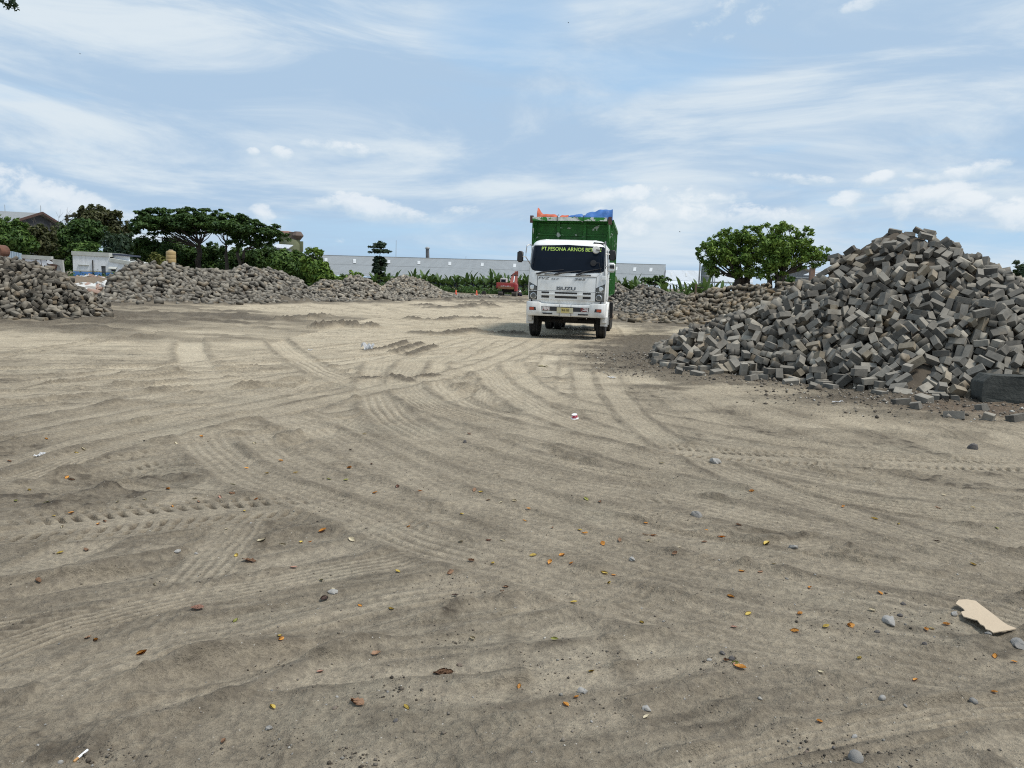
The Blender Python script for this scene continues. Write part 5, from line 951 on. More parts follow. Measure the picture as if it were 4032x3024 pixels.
ws = [(-.90, 1.985), (-.4, 1.975), (.4, 1.975), (.90, 1.985), (1.06, 2.04), (1.125, 2.14), (1.10, 2.68), (1.04, 2.765), (.92, 2.785), (0, 2.80), (-.92, 2.785), (-1.04, 2.765), (-1.10, 2.68), (-1.125, 2.14), (-1.06, 2.04)]
wind = patch(ws, 40, 24, .010).build('windshield', M_WIND, truck, auto=40)
text_mesh('PT.PESONA ARNOS BETON', .1, -.80, .96, 2.615, 2.725, M_LETTER, 'company_lettering', wind, front, .012)
# panel gaps
gp = MB()
for poly in ([(-.875, 1.18), (-.862, 1.18), (-.862, 1.87), (-.875, 1.87)], [(.862, 1.18), (.875, 1.18), (.875, 1.87), (.862, 1.87)], [(-.87, 1.865), (.87, 1.865), (.87, 1.878), (-.87, 1.878)], [(-.86, 1.43), (.86, 1.43), (.86, 1.44), (-.86, 1.44)]):
    t_ = patch(poly, 14, 4, .003); me_ = bpy.data.meshes.new('t'); t_.bm.to_mesh(me_); t_.bm.free(); gp.bm.from_mesh(me_); bpy.data.meshes.remove(me_)
gp.build('panel_gap', M_GAP, cabin)
# cowl below the glass
patch([(-.87, 1.885), (.87, 1.885), (.95, 1.965), (-.95, 1.965)], 20, 3, .018).build('wiper_cowl', M_WHITE, truck, auto=40)
# grille with six openings
gr = patch([(-.86, 1.175), (.86, 1.175), (.86, 1.425), (-.86, 1.425)], 24, 4, .022).build('grille', M_WHITE, truck, auto=40)
for a, b in ((-.73, -.50), (-.33, .33), (.50, .73)):
    for z0, z1 in ((1.355, 1.408), (1.225, 1.29)):
        patch([(a, z0), (b, z0), (b, z1), (a, z1)], 8, 2, .026).build('grille_opening', M_BLACK, gr)
patch([(-.74, 1.30), (.74, 1.30), (.74, 1.345), (-.74, 1.345)], 20, 2, .045).build('grille_bar', M_WHITE, gr, auto=40)
text_mesh('ISUZU', .1, -.285, .275, 1.465, 1.565, M_GREY, 'maker_lettering', truck, front, .035, 0, .02)
text_mesh('FVZ', .1, -.84, -.50, 1.765, 1.835, M_GREY, 'type_lettering', truck, front, .005, .25, .014)
text_mesh('34 P', .1, -.47, -.23, 1.765, 1.80, M_GREY, 'type_lettering', truck, front, .01, .25, .014)
text_mesh('285', .1, .22, .56, 1.765, 1.825, M_GREY, 'type_lettering', truck, front, .02, .2, .014)
# headlights
for s in (1, -1):
    f_ = [(-1.125, 1.16), (-.868, 1.16), (-.868, 1.55), (-1.125, 1.68)]
    up = [(-1.11, 1.405), (-.882, 1.405), (-.882, 1.54), (-1.11, 1.655)]; lo_ = [(-1.11, 1.175), (-.882, 1.175), (-.882, 1.385), (-1.11, 1.385)]
    fl = (lambda p: p) if s == 1 else mirror_poly
    hl = patch(fl(f_), 10, 8, .016).build('headlight', M_BLACK, truck)
    patch(fl(up), 10, 5, .021).build('lens', M_LENS, hl); patch(fl(lo_), 10, 5, .021).build('lens', M_LENS, hl)
    for (lx, lz, rr) in ((-1.015, 1.52, .075), (-.97, 1.275, .095)):
        x = lx*s; y = front(x, lz)-.024
        rf = MB().lathe([(rr, 0), (rr*.95, -.012), (rr*.72, -.016)], (0, 0, 0), 18, 'Y')
        rf.build('reflector', M_LAMPW if lz > 1.4 else M_CHROME, hl, loc=(x, y, lz))
        if lz < 1.4: MB().lathe([(rr*.8, -.014), (rr*.7, -.022)], (0, 0, 0), 16, 'Y').build('lamp_glass', M_LENS, hl, loc=(x, y, lz))
    mk = MB(); [mk.box((s*(-1.09+.048*k), front(s*(-1.09+.048*k), 1.425)-.024, 1.425), (.035, .01, .02)) for k in range(5)]; mk.build('marker_strip', M_LAMPW, hl)
# dark gap above the bumper
MB().box((0, .55, 1.10), (2.1, .85, .16)).build('bumper_gap', M_DARK, truck)
# bumper: U-shaped shell following a curved front
def bfront(x, z=0):
    a = abs(x)-.72; y = -.02+.03*(x/1.15)**2
    if abs(x) > .72: y += -.05*min(1, a/.06)
    e = abs(x)-(1.185-.20)
    if e > 0: y += .20-math.sqrt(max(.04-min(e, .2)**2, 0))
    return y
bx_ = [-1.185, -1.17, -1.13, -1.06, -.985, -.80, -.74, -.70, -.4, 0, .4, .70, .74, .80, .985, 1.06, 1.13, 1.17, 1.185]
def btop(x): return float(np.interp(abs(x), [0, .68, .80, 1.185], [1.05, 1.055, 1.105, 1.10]))
mb = MB(); rows = []
for x in [-1.185]+bx_+[1.185]:
    rows.append(None)
cols = [(-1.185, .75)]+[(x, bfront(x)) for x in bx_]+[(1.185, .75)]
rings = []
for (x, y) in cols:
    t = btop(x); rings.append([mb.bm.verts.new((x, y+.10 if abs(x) < 1.18 else y, t)), mb.bm.verts.new((x, y+.012, t-.01)), mb.bm.verts.new((x, y, t-.04)), mb.bm.verts.new((x, y, .84)), mb.bm.verts.new((x, y+.02, .72)), mb.bm.verts.new((x, y+.05, .69)), mb.bm.verts.new((x*.99, y+.12, .69))])
for A, B in zip(rings[:-1], rings[1:]):
    for k in range(6): mb.bm.faces.new((A[k], B[k], B[k+1], A[k+1]))
bump = mb.build('bumper', M_WHITE, truck, auto=35)
MB().box((0, .30, .87), (2.2, .35, .30)).build('bumper_beam', M_DARK, bump)
def bpatch(poly, out, nx=10): return patch(poly, nx, 3, out, lambda x, z: bfront(x), .04)
bpatch([(-.69, .845), (.69, .845), (.71, .975), (-.71, .975)], .006, 24).build('bumper_opening', M_BLACK, bump)
for s in (-1, 1):
    p = [(-.68, .855), (-.46, .855), (-.46, .965), (-.68, .965)]
    bpatch(p if s == -1 else mirror_poly(p), .012).build('torn_sticker', peeled('torn_sticker', (.62, .58, .56), (.16, .03, .03), .52, 9.0), bump)
    p = [(-1.07, .85), (-.86, .85), (-.88, .945), (-1.07, .945)]; q = [(-1.06, .86), (-.93, .86), (-.93, .935), (-1.06, .935)]
    if s == 1: p, q = mirror_poly(p), mirror_poly(q)
    fg = bpatch(p, .004).build('turn_lamp', M_BLACK, bump); bpatch(q, .012).build('lens', M_ORANGE, fg)
    p = [(-.66, .745), (-.38, .745), (-.38, .785), (-.68, .785)]
    bpatch(p if s == -1 else mirror_poly(p), .004).build('step_slot', M_BLACK, bump)
    x = .172*s; bpatch([(x-.004, .70), (x+.004, .70), (x+.004, 1.04), (x-.004, 1.04)], .003, 2).build('panel_gap', M_GAP, bump)
pl = MB().box((-.005, -.045, .875), (.48, .012, .155)).bevel(.004).build('number_plate', M_PLATEP, truck)
MB().box((.01, -.053, .875), (.24, .006, .15)).build('plate_centre', M_PLATE, pl)
text_mesh('9610', .1, -.10, .12, .845, .915, M_BLACK, 'plate_lettering', pl, None, .02, 0, 0, lambda a, b: (a, -.0585, b))
# wipers, grab handles
for (xa, xb, zb) in ((-.86, -.10, 2.06), (-.30, .42, 2.05), (.32, 1.0, 2.13)):
    p = MB(); pts = []
    for t in np.linspace(0, 1, 7):
        x = xa+(xb-xa)*t; z = 1.93+(zb-1.93)*(t**.7); pts.append((x, front(x, z)-.045, z))
    p.tube(pts, [.03, .022, .02, .017, .014, .012, .01], 5)
    p.box((xa, front(xa, 1.92)-.03, 1.93), (.10, .05, .05)); p.build('wiper', M_BLACK, truck)
for x0 in (-.66, .40):
    p = MB(); p.tube([(x0, front(x0, 1.92), 1.915), (x0+.02, front(x0, 1.92)-.06, 1.925), (x0+.28, front(x0+.28, 1.92)-.06, 1.925), (x0+.30, front(x0+.3, 1.92), 1.915)], .017, 6); p.build('grab_handle', M_BLACK, truck)
# doors
for s in (-1, 1):
    d_ = MB(); X_ = 1.168*s
    d_.prism([(X_, .46, 1.22), (X_, 1.72, 1.22), (X_, 1.72, 1.98), (X_*.972, 1.66, 2.76), (X_*.972, .66, 2.76), (X_, .42, 1.98)], (.016*s, 0, 0))
    door = d_.build('door', M_WHITE, truck)
    MB().prism([(X_+.008*s, .56, 2.0), (X_+.008*s, 1.62, 2.0), (X_*.98, 1.58, 2.66), (X_*.98, .74, 2.66)], (.012*s, 0, 0)).build('window', M_WIND, door)
    MB().box((X_+.03*s, 1.5, 1.86), (.03, .16, .03)).build('handle', M_BLACK, door)
    mg = MB()
    for k in range(9):
        a = math.radians(-10+25*k); r_ = .60
        if k: mg.bar((s*1.13, 1.25-r_*math.cos(a0), .52+r_*math.sin(a0)), (s*1.13, 1.25-r_*math.cos(a), .52+r_*math.sin(a)), .22, .03)
        a0 = a
    mg.build('mudguard', M_WHITE, truck)
    MB().box((s*1.12, .62, .62), (.16, .30, .22)).bevel(.02).build('entry_step', M_WHITE, truck)
# mirrors
def mirror_unit(x, y, z0, z1, w_, d_, mat, pts, name='mirror', armmat=None):
    mb = MB(); mb.box((x, y, (z0+z1)/2), (w_, d_, z1-z0)).bevel(.035, 3); o = mb.build(name, mat, truck, auto=50)
    if pts:
        t = MB(); t.tube(pts, .014, 6); t.build('bracket', armmat or M_STEEL, o)
    return o
mm = mirror_unit(-1.415, .12, 2.24, 2.575, .185, .09, M_BLACK, [(-1.10, .36, 2.76), (-1.17, .22, 2.775), (-1.23, .15, 2.74), (-1.25, .13, 2.55), (-1.25, .13, 2.40), (-1.18, .2, 2.29), (-1.13, .3, 2.2)])
MB().tube([(-1.25, .13, 2.41), (-1.34, .11, 2.41)], .013).build('bracket', M_STEEL, mm)
mm = mirror_unit(1.30, .18, 2.37, 2.68, .21, .09, M_BLACK, [(1.06, .20, 2.90), (1.09, .10, 2.88), (1.10, .07, 2.6), (1.10, .07, 2.3), (1.09, .05, 1.95)])
MB().tube([(1.10, .07, 2.55), (1.22, .13, 2.55)], .013).build('bracket', M_STEEL, mm)
wm = mirror_unit(1.285, .14, 2.03, 2.31, .23, .16, M_WHITE, None)
MB().box((1.31, .05, 2.19), (.14, .03, .10)).bevel(.012).build('mirror_glass', M_BLACK, wm)
MB().tube([(1.10, .07, 2.19), (1.22, .06, 2.19)], .014).build('bracket', M_STEEL, wm)
rm = MB().lathe([(.02, -.03), (.10, -.025), (.118, 0), (.10, .012)], (0, 0, 0), 20, 'Y').build('round_mirror', M_WHITE, truck, loc=(.82, .13, 2.67), auto=40)
rm.rotation_euler = (0, 0, .35)
MB().tube([(.82, .1, 2.67), (.95, .12, 2.66), (1.10, .09, 2.67)], .014).build('bracket', M_BLACK, truck)
rm = MB().lathe([(.02, -.02), (.085, -.015), (.09, 0), (.075, .012)], (0, 0, 0), 18, 'Y').build('round_mirror', M_BLACK, truck, loc=(.76, .06, 2.28), auto=40)
MB().tube([(.76, .05, 2.28), (.93, .08, 2.29), (1.0, .12, 2.0)], .011).build('bracket', M_BLACK, rm, loc=(-.76, -.06, -2.28))
MB().bar((.72, .42, 2.885), (1.08, .46, 2.86), .05, .035).build('roof_bracket', M_BLACK, truck)
MB().tube([(1.09, .05, 2.92), (1.10, .04, 1.92)], .012).build('mirror_pole', M_STEEL, truck)
MB().box((1.09, .05, 1.86), (.12, .05, .12)).bevel(.01).build('pole_foot', M_WHITE, truck)
# chassis and drive train
ch = MB()
for s in (-1, 1): ch.box((s*.42, 4.7, .86), (.09, 7.6, .26))
for y in (1.0, 2.6, 4.2, 5.6, 7.4): ch.box((0, y, .84), (.8, .12, .2))
ch.build('chassis', M_DARK, truck)
MB().cyl((-.95, 1.25, .52), (.95, 1.25, .52), .07).box((0, 1.25, .50), (1.5, .12, .10)).build('front_axle', M_DARK, truck)
MB().box((.08, 1.45, .78), (.62, 1.3, .48)).bevel(.08, 2).build('engine_sump', M_DARK, truck)
MB().box((-.72, 1.6, .80), (.36, .8, .60)).build('air_tank', M_DARK, truck); MB().box((.78, 2.9, .72), (.55, 1.1, .55)).bevel(.06, 2).build('fuel_tank', M_DARK, truck)
for y in (5.35, 6.65): MB().cyl((-.95, y, .52), (.95, y, .52), .09).lathe([(.05, -.25), (.26, -.15), (.28, 0), (.26, .15), (.05, .25)], (0, y, .53), 14, 'X').build('rear_axle', M_DARK, truck)
def wheel(x, y, wd, name='wheel', R=.52):
    s = 1 if x > 0 else -1
    root = empty(name, (x, y, R)); root.parent = truck
    prof = [(.30, -wd/2+.02), (.44, -wd/2), (.49, -wd/2+.015), (R, -wd/2+.05)]
    for k in range(5):
        z = -wd/2+.05+(wd-.10)*(k+.5)/5; g = (wd-.1)/5
        prof += [(R, z-g*.36), (R-.016, z-g*.30) if 0 else (R, z+g*.36), (R-.018, z+g*.40), (R-.018, z+g*.6)] if k < 4 else [(R, z+g*.36)]
    prof += [(R, wd/2-.05), (.49, wd/2-.015), (.44, wd/2), (.30, wd/2-.02)]
    MB().lathe(prof, (0, 0, 0), 40, 'X').build('tyre', M_RUB, root, auto=30)
    rim = MB().lathe([(.30, -wd/2+.04), (.29, wd/2-.03), (.24, wd/2-.05)] if s > 0 else [(.24, -wd/2+.05), (.29, -wd/2+.03), (.30, wd/2-.04)], (0, 0, 0), 24, 'X').build('rim', M_RIM, root, auto=40)
    hb = MB().lathe([(.13, 0), (.12, .05*s), (.08, .09*s)] if s > 0 else [(.08, -.09), (.12, -.05), (.13, 0)], (s*(wd/2-.06), 0, 0), 14, 'X')
    for k in range(8): hb.cyl((s*(wd/2-.05), .19*math.cos(k*.785), .19*math.sin(k*.785)), (s*(wd/2-.015), .19*math.cos(k*.785), .19*math.sin(k*.785)), .018, n=6)
    hb.build('hub', M_RIM, root)
    return root
for s in (-1, 1):
    wheel(s*1.03, 1.25, .30)
    for y in (5.35, 6.65):
        wheel(s*1.05, y, .27); wheel(s*.73, y, .27)
# dump body with forward canopy
BX = -.10; BWD = 1.235; Y0 = 2.18; Y1 = 7.6; ZB = 1.30; ZT = 3.62
db = MB()
db.box((BX, Y0+.03, (ZB+ZT)/2), (BWD*2-.04, .06, ZT-ZB))
for s in (-1, 1): db.box((BX+s*(BWD-.03), (Y0+Y1)/2, (ZB+3.70)/2), (.06, Y1-Y0, 3.70-ZB))
db.box((BX, (Y0+Y1)/2, ZB+.03), (BWD*2-.13, Y1-Y0-.06, .06)); db.box((BX, Y1-.03, (ZB+3.4)/2), (BWD*2-.13, .06, 3.4-ZB))
body = db.build('dump_body', M_GREEN, truck)
rbm = [(-1.16, .07), (-.42, .09), (.42, .09), (1.16, .07)]
for x, w_ in rbm: MB().box((BX+x, Y0-.04, 2.62), (w_, .085, 1.96)).build('rib', M_GREEN, body)
for z in (2.96, 3.20, 3.52): MB().box((BX, Y0-.03, z), (2.20, .05, .05)).build('rib', M_GREEN, body)
for s in (-1, 1):
    for k in range(7): MB().box((BX+s*(BWD+.035), Y0+.25+.8*k, 2.5), (.07, .10, 2.3)).build('rib', M_GREEN, body)
    MB().box((BX+s*(BWD+.04), (Y0+Y1)/2, 3.66), (.08, Y1-Y0, .10)).build('top_rail', M_GREEN, body)
cz = MB()
cz.prism([(BX-BWD+.02, Y0, 3.60), (BX+BWD-.02, Y0, 3.60), (BX+BWD-.12, 1.55, 3.66), (BX-BWD+.06, 1.55, 3.62)], (0, 0, .05))
can = cz.build('canopy', M_GREEN, body)
for s in (-1, 1):
    xx = BX+s*(BWD-.05); MB().prism([(xx, Y0, 2.9), (xx, Y0, 3.6), (xx-.02*s, 1.55, 3.6), (xx-.02*s, 1.6, 3.5)], (.03*s, 0, 0)).build('canopy_bracket', M_GREEN, body)
MB().prism([(BX-BWD+.05, 1.5, 3.585), (BX+BWD-.10, 1.5, 3.61), (BX+BWD-.10, 1.5, 3.72), (BX-BWD+.05, 1.5, 3.695)], (0, .05, 0)).build('canopy_beam', M_BEAM, body)
for s in (-1, 1): MB().box((BX+s*(BWD-.015), 1.62, 3.63), (.10, .14, .22)).build('corner_post', pmat('rusty_corner', (.10, .05, .04), .8, var=.3), body)
for s in (-1, 1): MB().box((s*1.0, 4.55, .78), (.5, .02, .55)).build('mud_flap', M_BLACK, truck)
# tarpaulin rolls resting on the canopy
def tarp(name, x0, x1, h0, h1, mat, label, seed, pinch, tall):
    r = np.random.default_rng(seed); n = 34; m_ = 14; rows = []
    for i in range(n+1):
        t = i/n; x = x0+(x1-x0)*t
        H = h0+(h1-h0)*t**1.2
        for p_, a in pinch: H *= 1-a*math.exp(-((x-p_)/.06)**2)
        if tall: H += .16*math.exp(-((x-x0)/.10)**2)
        H *= 1+.05*math.sin(x*11+seed)+.03*math.sin(x*27); row = []
        for k in range(m_+1):
            a = math.pi*k/m_; wob = 1+.05*math.sin(4*a+x*5+seed)+.025*math.sin(9*a-x*13)
            row.append((x, 1.86-.30*math.cos(a)*wob*(.7+H), 3.655+.01*x+H*math.sin(a)*wob))
        rows.append(row)
    mb = MB().grid(rows); mb.bm.faces.new(mb.bm.verts[:m_+1] if False else [v for v in list(mb.bm.verts)[:m_+1]]); mb.bm.faces.new(list(mb.bm.verts)[-(m_+1):])
    c = Vector(((x0+x1)/2, 1.86, 3.66)); bmesh.ops.translate(mb.bm, verts=mb.bm.verts, vec=-c)
    o = mb.build(name, mat, None, auto=60); bpy.context.view_layer.update()
    o.matrix_world = Matrix.Translation(T_ORG)@Matrix.Rotation(-YAW, 4, 'Z')@Matrix.Translation(c)
    tag(o, label, 'tarpaulin'); return o
M_TO = pmat('orange_sheet', (.50, .10, .04), .6, var=.3, vscale=5, bump=.6, bscale=9); M_TB = pmat('blue_sheet', (.045, .15, .42), .55, var=.3, vscale=5, bump=.6, bscale=9)
tarp('orange_tarpaulin', -1.16, -.19, .19, .13, M_TO, 'orange end of folded tarpaulin lying on the green tipper canopy', 3, [(-.50, .5)], True)
tarp('blue_tarpaulin', -.19, 1.18, .15, .36, M_TB, 'blue end of folded tarpaulin lying on the green tipper canopy', 5, [(.30, .45), (-.19, .3)], False)
for x in (-.50, .30): MB().tube([(x, 1.49, 3.56), (x, 1.49, 3.73), (x+.01, 1.62, 3.78), (x, 1.9, 3.80)], .010, 5).build('tie_rope', M_BLACK, truck)
MB().tube([(.02, 1.47, 3.74), (.12, 1.47, 3.66), (.3, 1.48, 3.56)], .009, 5).build('tie_rope', M_BLACK, truck)
# ------------------------------------------------------------------ vegetation
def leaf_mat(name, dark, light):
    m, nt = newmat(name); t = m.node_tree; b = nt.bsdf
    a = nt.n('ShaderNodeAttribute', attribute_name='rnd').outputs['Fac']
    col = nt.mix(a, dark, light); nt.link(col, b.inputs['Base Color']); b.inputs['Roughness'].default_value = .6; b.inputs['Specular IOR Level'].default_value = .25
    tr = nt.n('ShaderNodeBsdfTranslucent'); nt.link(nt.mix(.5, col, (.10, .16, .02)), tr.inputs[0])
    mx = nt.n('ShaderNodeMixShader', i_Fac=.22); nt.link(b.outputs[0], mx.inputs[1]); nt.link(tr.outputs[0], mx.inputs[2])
    nt.link(mx.outputs[0], t.nodes['Material Output'].inputs[0]); return m
M_L1 = leaf_mat('leaf_dark', (.021, .050, .014), (.078, .14, .033))
M_L2 = leaf_mat('leaf_mid', (.032, .072, .017), (.115, .19, .04))
M_L3 = leaf_mat('leaf_olive', (.040, .046, .020), (.125, .125, .055))
M_L4 = leaf_mat('leaf_bright', (.060, .125, .022), (.215, .31, .055))
M_L5 = leaf_mat('leaf_yellowish', (.07, .08, .02), (.19, .19, .05))
M_L6 = leaf_mat('leaf_blue_green', (.020, .040, .024), (.055, .085, .045))
M_BAN = leaf_mat('banana_leaf', (.030, .062, .022), (.10, .16, .05))
M_BARK = pmat('bark', (.042, .034, .027), .95, var=.4, vscale=4, bump=.5, bscale=12)
M_BARKG = pmat('bark_pale', (.10, .088, .075), .95, var=.3, vscale=4)
def leaves_mesh(clusters, size, r, mat, flat=.35, shell=.45):
    Vs, As = [], []
    for c, rad, n, tint in clusters:
        d = r.normal(0, 1, (n, 3)); d /= np.linalg.norm(d, axis=1)[:, None]
        u = r.random(n)**shell; p = np.array(c)+d*u[:, None]*np.array(rad)
        nr = d*np.array((1, 1, 1))*.7+np.array((0, 0, flat))+r.normal(0, .45, (n, 3)); nr /= np.linalg.norm(nr, axis=1)[:, None]
        a = r.normal(0, 1, (n, 3)); tx = np.cross(nr, a); tx /= np.linalg.norm(tx, axis=1)[:, None]; ty = np.cross(nr, tx)
        s = size*r.uniform(.55, 1.35, n)[:, None]; L = tx*s; W_ = ty*s*.42; bend = nr*s*.18
        Vs.append(np.stack([p-L, p-W_+bend, p+L, p+W_+bend], 1).reshape(-1, 3))
        As.append(np.clip(tint+r.normal(0, .22, n), 0, 1))
    V = np.concatenate(Vs); n = len(V)//4; Fq = np.arange(n*4).reshape(n, 4)
    return np_mesh('crown', V, Fq, mat, {'rnd': ('FACE', np.concatenate(As))})
def limb(mb, a, b, r0, r1, r, n=5, sag=.12):
    a, b = Vector(a), Vector(b); L = (b-a).length; pts = []
    for i in range(n+1):
        t = i/n; p = a.lerp(b, t); k = math.sin(t*math.pi)*sag*L*.5
        pts.append(p+Vector((r.normal(0, .03)*L*(0 < i < n), r.normal(0, .03)*L*(0 < i < n), -k*.3+k*.6*(t > .5))))
    mb.tube(pts, [r0+(r1-r0)*i/n for i in range(n+1)], 6)
def c1_(P): return [(x*.4521, 700+y*.4521) for x, y in P]
def c2_(P): return [(900+x*.4521, 750+y*.4521) for x, y in P]
def c4_(P): return [(500+x*.3345, 800+y*.3345) for x, y in P]
def cr_(P): return [(2350+x*.4521, 800+y*.4521) for x, y in P]
def tree(name, label, polys, depth, mat, seed, size=.22, rad=(.5, 1.05), ncl=60, nl=190, squash=.75, trunk=None, cat='tree', group=None, flat=.35, tr=.16, bark=None, dy=.5, shell=.5, sprigs=.35, limbs=1.0):
    """polys: crown outlines in photo pixels; leaf clumps fill each outline through a rounded depth; trunk: forks in photo pixels"""
    r = np.random.default_rng(seed); cl = []; cen = []; m = depth/F
    areas = []
    for P in polys:
        Q = np.array(P); areas.append(abs(np.sum(Q[:, 0]*np.roll(Q[:, 1], -1)-np.roll(Q[:, 0], -1)*Q[:, 1]))/2)
    for P, ar in zip(polys, areas):
        Q = np.array(P, float); lo, hi = Q.min(0), Q.max(0); wid = (hi[0]-lo[0])/2*m; k = max(4, int(ncl*ar/sum(areas))); got = 0; tries = 0
        while got < k and tries < k*60:
            tries += 1; edge = r.random() < sprigs; rr_ = r.uniform(*rad)*(.5 if edge else 1)
            c = np.array((r.uniform(lo[0], hi[0]), r.uniform(lo[1], hi[1]))); d = float(poly_inside(c[:1], c[1:], Q)[0])*m
            if edge: rr_ *= r.uniform(.6, 1.0)
            if d < (-.7*rr_ if edge else rr_*.7) or (edge and d > rr_*1.2): continue
            w3 = D(c[0], c[1], depth); lim = wid*dy*min(1, (max(d, .05)/max(.3, min(wid, 2.5)))**.5); w3.y += r.uniform(-1, 1)*lim
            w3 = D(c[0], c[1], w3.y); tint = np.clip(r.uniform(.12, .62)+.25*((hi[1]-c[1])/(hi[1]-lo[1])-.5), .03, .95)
            n = int(nl*(rr_/rad[1])**2)+10
            cl.append((tuple(w3), (rr_, rr_*.9, rr_*squash), n, tint)); cen.append(w3); got += 1
    Q0 = np.array(polys[0]); trunk = trunk or [(Q0[:, 0].mean(), Q0[:, 1].max()-.3*(Q0[:, 1].max()-Q0[:, 1].min()))]
    t0 = D(trunk[0][0], trunk[0][1], depth); bz = gz(t0.x, depth)-.15
    root = empty(name, (t0.x, depth, bz)); off = root.location.copy()
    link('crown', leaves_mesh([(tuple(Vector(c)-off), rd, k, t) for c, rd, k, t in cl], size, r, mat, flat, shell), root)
    mb = MB(); forks = []
    for (px, py) in trunk:
        f = D(px, py, depth); f.y += r.uniform(-.3, .3)*(len(trunk) > 1); forks.append(f)
        limb(mb, Vector((f.x+r.uniform(-.3, .3), f.y, bz))-off, f-off, tr*1.3, tr*.8, r, 5, .0)
    for c in cen:
        f = min(forks, key=lambda q: (q-c).length)
        if c.z > f.z-.6 and r.random() < limbs: limb(mb, f-off, c-off, tr*.24, tr*.05, r)
    mb.build('trunk', bark or M_BARK, root, auto=60)
    tag(root, label, cat, group); return root
GL = 'trees along the left boundary'
tree('leafy_tree', 'dark green tree at the far left before the dark gable warehouse', [c1_([(-260,330),(-60,345),(0,352),(60,368),(100,385),(150,400),(220,440),(260,510),(330,560),(345,620),(300,665),(200,690),(60,680),(0,640),(-200,640),(-320,500)])], 76, M_L2, 1, ncl=140, nl=250, group=GL)
tree('thin_tree', 'thin olive tree in front of the dark gable warehouse', [c1_([(190,440),(240,405),(300,400),(380,440),(480,460),(510,560),(470,690),(300,700),(250,620)])], 79, M_L3, 2, .22, (.4, .8), 60, 90, group=GL)
tree('leafy_tree', 'dark rounded tree under the tall olive tree behind the white house', [c1_([(530,395),(580,370),(620,362),(720,366),(800,395),(860,430),(905,450),(915,520),(890,600),(820,640),(700,660),(560,720),(420,700),(450,580),(490,450)])], 84, M_L1, 3, ncl=140, nl=250, group=GL)
tree('tall_tree', 'tallest olive-topped tree on the left skyline', [c1_([(668,330),(680,282),(740,248),(800,236),(880,252),(950,282),(1020,310),(1042,350),(1030,400),(960,420),(900,440),(800,420),(690,370)]), c1_([(572,352),(640,313),(675,335),(660,385),(590,385)]), c1_([(960,400),(1040,385),(1100,398),(1120,450),(1150,500),(1110,560),(960,540),(900,470)])], 100, M_L3, 4, .27, (.5, 1.0), 110, 130, group=GL, trunk=[(370, 905), (430, 915)], sprigs=.45)
tree('bush', 'round green bush right behind the white house roof', [c1_([(560,770),(575,700),(620,630),(690,585),(760,572),(850,590),(905,640),(900,690),(700,720),(640,800)])], 80, M_L2, 6, ncl=60, nl=170, cat='bush', group=GL)
tree('leafy_tree', 'olive-green tree right of the white house roof', [c1_([(890,490),(1000,465),(1140,500),(1160,560),(1100,640),(1140,700),(1060,760),(900,700)])], 82, M_L6, 7, ncl=70, nl=160, group=GL)
tree('leafy_tree', 'dark low trees filling the gap left of the flat-topped trees', [c1_([(1110,560),(1170,505),(1250,498),(1330,520),(1400,520),(1480,560),(1560,640),(1620,780),(1500,800),(1300,740),(1150,720)])], 92, M_L1, 8, ncl=90, nl=180, group=GL)
tree('bush', 'yellowish bush beside the yellow water tank', [c4_([(250,690),(280,640),(340,600),(400,590),(440,640),(470,720),(420,770),(260,760)])], 66, M_L5, 9, .2, (.3, .6), 36, 110, cat='bush', group=GL)
tree('rain_tree', 'broad flat-topped rain tree with its fork showing against the sky', [c4_([(40,312),(60,262),(110,250),(75,205),(140,190),(120,130),(150,85),(215,92),(280,105),(350,108),(430,85),(480,72),(560,95),(640,62),(720,75),(790,88),(850,58),(892,52),(915,100),(1000,108),(1080,82),(1112,88),(1070,130),(1145,150),(1130,250),(1080,300),(900,335),(760,355),(640,340),(560,370),(480,340),(380,345),(320,370),(250,330),(140,335)])], 90, M_L1, 10, .20, (.50, 1.15), 290, 290, .42, [(775, 972), (783, 962)], group=GL, flat=1.0, tr=.27, dy=.55, sprigs=.5, limbs=.16)
tree('rain_tree', 'second flat-topped rain tree stepping down to the right', [c4_([(940,240),(1000,180),(1150,160),(1220,140),(1285,128),(1365,150),(1420,190),(1470,232),(1545,202),(1575,250),(1640,282),(1700,285),(1765,272),(1755,330),(1830,362),(1915,385),(1890,425),(1780,440),(1650,425),(1500,400),(1380,390),(1250,370),(1150,360),(1060,350),(960,330)]), c4_([(1180,420),(1300,385),(1450,400),(1600,420),(1720,450),(1700,500),(1560,480),(1400,505),(1230,480)])], 87, M_L1, 11, .20, (.45, 1.1), 270, 280, .44, [(888, 968), (945, 962), (958, 985)], group=GL, flat=1.0, tr=.2, dy=.55, sprigs=.5, limbs=.16)
tree('undergrowth_tree', 'dark undergrowth trees below the broad flat-topped rain tree', [c4_([(420,520),(480,400),(560,385),(640,440),(740,500),(830,520),(900,490),(1000,480),(1090,495),(1100,800),(1000,840),(760,820),(600,760),(560,640),(440,600)])], 95, M_L1, 12, .24, (.55, 1.15), 140, 250, group=GL)
tree('undergrowth_tree', 'dark undergrowth trees below the second flat-topped rain tree', [c4_([(1085,520),(1180,560),(1290,535),(1400,530),(1560,500),(1700,500),(1820,540),(1920,600),(1960,800),(1800,830),(1500,830),(1300,840),(1090,820)])], 92, M_L1, 13, .24, (.55, 1.15), 140, 250, group=GL)
tree('leafy_tree', 'bulky vine-covered green tree in front of the green silos', [c2_([(330,640),(380,560),(440,530),(520,520),(600,548),(650,585),(700,610),(745,740),(730,820),(600,790),(500,740),(360,720)])], 78, M_L2, 14, .23, (.45, .95), 120, 170, group=GL)
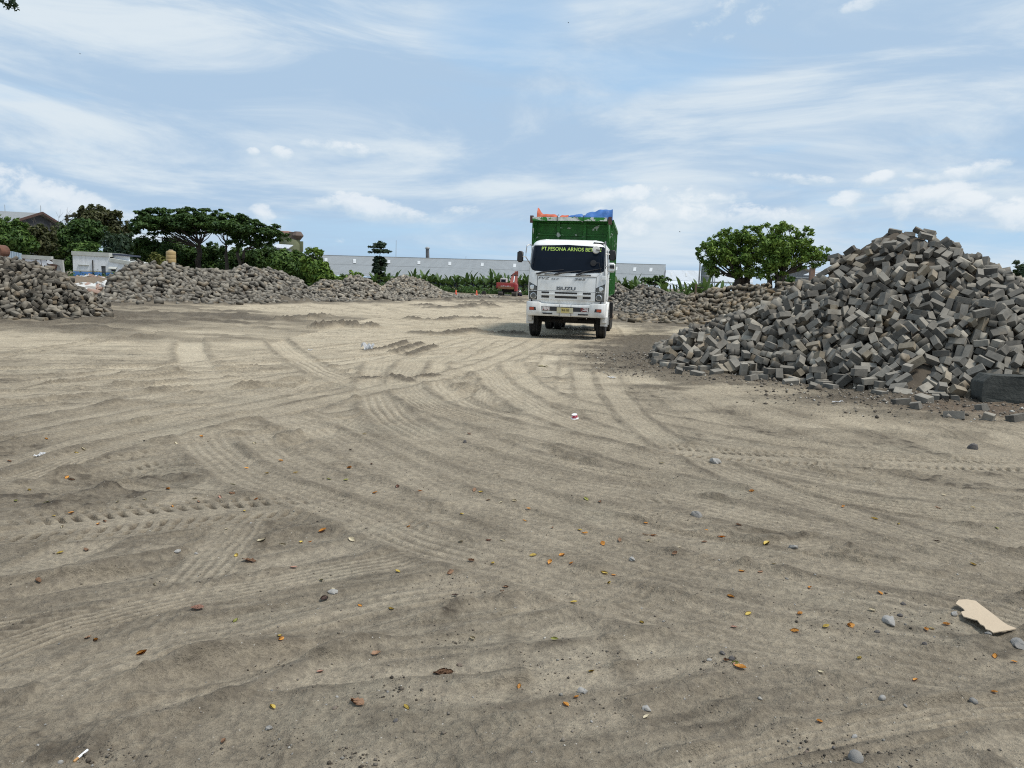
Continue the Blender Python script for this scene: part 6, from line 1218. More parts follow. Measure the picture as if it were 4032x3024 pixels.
tree('leafy_tree', 'pointed bright green tree at the left end of the long warehouse roof', [c2_([(640,640),(655,590),(700,570),(698,530),(738,506),(762,540),(800,545),(802,585),(825,625),(872,650),(862,690),(905,738),(925,775),(850,800),(740,815),(690,740)])], 76, M_L4, 15, .22, (.35, .8), 120, 150, group=GL, sprigs=.5)
tree('bush', 'low green bush under the dark warehouse eaves', [c2_([(860,790),(920,770),(1000,740),(1060,705),(1140,710),(1160,760),(1100,800),(960,820)])], 100, M_L4, 16, .24, (.4, .9), 40, 110, cat='bush')
GR = 'pair of bushy trees right of the lorry'
tree('bushy_tree', 'left one of the two bushy green trees behind the brown heap', [cr_([(850,440),(890,380),(930,345),(1000,300),(1085,258),(1170,232),(1240,240),(1300,215),(1350,200),(1420,215),(1450,330),(1460,480),(1440,600),(1350,650),(1230,650),(1130,610),(1040,600),(960,570),(930,500),(890,480)]), cr_([(915,570),(960,540),(1060,560),(1090,640),(1000,640),(930,620)])], 52, M_L4, 20, .125, (.24, .56), 230, 105, .8, [(2910, 1098), (2945, 1090), (2925, 1094)], group=GR, tr=.26, dy=.6, shell=.6, sprigs=.6, limbs=.22)
tree('bushy_tree', 'right one of the two bushy green trees leaning towards the block crest', [cr_([(1420,215),(1480,210),(1520,200),(1570,178),(1640,168),(1652,222),(1720,222),(1752,250),(1795,290),(1835,212),(1862,250),(1855,330),(1890,378),(1950,382),(2028,402),(2000,455),(1962,515),(1900,548),(1800,560),(1690,575),(1600,600),(1520,640),(1440,620),(1430,420)]), cr_([(1480,610),(1600,590),(1680,640),(1600,700),(1500,700)])], 50, M_L4, 21, .125, (.24, .56), 230, 105, .8, [(3035, 1098), (3062, 1088), (3085, 1082)], group=GR, tr=.22, dy=.6, shell=.6, sprigs=.6, limbs=.22)
tree('bush', 'small weed bush on the crest beside the grey gabled shed', [[(3103, 1118), (3106, 1096), (3118, 1090), (3128, 1098), (3127, 1120)]], 44, M_L2, 22, .10, (.10, .18), 14, 50, cat='bush')
tree('umbrella_tree', 'small umbrella-shaped tree before the right end of the long warehouse', [[(2524, 1106), (2545, 1092), (2575, 1087), (2610, 1088), (2640, 1102), (2634, 1110), (2600, 1120), (2550, 1118)]], 112, M_L2, 23, .26, (.4, .9), 40, 110, .45, [(2580, 1124)], flat=.8, tr=.14)
tree('leafy_tree', 'tree cut off by the right picture edge behind the big heap', [[(3968, 1052), (3990, 1040), (4010, 1030), (4060, 1020), (4140, 1060), (4150, 1180), (4030, 1160), (4010, 1110), (3985, 1085), (3992, 1062)]], 46, M_L6, 24, .15, (.25, .55), 80, 110, sprigs=.5)
# layered tree with whorled branches
def ketapang():
    r = np.random.default_rng(33); dp = 108; cl = []; base = D(1495, 1100, dp); bz = gz(base.x, dp)-.1
    root = empty('tiered_tree', (base.x, dp, bz)); off = root.location.copy(); mb = MB()
    top = D(1506, 950, dp); low = D(1492, 1095, dp); low.z = bz; mb.tube([low-off, D(1494, 1030, dp)-off, D(1497, 985, dp)-off, top-off], [.14, .10, .07, .03], 6)
    for (y, hwid, n, th) in ((953, 7, 60, .12), (962, 26, 330, .2), (973, 30, 420, .24), (986, 36, 520, .25), (992, 34, 300, .2), (1015, 22, 330, .3), (1028, 26, 520, .45), (1042, 30, 620, .5), (1056, 28, 560, .45), (1068, 32, 560, .4), (1080, 24, 300, .4)):
        for k in range(5):
            a = r.uniform(0, 6.28); rr = hwid/F*dp; c = D(1496, y, dp); p = Vector((c.x+math.cos(a)*rr*.6, c.y+math.sin(a)*rr*.6, c.z+r.uniform(-.1, .1)))
            cl.append((tuple(p-off), (rr*.45, rr*.45, th*.6), n//5, r.uniform(.2, .6))); mb.tube([Vector((c.x, c.y, c.z-.15))-off, p-off], [.04, .015], 5)
    for s, y in ((-1, 993), (1, 990), (-1, 972)):
        c = D(1496+s*38, y, dp); cl.append((tuple(c-off), (.35, .3, .10), 40, .3))
    link('crown', leaves_mesh(cl, .22, r, M_L6, .8), root); mb.build('trunk', M_BARK, root)
    tag(root, 'dark tiered tree standing alone before the long warehouse roof', 'tree')
ketapang()
# leafless tree
def bare_tree():
    r = np.random.default_rng(44); dp = 80; base = D(176, 1050, dp); bz = gz(base.x, dp)-.1; root = empty('bare_tree', (base.x, dp, bz)); off = root.location.copy(); mb = MB()
    def br(a, b, r0, lev):
        mb.tube([a-off, (a+b)/2-off+Vector((r.normal(0, .06), 0, r.normal(0, .06)))*(b-a).length, b-off], [r0, r0*.75, r0*.5], 5)
        if lev == 0: return
        for k in range(3):
            d = (b-a).normalized()*(b-a).length*r.uniform(.5, .8); d.rotate(Euler((r.uniform(-.3, .3), r.uniform(-.75, .75), 0))); d.z = abs(d.z)*.9+.1
            br(b, b+d, r0*.5, lev-1)
    f = D(172, 960, dp); br(Vector((base.x, dp, bz)), f, .20, 0)
    for px, py in ((158, 915), (198, 920), (215, 895), (140, 905), (226, 905)): br(f, D(px, py, dp), .05, 2)
    mb.build('trunk', M_BARKG, root); tag(root, 'leafless pale-branched tree in front of the dark gable warehouse', 'tree')
bare_tree()
# banana plants
def banana(seed):
    r = np.random.default_rng(seed); root = empty('banana_plant'); H = r.uniform(1.1, 1.5)
    MB().tube([(0, 0, -.1), (.03, 0, H*.5), (0, .02, H)], [.15, .12, .08], 7).build('stem', M_BARKG if seed % 3 == 0 else M_L3, root)
    Vs, Fs, As = [], [], []
    for k in range(9):
        a = k*2.4+r.uniform(-.4, .4); L = r.uniform(1.2, 2.0); up = r.uniform(.5, 1.45) if k < 6 else r.uniform(-.5, .3); wd = r.uniform(.20, .32); p = Vector((0, 0, H*(.95 if k < 6 else .8))); dirv = Vector((math.cos(a)*math.cos(up), math.sin(a)*math.cos(up), math.sin(up))); side = Vector((-math.sin(a), math.cos(a), 0)); n = 7; b = len(Vs); tint = r.uniform(.15, .95)
        for i in range(n+1):
            t = i/n; w_ = wd*math.sin(math.pi*min(1, .12+.86*t))**.7 if i < n else .02
            vee = Vector((0, 0, .25*w_)); Vs += [tuple(p-side*w_+vee), tuple(p), tuple(p+side*w_+vee)]
            p = p+dirv*L/n; dirv = (dirv+Vector((0, 0, -.085-.1*t))).normalized()
        for i in range(n):
            for j in range(2): q = b+i*3+j; Fs.append((q, q+1, q+4, q+3)); As.append(tint)
    link('leaves', np_mesh('leaves', Vs, Fs, M_BAN, {'rnd': ('FACE', As)}), root); return root
protos = [banana(60+i) for i in range(5)]; used = set()
rb_ = np.random.default_rng(77)
spots = [(px, rb_.uniform(104, 113), 'banana plant in the green row before the long grey warehouse', 'banana plants before the long warehouse', rb_.uniform(.72, 1.02)) for px in np.linspace(1462, 2095, 62)+rb_.uniform(-5, 5, 62) if not 1560 < px < 1600]
spots += [(px, rb_.uniform(92, 98), 'banana plant between lorry and umbrella tree', 'banana plants right of the lorry', rb_.uniform(.75, 1.05)) for px in np.linspace(2415, 2530, 13)]
spots += [(px, rb_.uniform(72, 84), 'banana plant behind the brown heap and wooden post', 'banana plants behind the brown heap', rb_.uniform(.55, .95)) for px in np.linspace(2590, 2890, 26)+rb_.uniform(-4, 4, 26)]
for i, (px, dp, lab, grp, sc) in enumerate(spots):
    k = i % 5; o = protos[k] if k not in used else copy_tree(protos[k]); used.add(k)
    p = D(px, 1140, dp); o.location = (p.x, dp, gz(p.x, dp)-.05); o.rotation_euler = (0, 0, rb_.uniform(0, 6.28)); o.scale = (sc, sc, sc*rb_.uniform(.9, 1.2)); tag(o, lab, 'banana plant', grp)
# ground cover at the feet of the boundary trees
def verge(name, label, pts, n, hgt, seed, mat):
    r = np.random.default_rng(seed); cl = []
    for k in range(n):
        (x0, y0), (x1, y1) = pts; t = r.random(); x = x0+(x1-x0)*t+r.normal(0, .5); y = y0+(y1-y0)*t+r.normal(0, 1.5); s = r.uniform(.4, 1)
        cl.append(((x, y, gz(x, y)+hgt*s*.4), (s*1.1, s*1.1, hgt*s*.6), 45, r.uniform(.1, .7)))
    o = link(name, leaves_mesh(cl, .17, r, mat)); tag(o, label, 'undergrowth', kind='stuff')
verge('undergrowth', 'low green weeds along the left boundary between house and warehouse', ((-46, 76), (-20, 82)), 150, 1.6, 5, M_L1)
verge('undergrowth', 'low weeds at the feet of the banana plants', ((-20, 103), (4, 101)), 120, 1.0, 6, M_L1)
verge('undergrowth', 'weeds and shrubs behind the right-hand heaps', ((11, 62), (30, 58)), 110, 1.3, 7, M_L2)
# twig hanging into the top left corner
r = np.random.default_rng(91); tb = D(45, 5, 4.0); tw = empty('leafy_twig', tb)
cl = [(tuple(D(px, py, 4.0)-tb), (.012, .012, .016), 9, t) for px, py, t in ((38, 8, .3), (46, 2, .2), (30, 16, .5), (26, 26, .4), (36, 30, .3), (52, 26, .6), (10, 0, .1), (66, 30, .6), (58, 14, .4), (62, 20, .4), (44, -20, .4), (20, -25, .3))]
link('leaves', leaves_mesh(cl, .013, r, M_L6), tw)
MB().tube([D(-40, -60, 4)-tb, D(0, -20, 4)-tb, D(40, 0, 4)-tb, D(62, 15, 4)-tb, D(70, 36, 4)-tb], [.004, .003, .002, .0015, .001], 5).build('stem', M_BARK, tw)
tag(tw, 'leafy twig hanging into the top left corner of the sky', 'twig')

# ------------------------------------------------------------------ buildings
def corr(name, c, axis=0, pitch=.30, dirt=(.185, .19, .19), rough=.55, amt=.5):
    m, nt = newmat(name); b = nt.bsdf; co = nt.n('ShaderNodeTexCoord').outputs['Object']
    s = nt.n('ShaderNodeSeparateXYZ'); nt.link(co, s.inputs[0])
    wv_ = nt.math('SINE', nt.math('MULTIPLY', s.outputs[axis], 2*math.pi/pitch))
    sheet = nt.n('ShaderNodeTexWhiteNoise', noise_dimensions='1D'); nt.link(nt.math('FLOOR', nt.math('MULTIPLY', s.outputs[axis], 1/1.1)), sheet.inputs['W'])
    n1 = nt.noise(nt.mapping(co, (.9, .12, .12) if axis == 0 else (.12, .9, .12)), 1.0, 6, .65)
    col = nt.mix(nt.math('MULTIPLY', sheet.outputs[0], .6), c, tuple(v*.86 for v in c)); col = nt.mix(nt.math('MULTIPLY', nt.ramp(n1, .45, .75), amt), col, dirt)
    nt.link(col, b.inputs['Base Color']); b.inputs['Roughness'].default_value = rough
    bn = nt.n('ShaderNodeBump', i_Strength=.6, i_Distance=.05); nt.link(wv_, bn.inputs['Height']); nt.link(bn.outputs[0], b.inputs['Normal']); return m
M_ROOF = corr('weathered_roof_sheet', (.245, .257, .258)); M_ROOF2 = corr('pale_roof_sheet', (.52, .55, .58), dirt=(.42, .43, .44)); M_ROOF3 = corr('old_roof_sheet', (.30, .31, .31))
M_SKYL = pmat('skylight_sheet', (.60, .61, .60), .4, var=.15, dirt=(.36, .36, .35), dscale=.4, damt=.6); M_FASC = pmat('white_fascia', (.62, .66, .70), .5, var=.08)
M_WALLD = pmat('dark_grey_wall', (.13, .14, .16), .8, var=.25); M_WALLG = pmat('grey_boards', (.20, .215, .235), .8, var=.2, dirt=(.13, .13, .13), damt=.5)  # plain dark grey and grey board wall colours
M_NAVY = pmat('navy_wall', (.045, .055, .085), .8, var=.25)
def slope_pt(R0, R1, E0, E1, u, v): return R0.lerp(R1, u).lerp(E0.lerp(E1, u), v)
wh = empty('long_warehouse', (0, 215, 0)); wo = Vector((0, 215, 0))
R0, R1 = D(1080, 1000, 224), D(2621, 1043.5, 224); E0, E1 = D(1085, 1064, 186), D(2608, 1122, 186)
zr = (R0.z+R1.z)/2; ze = (E0.z+E1.z)/2
for v_, z_ in ((R0, R0.z), (E0, E0.z)): pass
B0, B1 = R0+(R0-E0)*Vector((1, 1, -1)) if False else Vector((R0.x, 242, ze)), Vector((E1.x+(R1.x-E1.x)*56/38, 242, ze))
MB().prism([R0-wo, R1-wo, E1-wo, E0-wo], (0, 0, -.2)).build('roof', M_ROOF, wh); MB().prism([R1-wo, R0-wo, B0-wo, B1-wo], (0, 0, -.2)).build('rear_roof', M_ROOF, wh)
MB().bar(R0-wo+Vector((0, 0, .05)), R1-wo+Vector((0, 0, .05)), .5, .2).build('ridge_cap', M_ROOF3, wh)
MB().bar(slope_pt(R0, R1, E0, E1, 0, .55)-wo+Vector((0, 0, .03)), slope_pt(R0, R1, E0, E1, 1, .55)-wo+Vector((0, 0, .03)), .10, .05).build('sheet_lap', M_ROOF3, wh)
MB().bar(E0-wo+Vector((0, -.1, -.3)), E1-wo+Vector((0, -.1, -.3)), .15, .55).build('fascia', M_FASC, wh)
MB().prism([(E0.x+1, 187.2-215, -.2), (E1.x-.6, 187.2-215, -.2), (E1.x-.6, 187.2-215, ze-.55), (E0.x+1, 187.2-215, ze-.9)], (0, .3, 0)).build('wall', M_NAVY, wh)
gx = lambda y: E1.x+(R1.x-E1.x)*(y-186)/38-.25
gp_ = [Vector((gx(y), y, z))-wo for y, z in ((186.3, -.2), (242, -.2), (242, E1.z-.1), (224, R1.z-.25), (186.3, E1.z-.25))]
MB().prism(gp_, (-.12, 0, 0)).build('gable_wall', M_WALLD, wh)
for px in (1283, 1396, 1531, 1650, 1772, 1900, 2028, 2160, 2300, 2428, 2502, 2566):
    u = (px-1080)/(2621-1080); du = .42/(R1.x-R0.x); up = Vector((0, -.03, .06)); a, b = (.20, .46) if px < 1500 else (.20, .40)
    MB().prism([slope_pt(R0, R1, E0, E1, u-du, a)-wo+up, slope_pt(R0, R1, E0, E1, u+du, a)-wo+up, slope_pt(R0, R1, E0, E1, u+du, b)-wo+up, slope_pt(R0, R1, E0, E1, u-du, b)-wo+up], (0, 0, -.03)).build('skylight', M_SKYL, wh)
for px, y0, y1, w_ in ((1558, 946, 1017, .16), (1833, 1008, 1026, .12)):
    a, b = D(px+1, y1, 224), D(px+2, y0, 224); MB().cyl(a-wo-Vector((0, 0, .5)), b-wo, w_/2, w_/3, 6).build('lightning_rod', M_STEEL, wh)
tag(wh, 'long low warehouse with weathered grey sheet roof across the back of the yard', 'warehouse')
c0, c1 = D(1684, 1024, 224.5), D(1683, 979, 224.5)
st = empty('chimney', (c0.x, 224.5, c0.z-.4)); so_ = st.location.copy()
MB().cyl((0, 0, 0), c1-so_, .55, .5, 14).build('stack', pmat('sooty_stack', (.10, .10, .105), .7, var=.5, vscale=.8, dirt=(.35, .35, .35), dscale=.5, damt=.5), st); MB().cyl(c1-so_, c1-so_+Vector((0, 0, .25)), .75, .75, 14).build('collar', M_STEEL, st)
MB().cyl(c1-so_+Vector((0, 0, .25)), c1-so_+Vector((0, 0, .55)), .6, .2, 14).build('cap', M_STEEL, st)
tag(st, 'short grey chimney stack on the long warehouse ridge', 'chimney')
# second, paler warehouse
w2 = empty('pale_warehouse', (52, 240, 0)); o2 = Vector((52, 240, 0))
R0, R1 = D(2622, 1063, 246), D(2960, 1070, 246); E0, E1 = D(2618, 1103, 232), D(2965, 1113, 232)
MB().prism([R0-o2, R1-o2, E1-o2, E0-o2], (0, 0, -.2)).build('roof', M_ROOF2, w2)
MB().prism([R1-o2, R0-o2, Vector((R0.x, 260, E0.z))-o2, Vector((R1.x, 260, E1.z))-o2], (0, 0, -.2)).build('rear_roof', M_ROOF2, w2)
C0, C1 = D(2612, 1117, 224), D(2760, 1121, 224); E0b, E1b = D(2618, 1105, 232), D(2762, 1109, 232)
MB().prism([E0b-o2, E1b-o2, C1-o2, C0-o2], (0, 0, -.15)).build('canopy_roof', M_FASC, w2)
MB().prism([(E0.x+.4, 232.6-240, -.2), (E1.x-.4, 232.6-240, -.2), (E1.x-.4, 232.6-240, E1.z-.3), (E0.x+.4, 232.6-240, E0.z-.3)], (0, .3, 0)).build('wall', M_WALLG, w2)
pf = MB()
for px in (2616, 2640, 2665, 2690, 2715, 2740, 2758): a = D(px, 1118, 224.6); pf.box((a.x-52, 224.6-240, (a.z-.3)/2), (.3, .3, a.z-.2))
pf.build('canopy_post', M_NAVY, w2)
for px, sy in ((2643, 0), (2700, 0)):
    u = (px-2622)/338; MB().prism([slope_pt(R0, R1, E0, E1, u, .25)-o2+Vector((0, -.03, .06)), slope_pt(R0, R1, E0, E1, u+.016, .25)-o2+Vector((0, -.03, .06)), slope_pt(R0, R1, E0, E1, u+.016, .6)-o2+Vector((0, -.03, .06)), slope_pt(R0, R1, E0, E1, u, .6)-o2+Vector((0, -.03, .06))], (0, 0, -.03)).build('skylight', M_SKYL, w2)
tag(w2, 'lower pale-roofed warehouse between long warehouse and bushy trees', 'warehouse')
# grey silo with a lift pipe
sl = D(2783, 1030, 190); si = empty('grain_silo', (sl.x, 190, 0)); MS = pmat('silo_sheet', (.22, .26, .27), .5, .3, var=.25, vscale=.6)
H_ = sl.z; MB().lathe([(1.2, 0), (1.2, H_-1.2), (1.22, H_-1.15), (.35, H_-.2), (.3, H_)], n=20).build('tank', MS, si, auto=30)
hb = MB(); [hb.lathe([(1.20, z), (1.27, z+.05), (1.27, z+.15), (1.20, z+.2)], n=20) for z in np.arange(.8, H_-1.2, 1.3)]; hb.build('hoop', M_STEEL, si)
px_ = D(2757, 1035, 190).x-sl.x; MB().tube([(px_, 0, 0), (px_, 0, H_-.3), (px_+.3, 0, H_+.1), (-.4, 0, H_-.1)], .2, 8).build('lift_pipe', M_STEEL, si)
MB().bar((1.75, .2, 0), (1.75, .2, H_-.4), .3).bar((2.3, .2, 0), (2.3, .2, H_-1), .14).build('frame', MS, si); tag(si, 'grey-green cylindrical silo with bent lift pipe beside the bushy trees', 'silo')
# green silos among the left trees
gs = D(1160, 940, 165); si = empty('green_silo', (gs.x, 165, 0)); g0 = Vector((gs.x, 165, 0)); MG = pmat('mossy_green_steel', (.14, .155, .085), .8, var=.35, vscale=.7, dirt=(.08, .09, .05), dscale=.5, damt=.5); MRU = pmat('rusty_hopper', (.13, .095, .08), .8, var=.3)
H_ = gs.z; MB().lathe([(1.9, 0), (1.9, H_-1.2), (1.5, H_-.3), (.5, H_)], (-.6, 0, 0), 18).build('tank', MG, si, auto=30)
MB().bar((1.0, -.3, 0), (.75, -.3, H_-.2), .7).bar((1.8, -.3, 0), (1.35, -.3, H_-.6), .35).box((1.1, -.3, H_-1.6), (1.5, .5, 2.2)).build('leg_frame', MG, si)
hp = D(1172, 928, 165)-g0; MB().lathe([(.5, hp.z-1.0), (1.25, hp.z-.1), (1.25, hp.z+.05), (.75, hp.z+.8), (.7, hp.z+.85)], (hp.x, 0, 0), 8).build('hopper', MRU, si); hq = D(1156, 930, 165)-g0; MB().box((hq.x, 0, hq.z), (1.7, 1.4, 1.7)).build('motor_house', MRU, si)
tag(si, 'mossy green silo tower with rusty hoppers above the left trees', 'silo')
rt = D(1122, 914, 172); si = empty('red_topped_tower', (rt.x, 172, 0)); MB().box((0, 0, rt.z/2-.3), (2.0, 2.0, rt.z-.6)).build('shaft', MG, si); MB().box((0, 0, rt.z-.25), (2.4, 2.4, .9)).bevel(.1).build('tank', pmat('faded_red_tank', (.45, .27, .21), .6, var=.2), si); MB().cyl((-.9, 0, rt.z), (-.9, 0, rt.z+1.6), .06).build('mast', M_STEEL, si); tag(si, 'tower with faded red tank on top behind the flat-topped trees', 'tower')
bb = D(1112, 985, 150); si = empty('blue_grey_shed', (bb.x, 150, 0)); MB().box((0, 0, (bb.z+.3)/2), (2.6, 3, bb.z+.3)).build('wall', M_WALLG, si); MB().prism([(-1.5, -1.7, bb.z+.35), (1.6, -1.7, bb.z+.2), (1.6, 1.7, bb.z+1.0), (-1.5, 1.7, bb.z+1.1)], (0, 0, .12)).build('roof', M_ROOF2, si); tag(si, 'small blue-grey shed glimpsed between flat-topped trees and green silo', 'shed')
lr = D(560, 925, 200); si = empty('distant_roof', (lr.x, 200, 0)); MB().prism([D(500, 922, 200)-Vector((lr.x, 200, 0)), D(680, 930, 200)-Vector((lr.x, 200, 0)), D(690, 945, 190)-Vector((lr.x, 200, 0)), D(500, 938, 190)-Vector((lr.x, 200, 0))], (0, 0, -.3)).build('roof', M_ROOF2, si); MB().box((3, -4, 4), (12, 10, 8)).build('wall', M_WALLG, si); tag(si, 'distant pale roof seen under the left edge of the broad rain tree', 'building')
# gable warehouse far left
A = D(45, 872, 116); B = D(185, 840, 123); C = D(252, 873, 130); xg = -75.2; Zr, Ze = B.z, A.z
gw = empty('gable_warehouse', (xg, 123, 0)); og = Vector((xg, 123, 0)); XL = -45.0
MB().prism([(0.5, 0, Zr), (XL, 0, Zr+.8), (XL, -7.6, Ze+.2), (0.5, -7.4, Ze-.1)], (0, 0, -.18)).build('roof', M_ROOF, gw); MB().prism([(0.5, 0, Zr), (0.5, 7.6, Ze-.3), (XL, 7.6, Ze+.2), (XL, 0, Zr+.8)], (0, 0, -.18)).build('rear_roof', M_ROOF, gw)
MB().prism([(0, -7, 0), (0, 7, 0), (0, 7, Ze-.25), (0, 0, Zr-.35), (0, -7, Ze-.25)], (-.3, 0, 0)).build('gable_wall', pmat('dark_gable', (.045, .046, .052), .85, var=.3), gw); MB().box((XL/2-.2, -6.9, (Ze-.4)/2), (-XL-.4, .3, Ze-.4)).build('wall', M_WALLD, gw)
MB().bar((.54, -7.5, Ze-.12), (.54, 0, Zr+.05), .16, .35).bar((.54, 7.5, Ze-.3), (.54, 0, Zr+.05), .16, .35).build('barge_board', pmat('brown_board', (.09, .05, .04), .8), gw)
for px, y0, y1 in ((20, 806, 834), (161, 809, 838)):
    a, b = D(px, y1, 123)-og, D(px, y0, 123)-og; MB().cyl((a.x, 0, Zr-.1), (a.x, 0, b.z), .05, .03, 6).build('lightning_rod', M_STEEL, gw)
tag(gw, 'dark gabled warehouse with grey roof behind the far left trees', 'warehouse')
# white house with blue dado
def MH():
    m, nt = newmat('white_and_blue_wall'); b = nt.bsdf; co = nt.n('ShaderNodeTexCoord').outputs['Object']; s = nt.n('ShaderNodeSeparateXYZ'); nt.link(co, s.inputs[0])
    n = nt.noise(co, 1.4, 6, .65); st_ = nt.noise(nt.mapping(co, (2.5, 2.5, .25)), 1.0, 5, .6)
    col = nt.mix(nt.ramp(n, .35, .75), (.80, .81, .84), (.68, .69, .70)); col = nt.mix(nt.math('MULTIPLY', nt.ramp(st_, .52, .75), .3), col, (.42, .40, .36))
    z = nt.math('ADD', s.outputs[2], nt.math('MULTIPLY', n, .02)); col = nt.mix(nt.ramp(z, HZB+.10, HZB+.09), col, (.52, .46, .33)); col = nt.mix(nt.ramp(z, HZB+.005, HZB-.005), col, (.12, .27, .60))
    nt.link(col, b.inputs['Base Color']); b.inputs['Roughness'].default_value = .8; return m
HD = 78.0; a = D(285, 990, HD); HZB = D(300, 1068, HD).z
ho = Vector((a.x, HD, 0)); hs = empty('white_house', ho); M_HW = MH()
def hp_(px, py, dp=HD): return D(px, py, dp)-ho
b_ = hp_(428, 996); e0 = hp_(424, 1018); e1 = hp_(545, 1040); dr0, dr1 = hp_(397, 1047), hp_(417, 1085); wn0, wn1 = hp_(436, 1061), hp_(456, 1069)
zt = hp_(285, 990).z; th = (0, .22, 0)
for poly in ([(0, 0, 0), (dr0.x, 0, 0), (dr0.x, 0, zt-.03), (0, 0, zt)], [(dr0.x, 0, dr0.z), (dr1.x, 0, dr0.z), (dr1.x, 0, zt-.05), (dr0.x, 0, zt-.03)], [(dr1.x, 0, 0), (b_.x, 0, 0), (b_.x, 0, b_.z), (dr1.x, 0, zt-.05)],
             [(b_.x, 0, 0), (wn0.x, 0, 0), (wn0.x, 0, e0.z-.05), (b_.x, 0, e0.z)], [(wn0.x, 0, 0), (wn1.x, 0, 0), (wn1.x, 0, wn1.z), (wn0.x, 0, wn1.z)], [(wn0.x, 0, wn0.z), (wn1.x, 0, wn0.z), (wn1.x, 0, e0.z-.25), (wn0.x, 0, e0.z-.05)], [(wn1.x, 0, 0), (e1.x, 0, 0), (e1.x, 0, e1.z-.08), (wn1.x, 0, e0.z-.25)]):
    MB().prism(poly, th).build('wall', M_HW, hs)
MB().prism([(0, .222, 0), (0, 4, 0), (0, 4, zt), (0, .222, zt)], (.2, 0, 0)).prism([(e1.x-.2, .222, 0), (e1.x-.2, 4, 0), (e1.x-.2, 4, e1.z), (e1.x-.2, .222, e1.z-.1)], (.2, 0, 0)).prism([(.2, 3.8, 0), (e1.x-.2, 3.8, 0), (e1.x-.2, 3.8, e1.z-.2), (.2, 3.8, zt-.3)], (0, .2, 0)).build('side_wall', M_HW, hs)
M_CONC = pmat('pale_parapet', (.50, .51, .48), .85, var=.15, dirt=(.33, .33, .30), damt=.5)
MB().prism([(-.06, -.10, zt+.04), (b_.x+.04, -.10, b_.z+.02), (b_.x+.04, -.10, b_.z-.38), (-.06, -.10, zt-.34)], (0, 4.2, 0)).build('roof', M_CONC, hs)
MB().prism([(b_.x+.06, -.12, e0.z+.06), (e1.x+.2, -.12, e1.z+.1), (e1.x+.2, -.12, e1.z-.2), (b_.x+.06, -.12, e0.z-.28)], (0, 3.9, 0)).build('lean_to_roof', M_CONC, hs)
q0, q1 = hp_(424, 996), hp_(496, 1003); MB().prism([(q0.x, .6, q0.z), (q1.x, .6, q1.z), (q1.x, .6, q1.z-.16), (q0.x, .6, q0.z-.16)], (0, 2.5, 0)).build('rear_roof_beam', M_NAVY, hs)
q2 = hp_(490, 1004); MB().prism([(q0.x+.1, .9, e0.z-.1), (q2.x, .9, e0.z-.35), (q2.x, .9, q2.z), (q0.x+.1, .9, q0.z-.2)], (0, .2, 0)).build('rear_wall', M_HW, hs)
dd = MB().box(((dr0.x+dr1.x)/2, .26, dr0.z/2), (dr1.x-dr0.x+.1, .05, dr0.z+.05)).build('door', pmat('grey_door', (.16, .16, .17), .7, var=.3), hs); MB().box(((dr0.x+dr1.x)/2+.15, .22, dr0.z/2), (.05, .03, .1)).build('handle', M_STEEL, dd)
MB().box(((wn0.x+wn1.x)/2, .25, (wn0.z+wn1.z)/2), (wn1.x-wn0.x+.06, .05, wn0.z-wn1.z+.06)).build('window', M_NAVY, hs)
aw0, aw1 = hp_(431, 1051), hp_(462, 1060); MB().prism([(aw0.x, -.02, aw0.z), (aw1.x, -.02, aw0.z), (aw1.x, -.32, aw1.z), (aw0.x, -.32, aw1.z)], (0, 0, .04)).build('awning', M_CONC, hs)
k0, k1 = hp_(315, 1043), hp_(345, 1048); MB().box(((k0.x+k1.x)/2, -.05, k0.z), (k1.x-k0.x+.3, .10, .07)).build('ledge', M_CONC, hs)
p0 = hp_(367, 1024); MB().cyl((p0.x, -.12, 0), (p0.x, -.12, p0.z), .055, n=8).build('drain_pipe', M_DARK, hs)
tag(hs, 'white flat-roofed house with blue lower wall behind the left heaps', 'house')
# broken white wall
WD = 62.0; wc = D(170, 1030, WD); bw = empty('broken_wall', (wc.x, WD, 0)); wo_ = Vector((wc.x, WD, 0))
M_BRK = pmat('bare_brick', (.22, .12, .085), .9, var=.35, vscale=5, dirt=(.20, .18, .16), damt=.5); M_PLS = pmat('white_plaster', (.76, .78, .82), .8, var=.08, dirt=(.45, .44, .42), damt=.25); M_PLG = pmat('grey_plaster', (.42, .42, .40), .85, var=.2, dirt=(.24, .24, .2), damt=.5)
def wpoly(pts, dy, mat, name, th_=.06): return MB().prism([D(px, py, WD)-wo_+Vector((0, dy, 0)) for px, py in pts], (0, th_, 0)).build(name, mat, bw)
wpoly([(88, 1016), (100, 1010), (160, 1014), (190, 1016), (216, 1022), (225, 1045), (212, 1062), (200, 1068), (186, 1064), (175, 1062), (160, 1063), (140, 1056), (120, 1052), (105, 1045), (96, 1042), (90, 1050)], .0, M_BRK, 'brick_core', .22)
wpoly([(99, 1017), (140, 1017), (142, 1023), (156, 1023), (160, 1018), (163, 1036), (162, 1058), (150, 1052), (140, 1050), (128, 1049), (118, 1047), (109, 1040), (103, 1030)], -.08, M_PLS, 'plaster_panel')
wpoly([(164, 1018), (183, 1018), (184, 1028), (188, 1040), (184, 1050), (188, 1060), (168, 1058), (166, 1036)], -.08, M_PLS, 'plaster_panel'); wpoly([(189, 1026), (194, 1024), (202, 1028), (211, 1034), (211, 1039), (197, 1040), (187, 1033)], -.16, M_PLS, 'plaster_panel')
wpoly([(187, 1044), (200, 1046), (212, 1052), (213, 1062), (198, 1070)], -.08, M_PLG, 'plaster_panel'); wpoly([(206, 1020), (247, 1024), (250, 1050), (253, 1078), (247, 1080), (242, 1058), (236, 1046), (226, 1042), (212, 1040)], -.08, M_PLG, 'plaster_panel', .2)
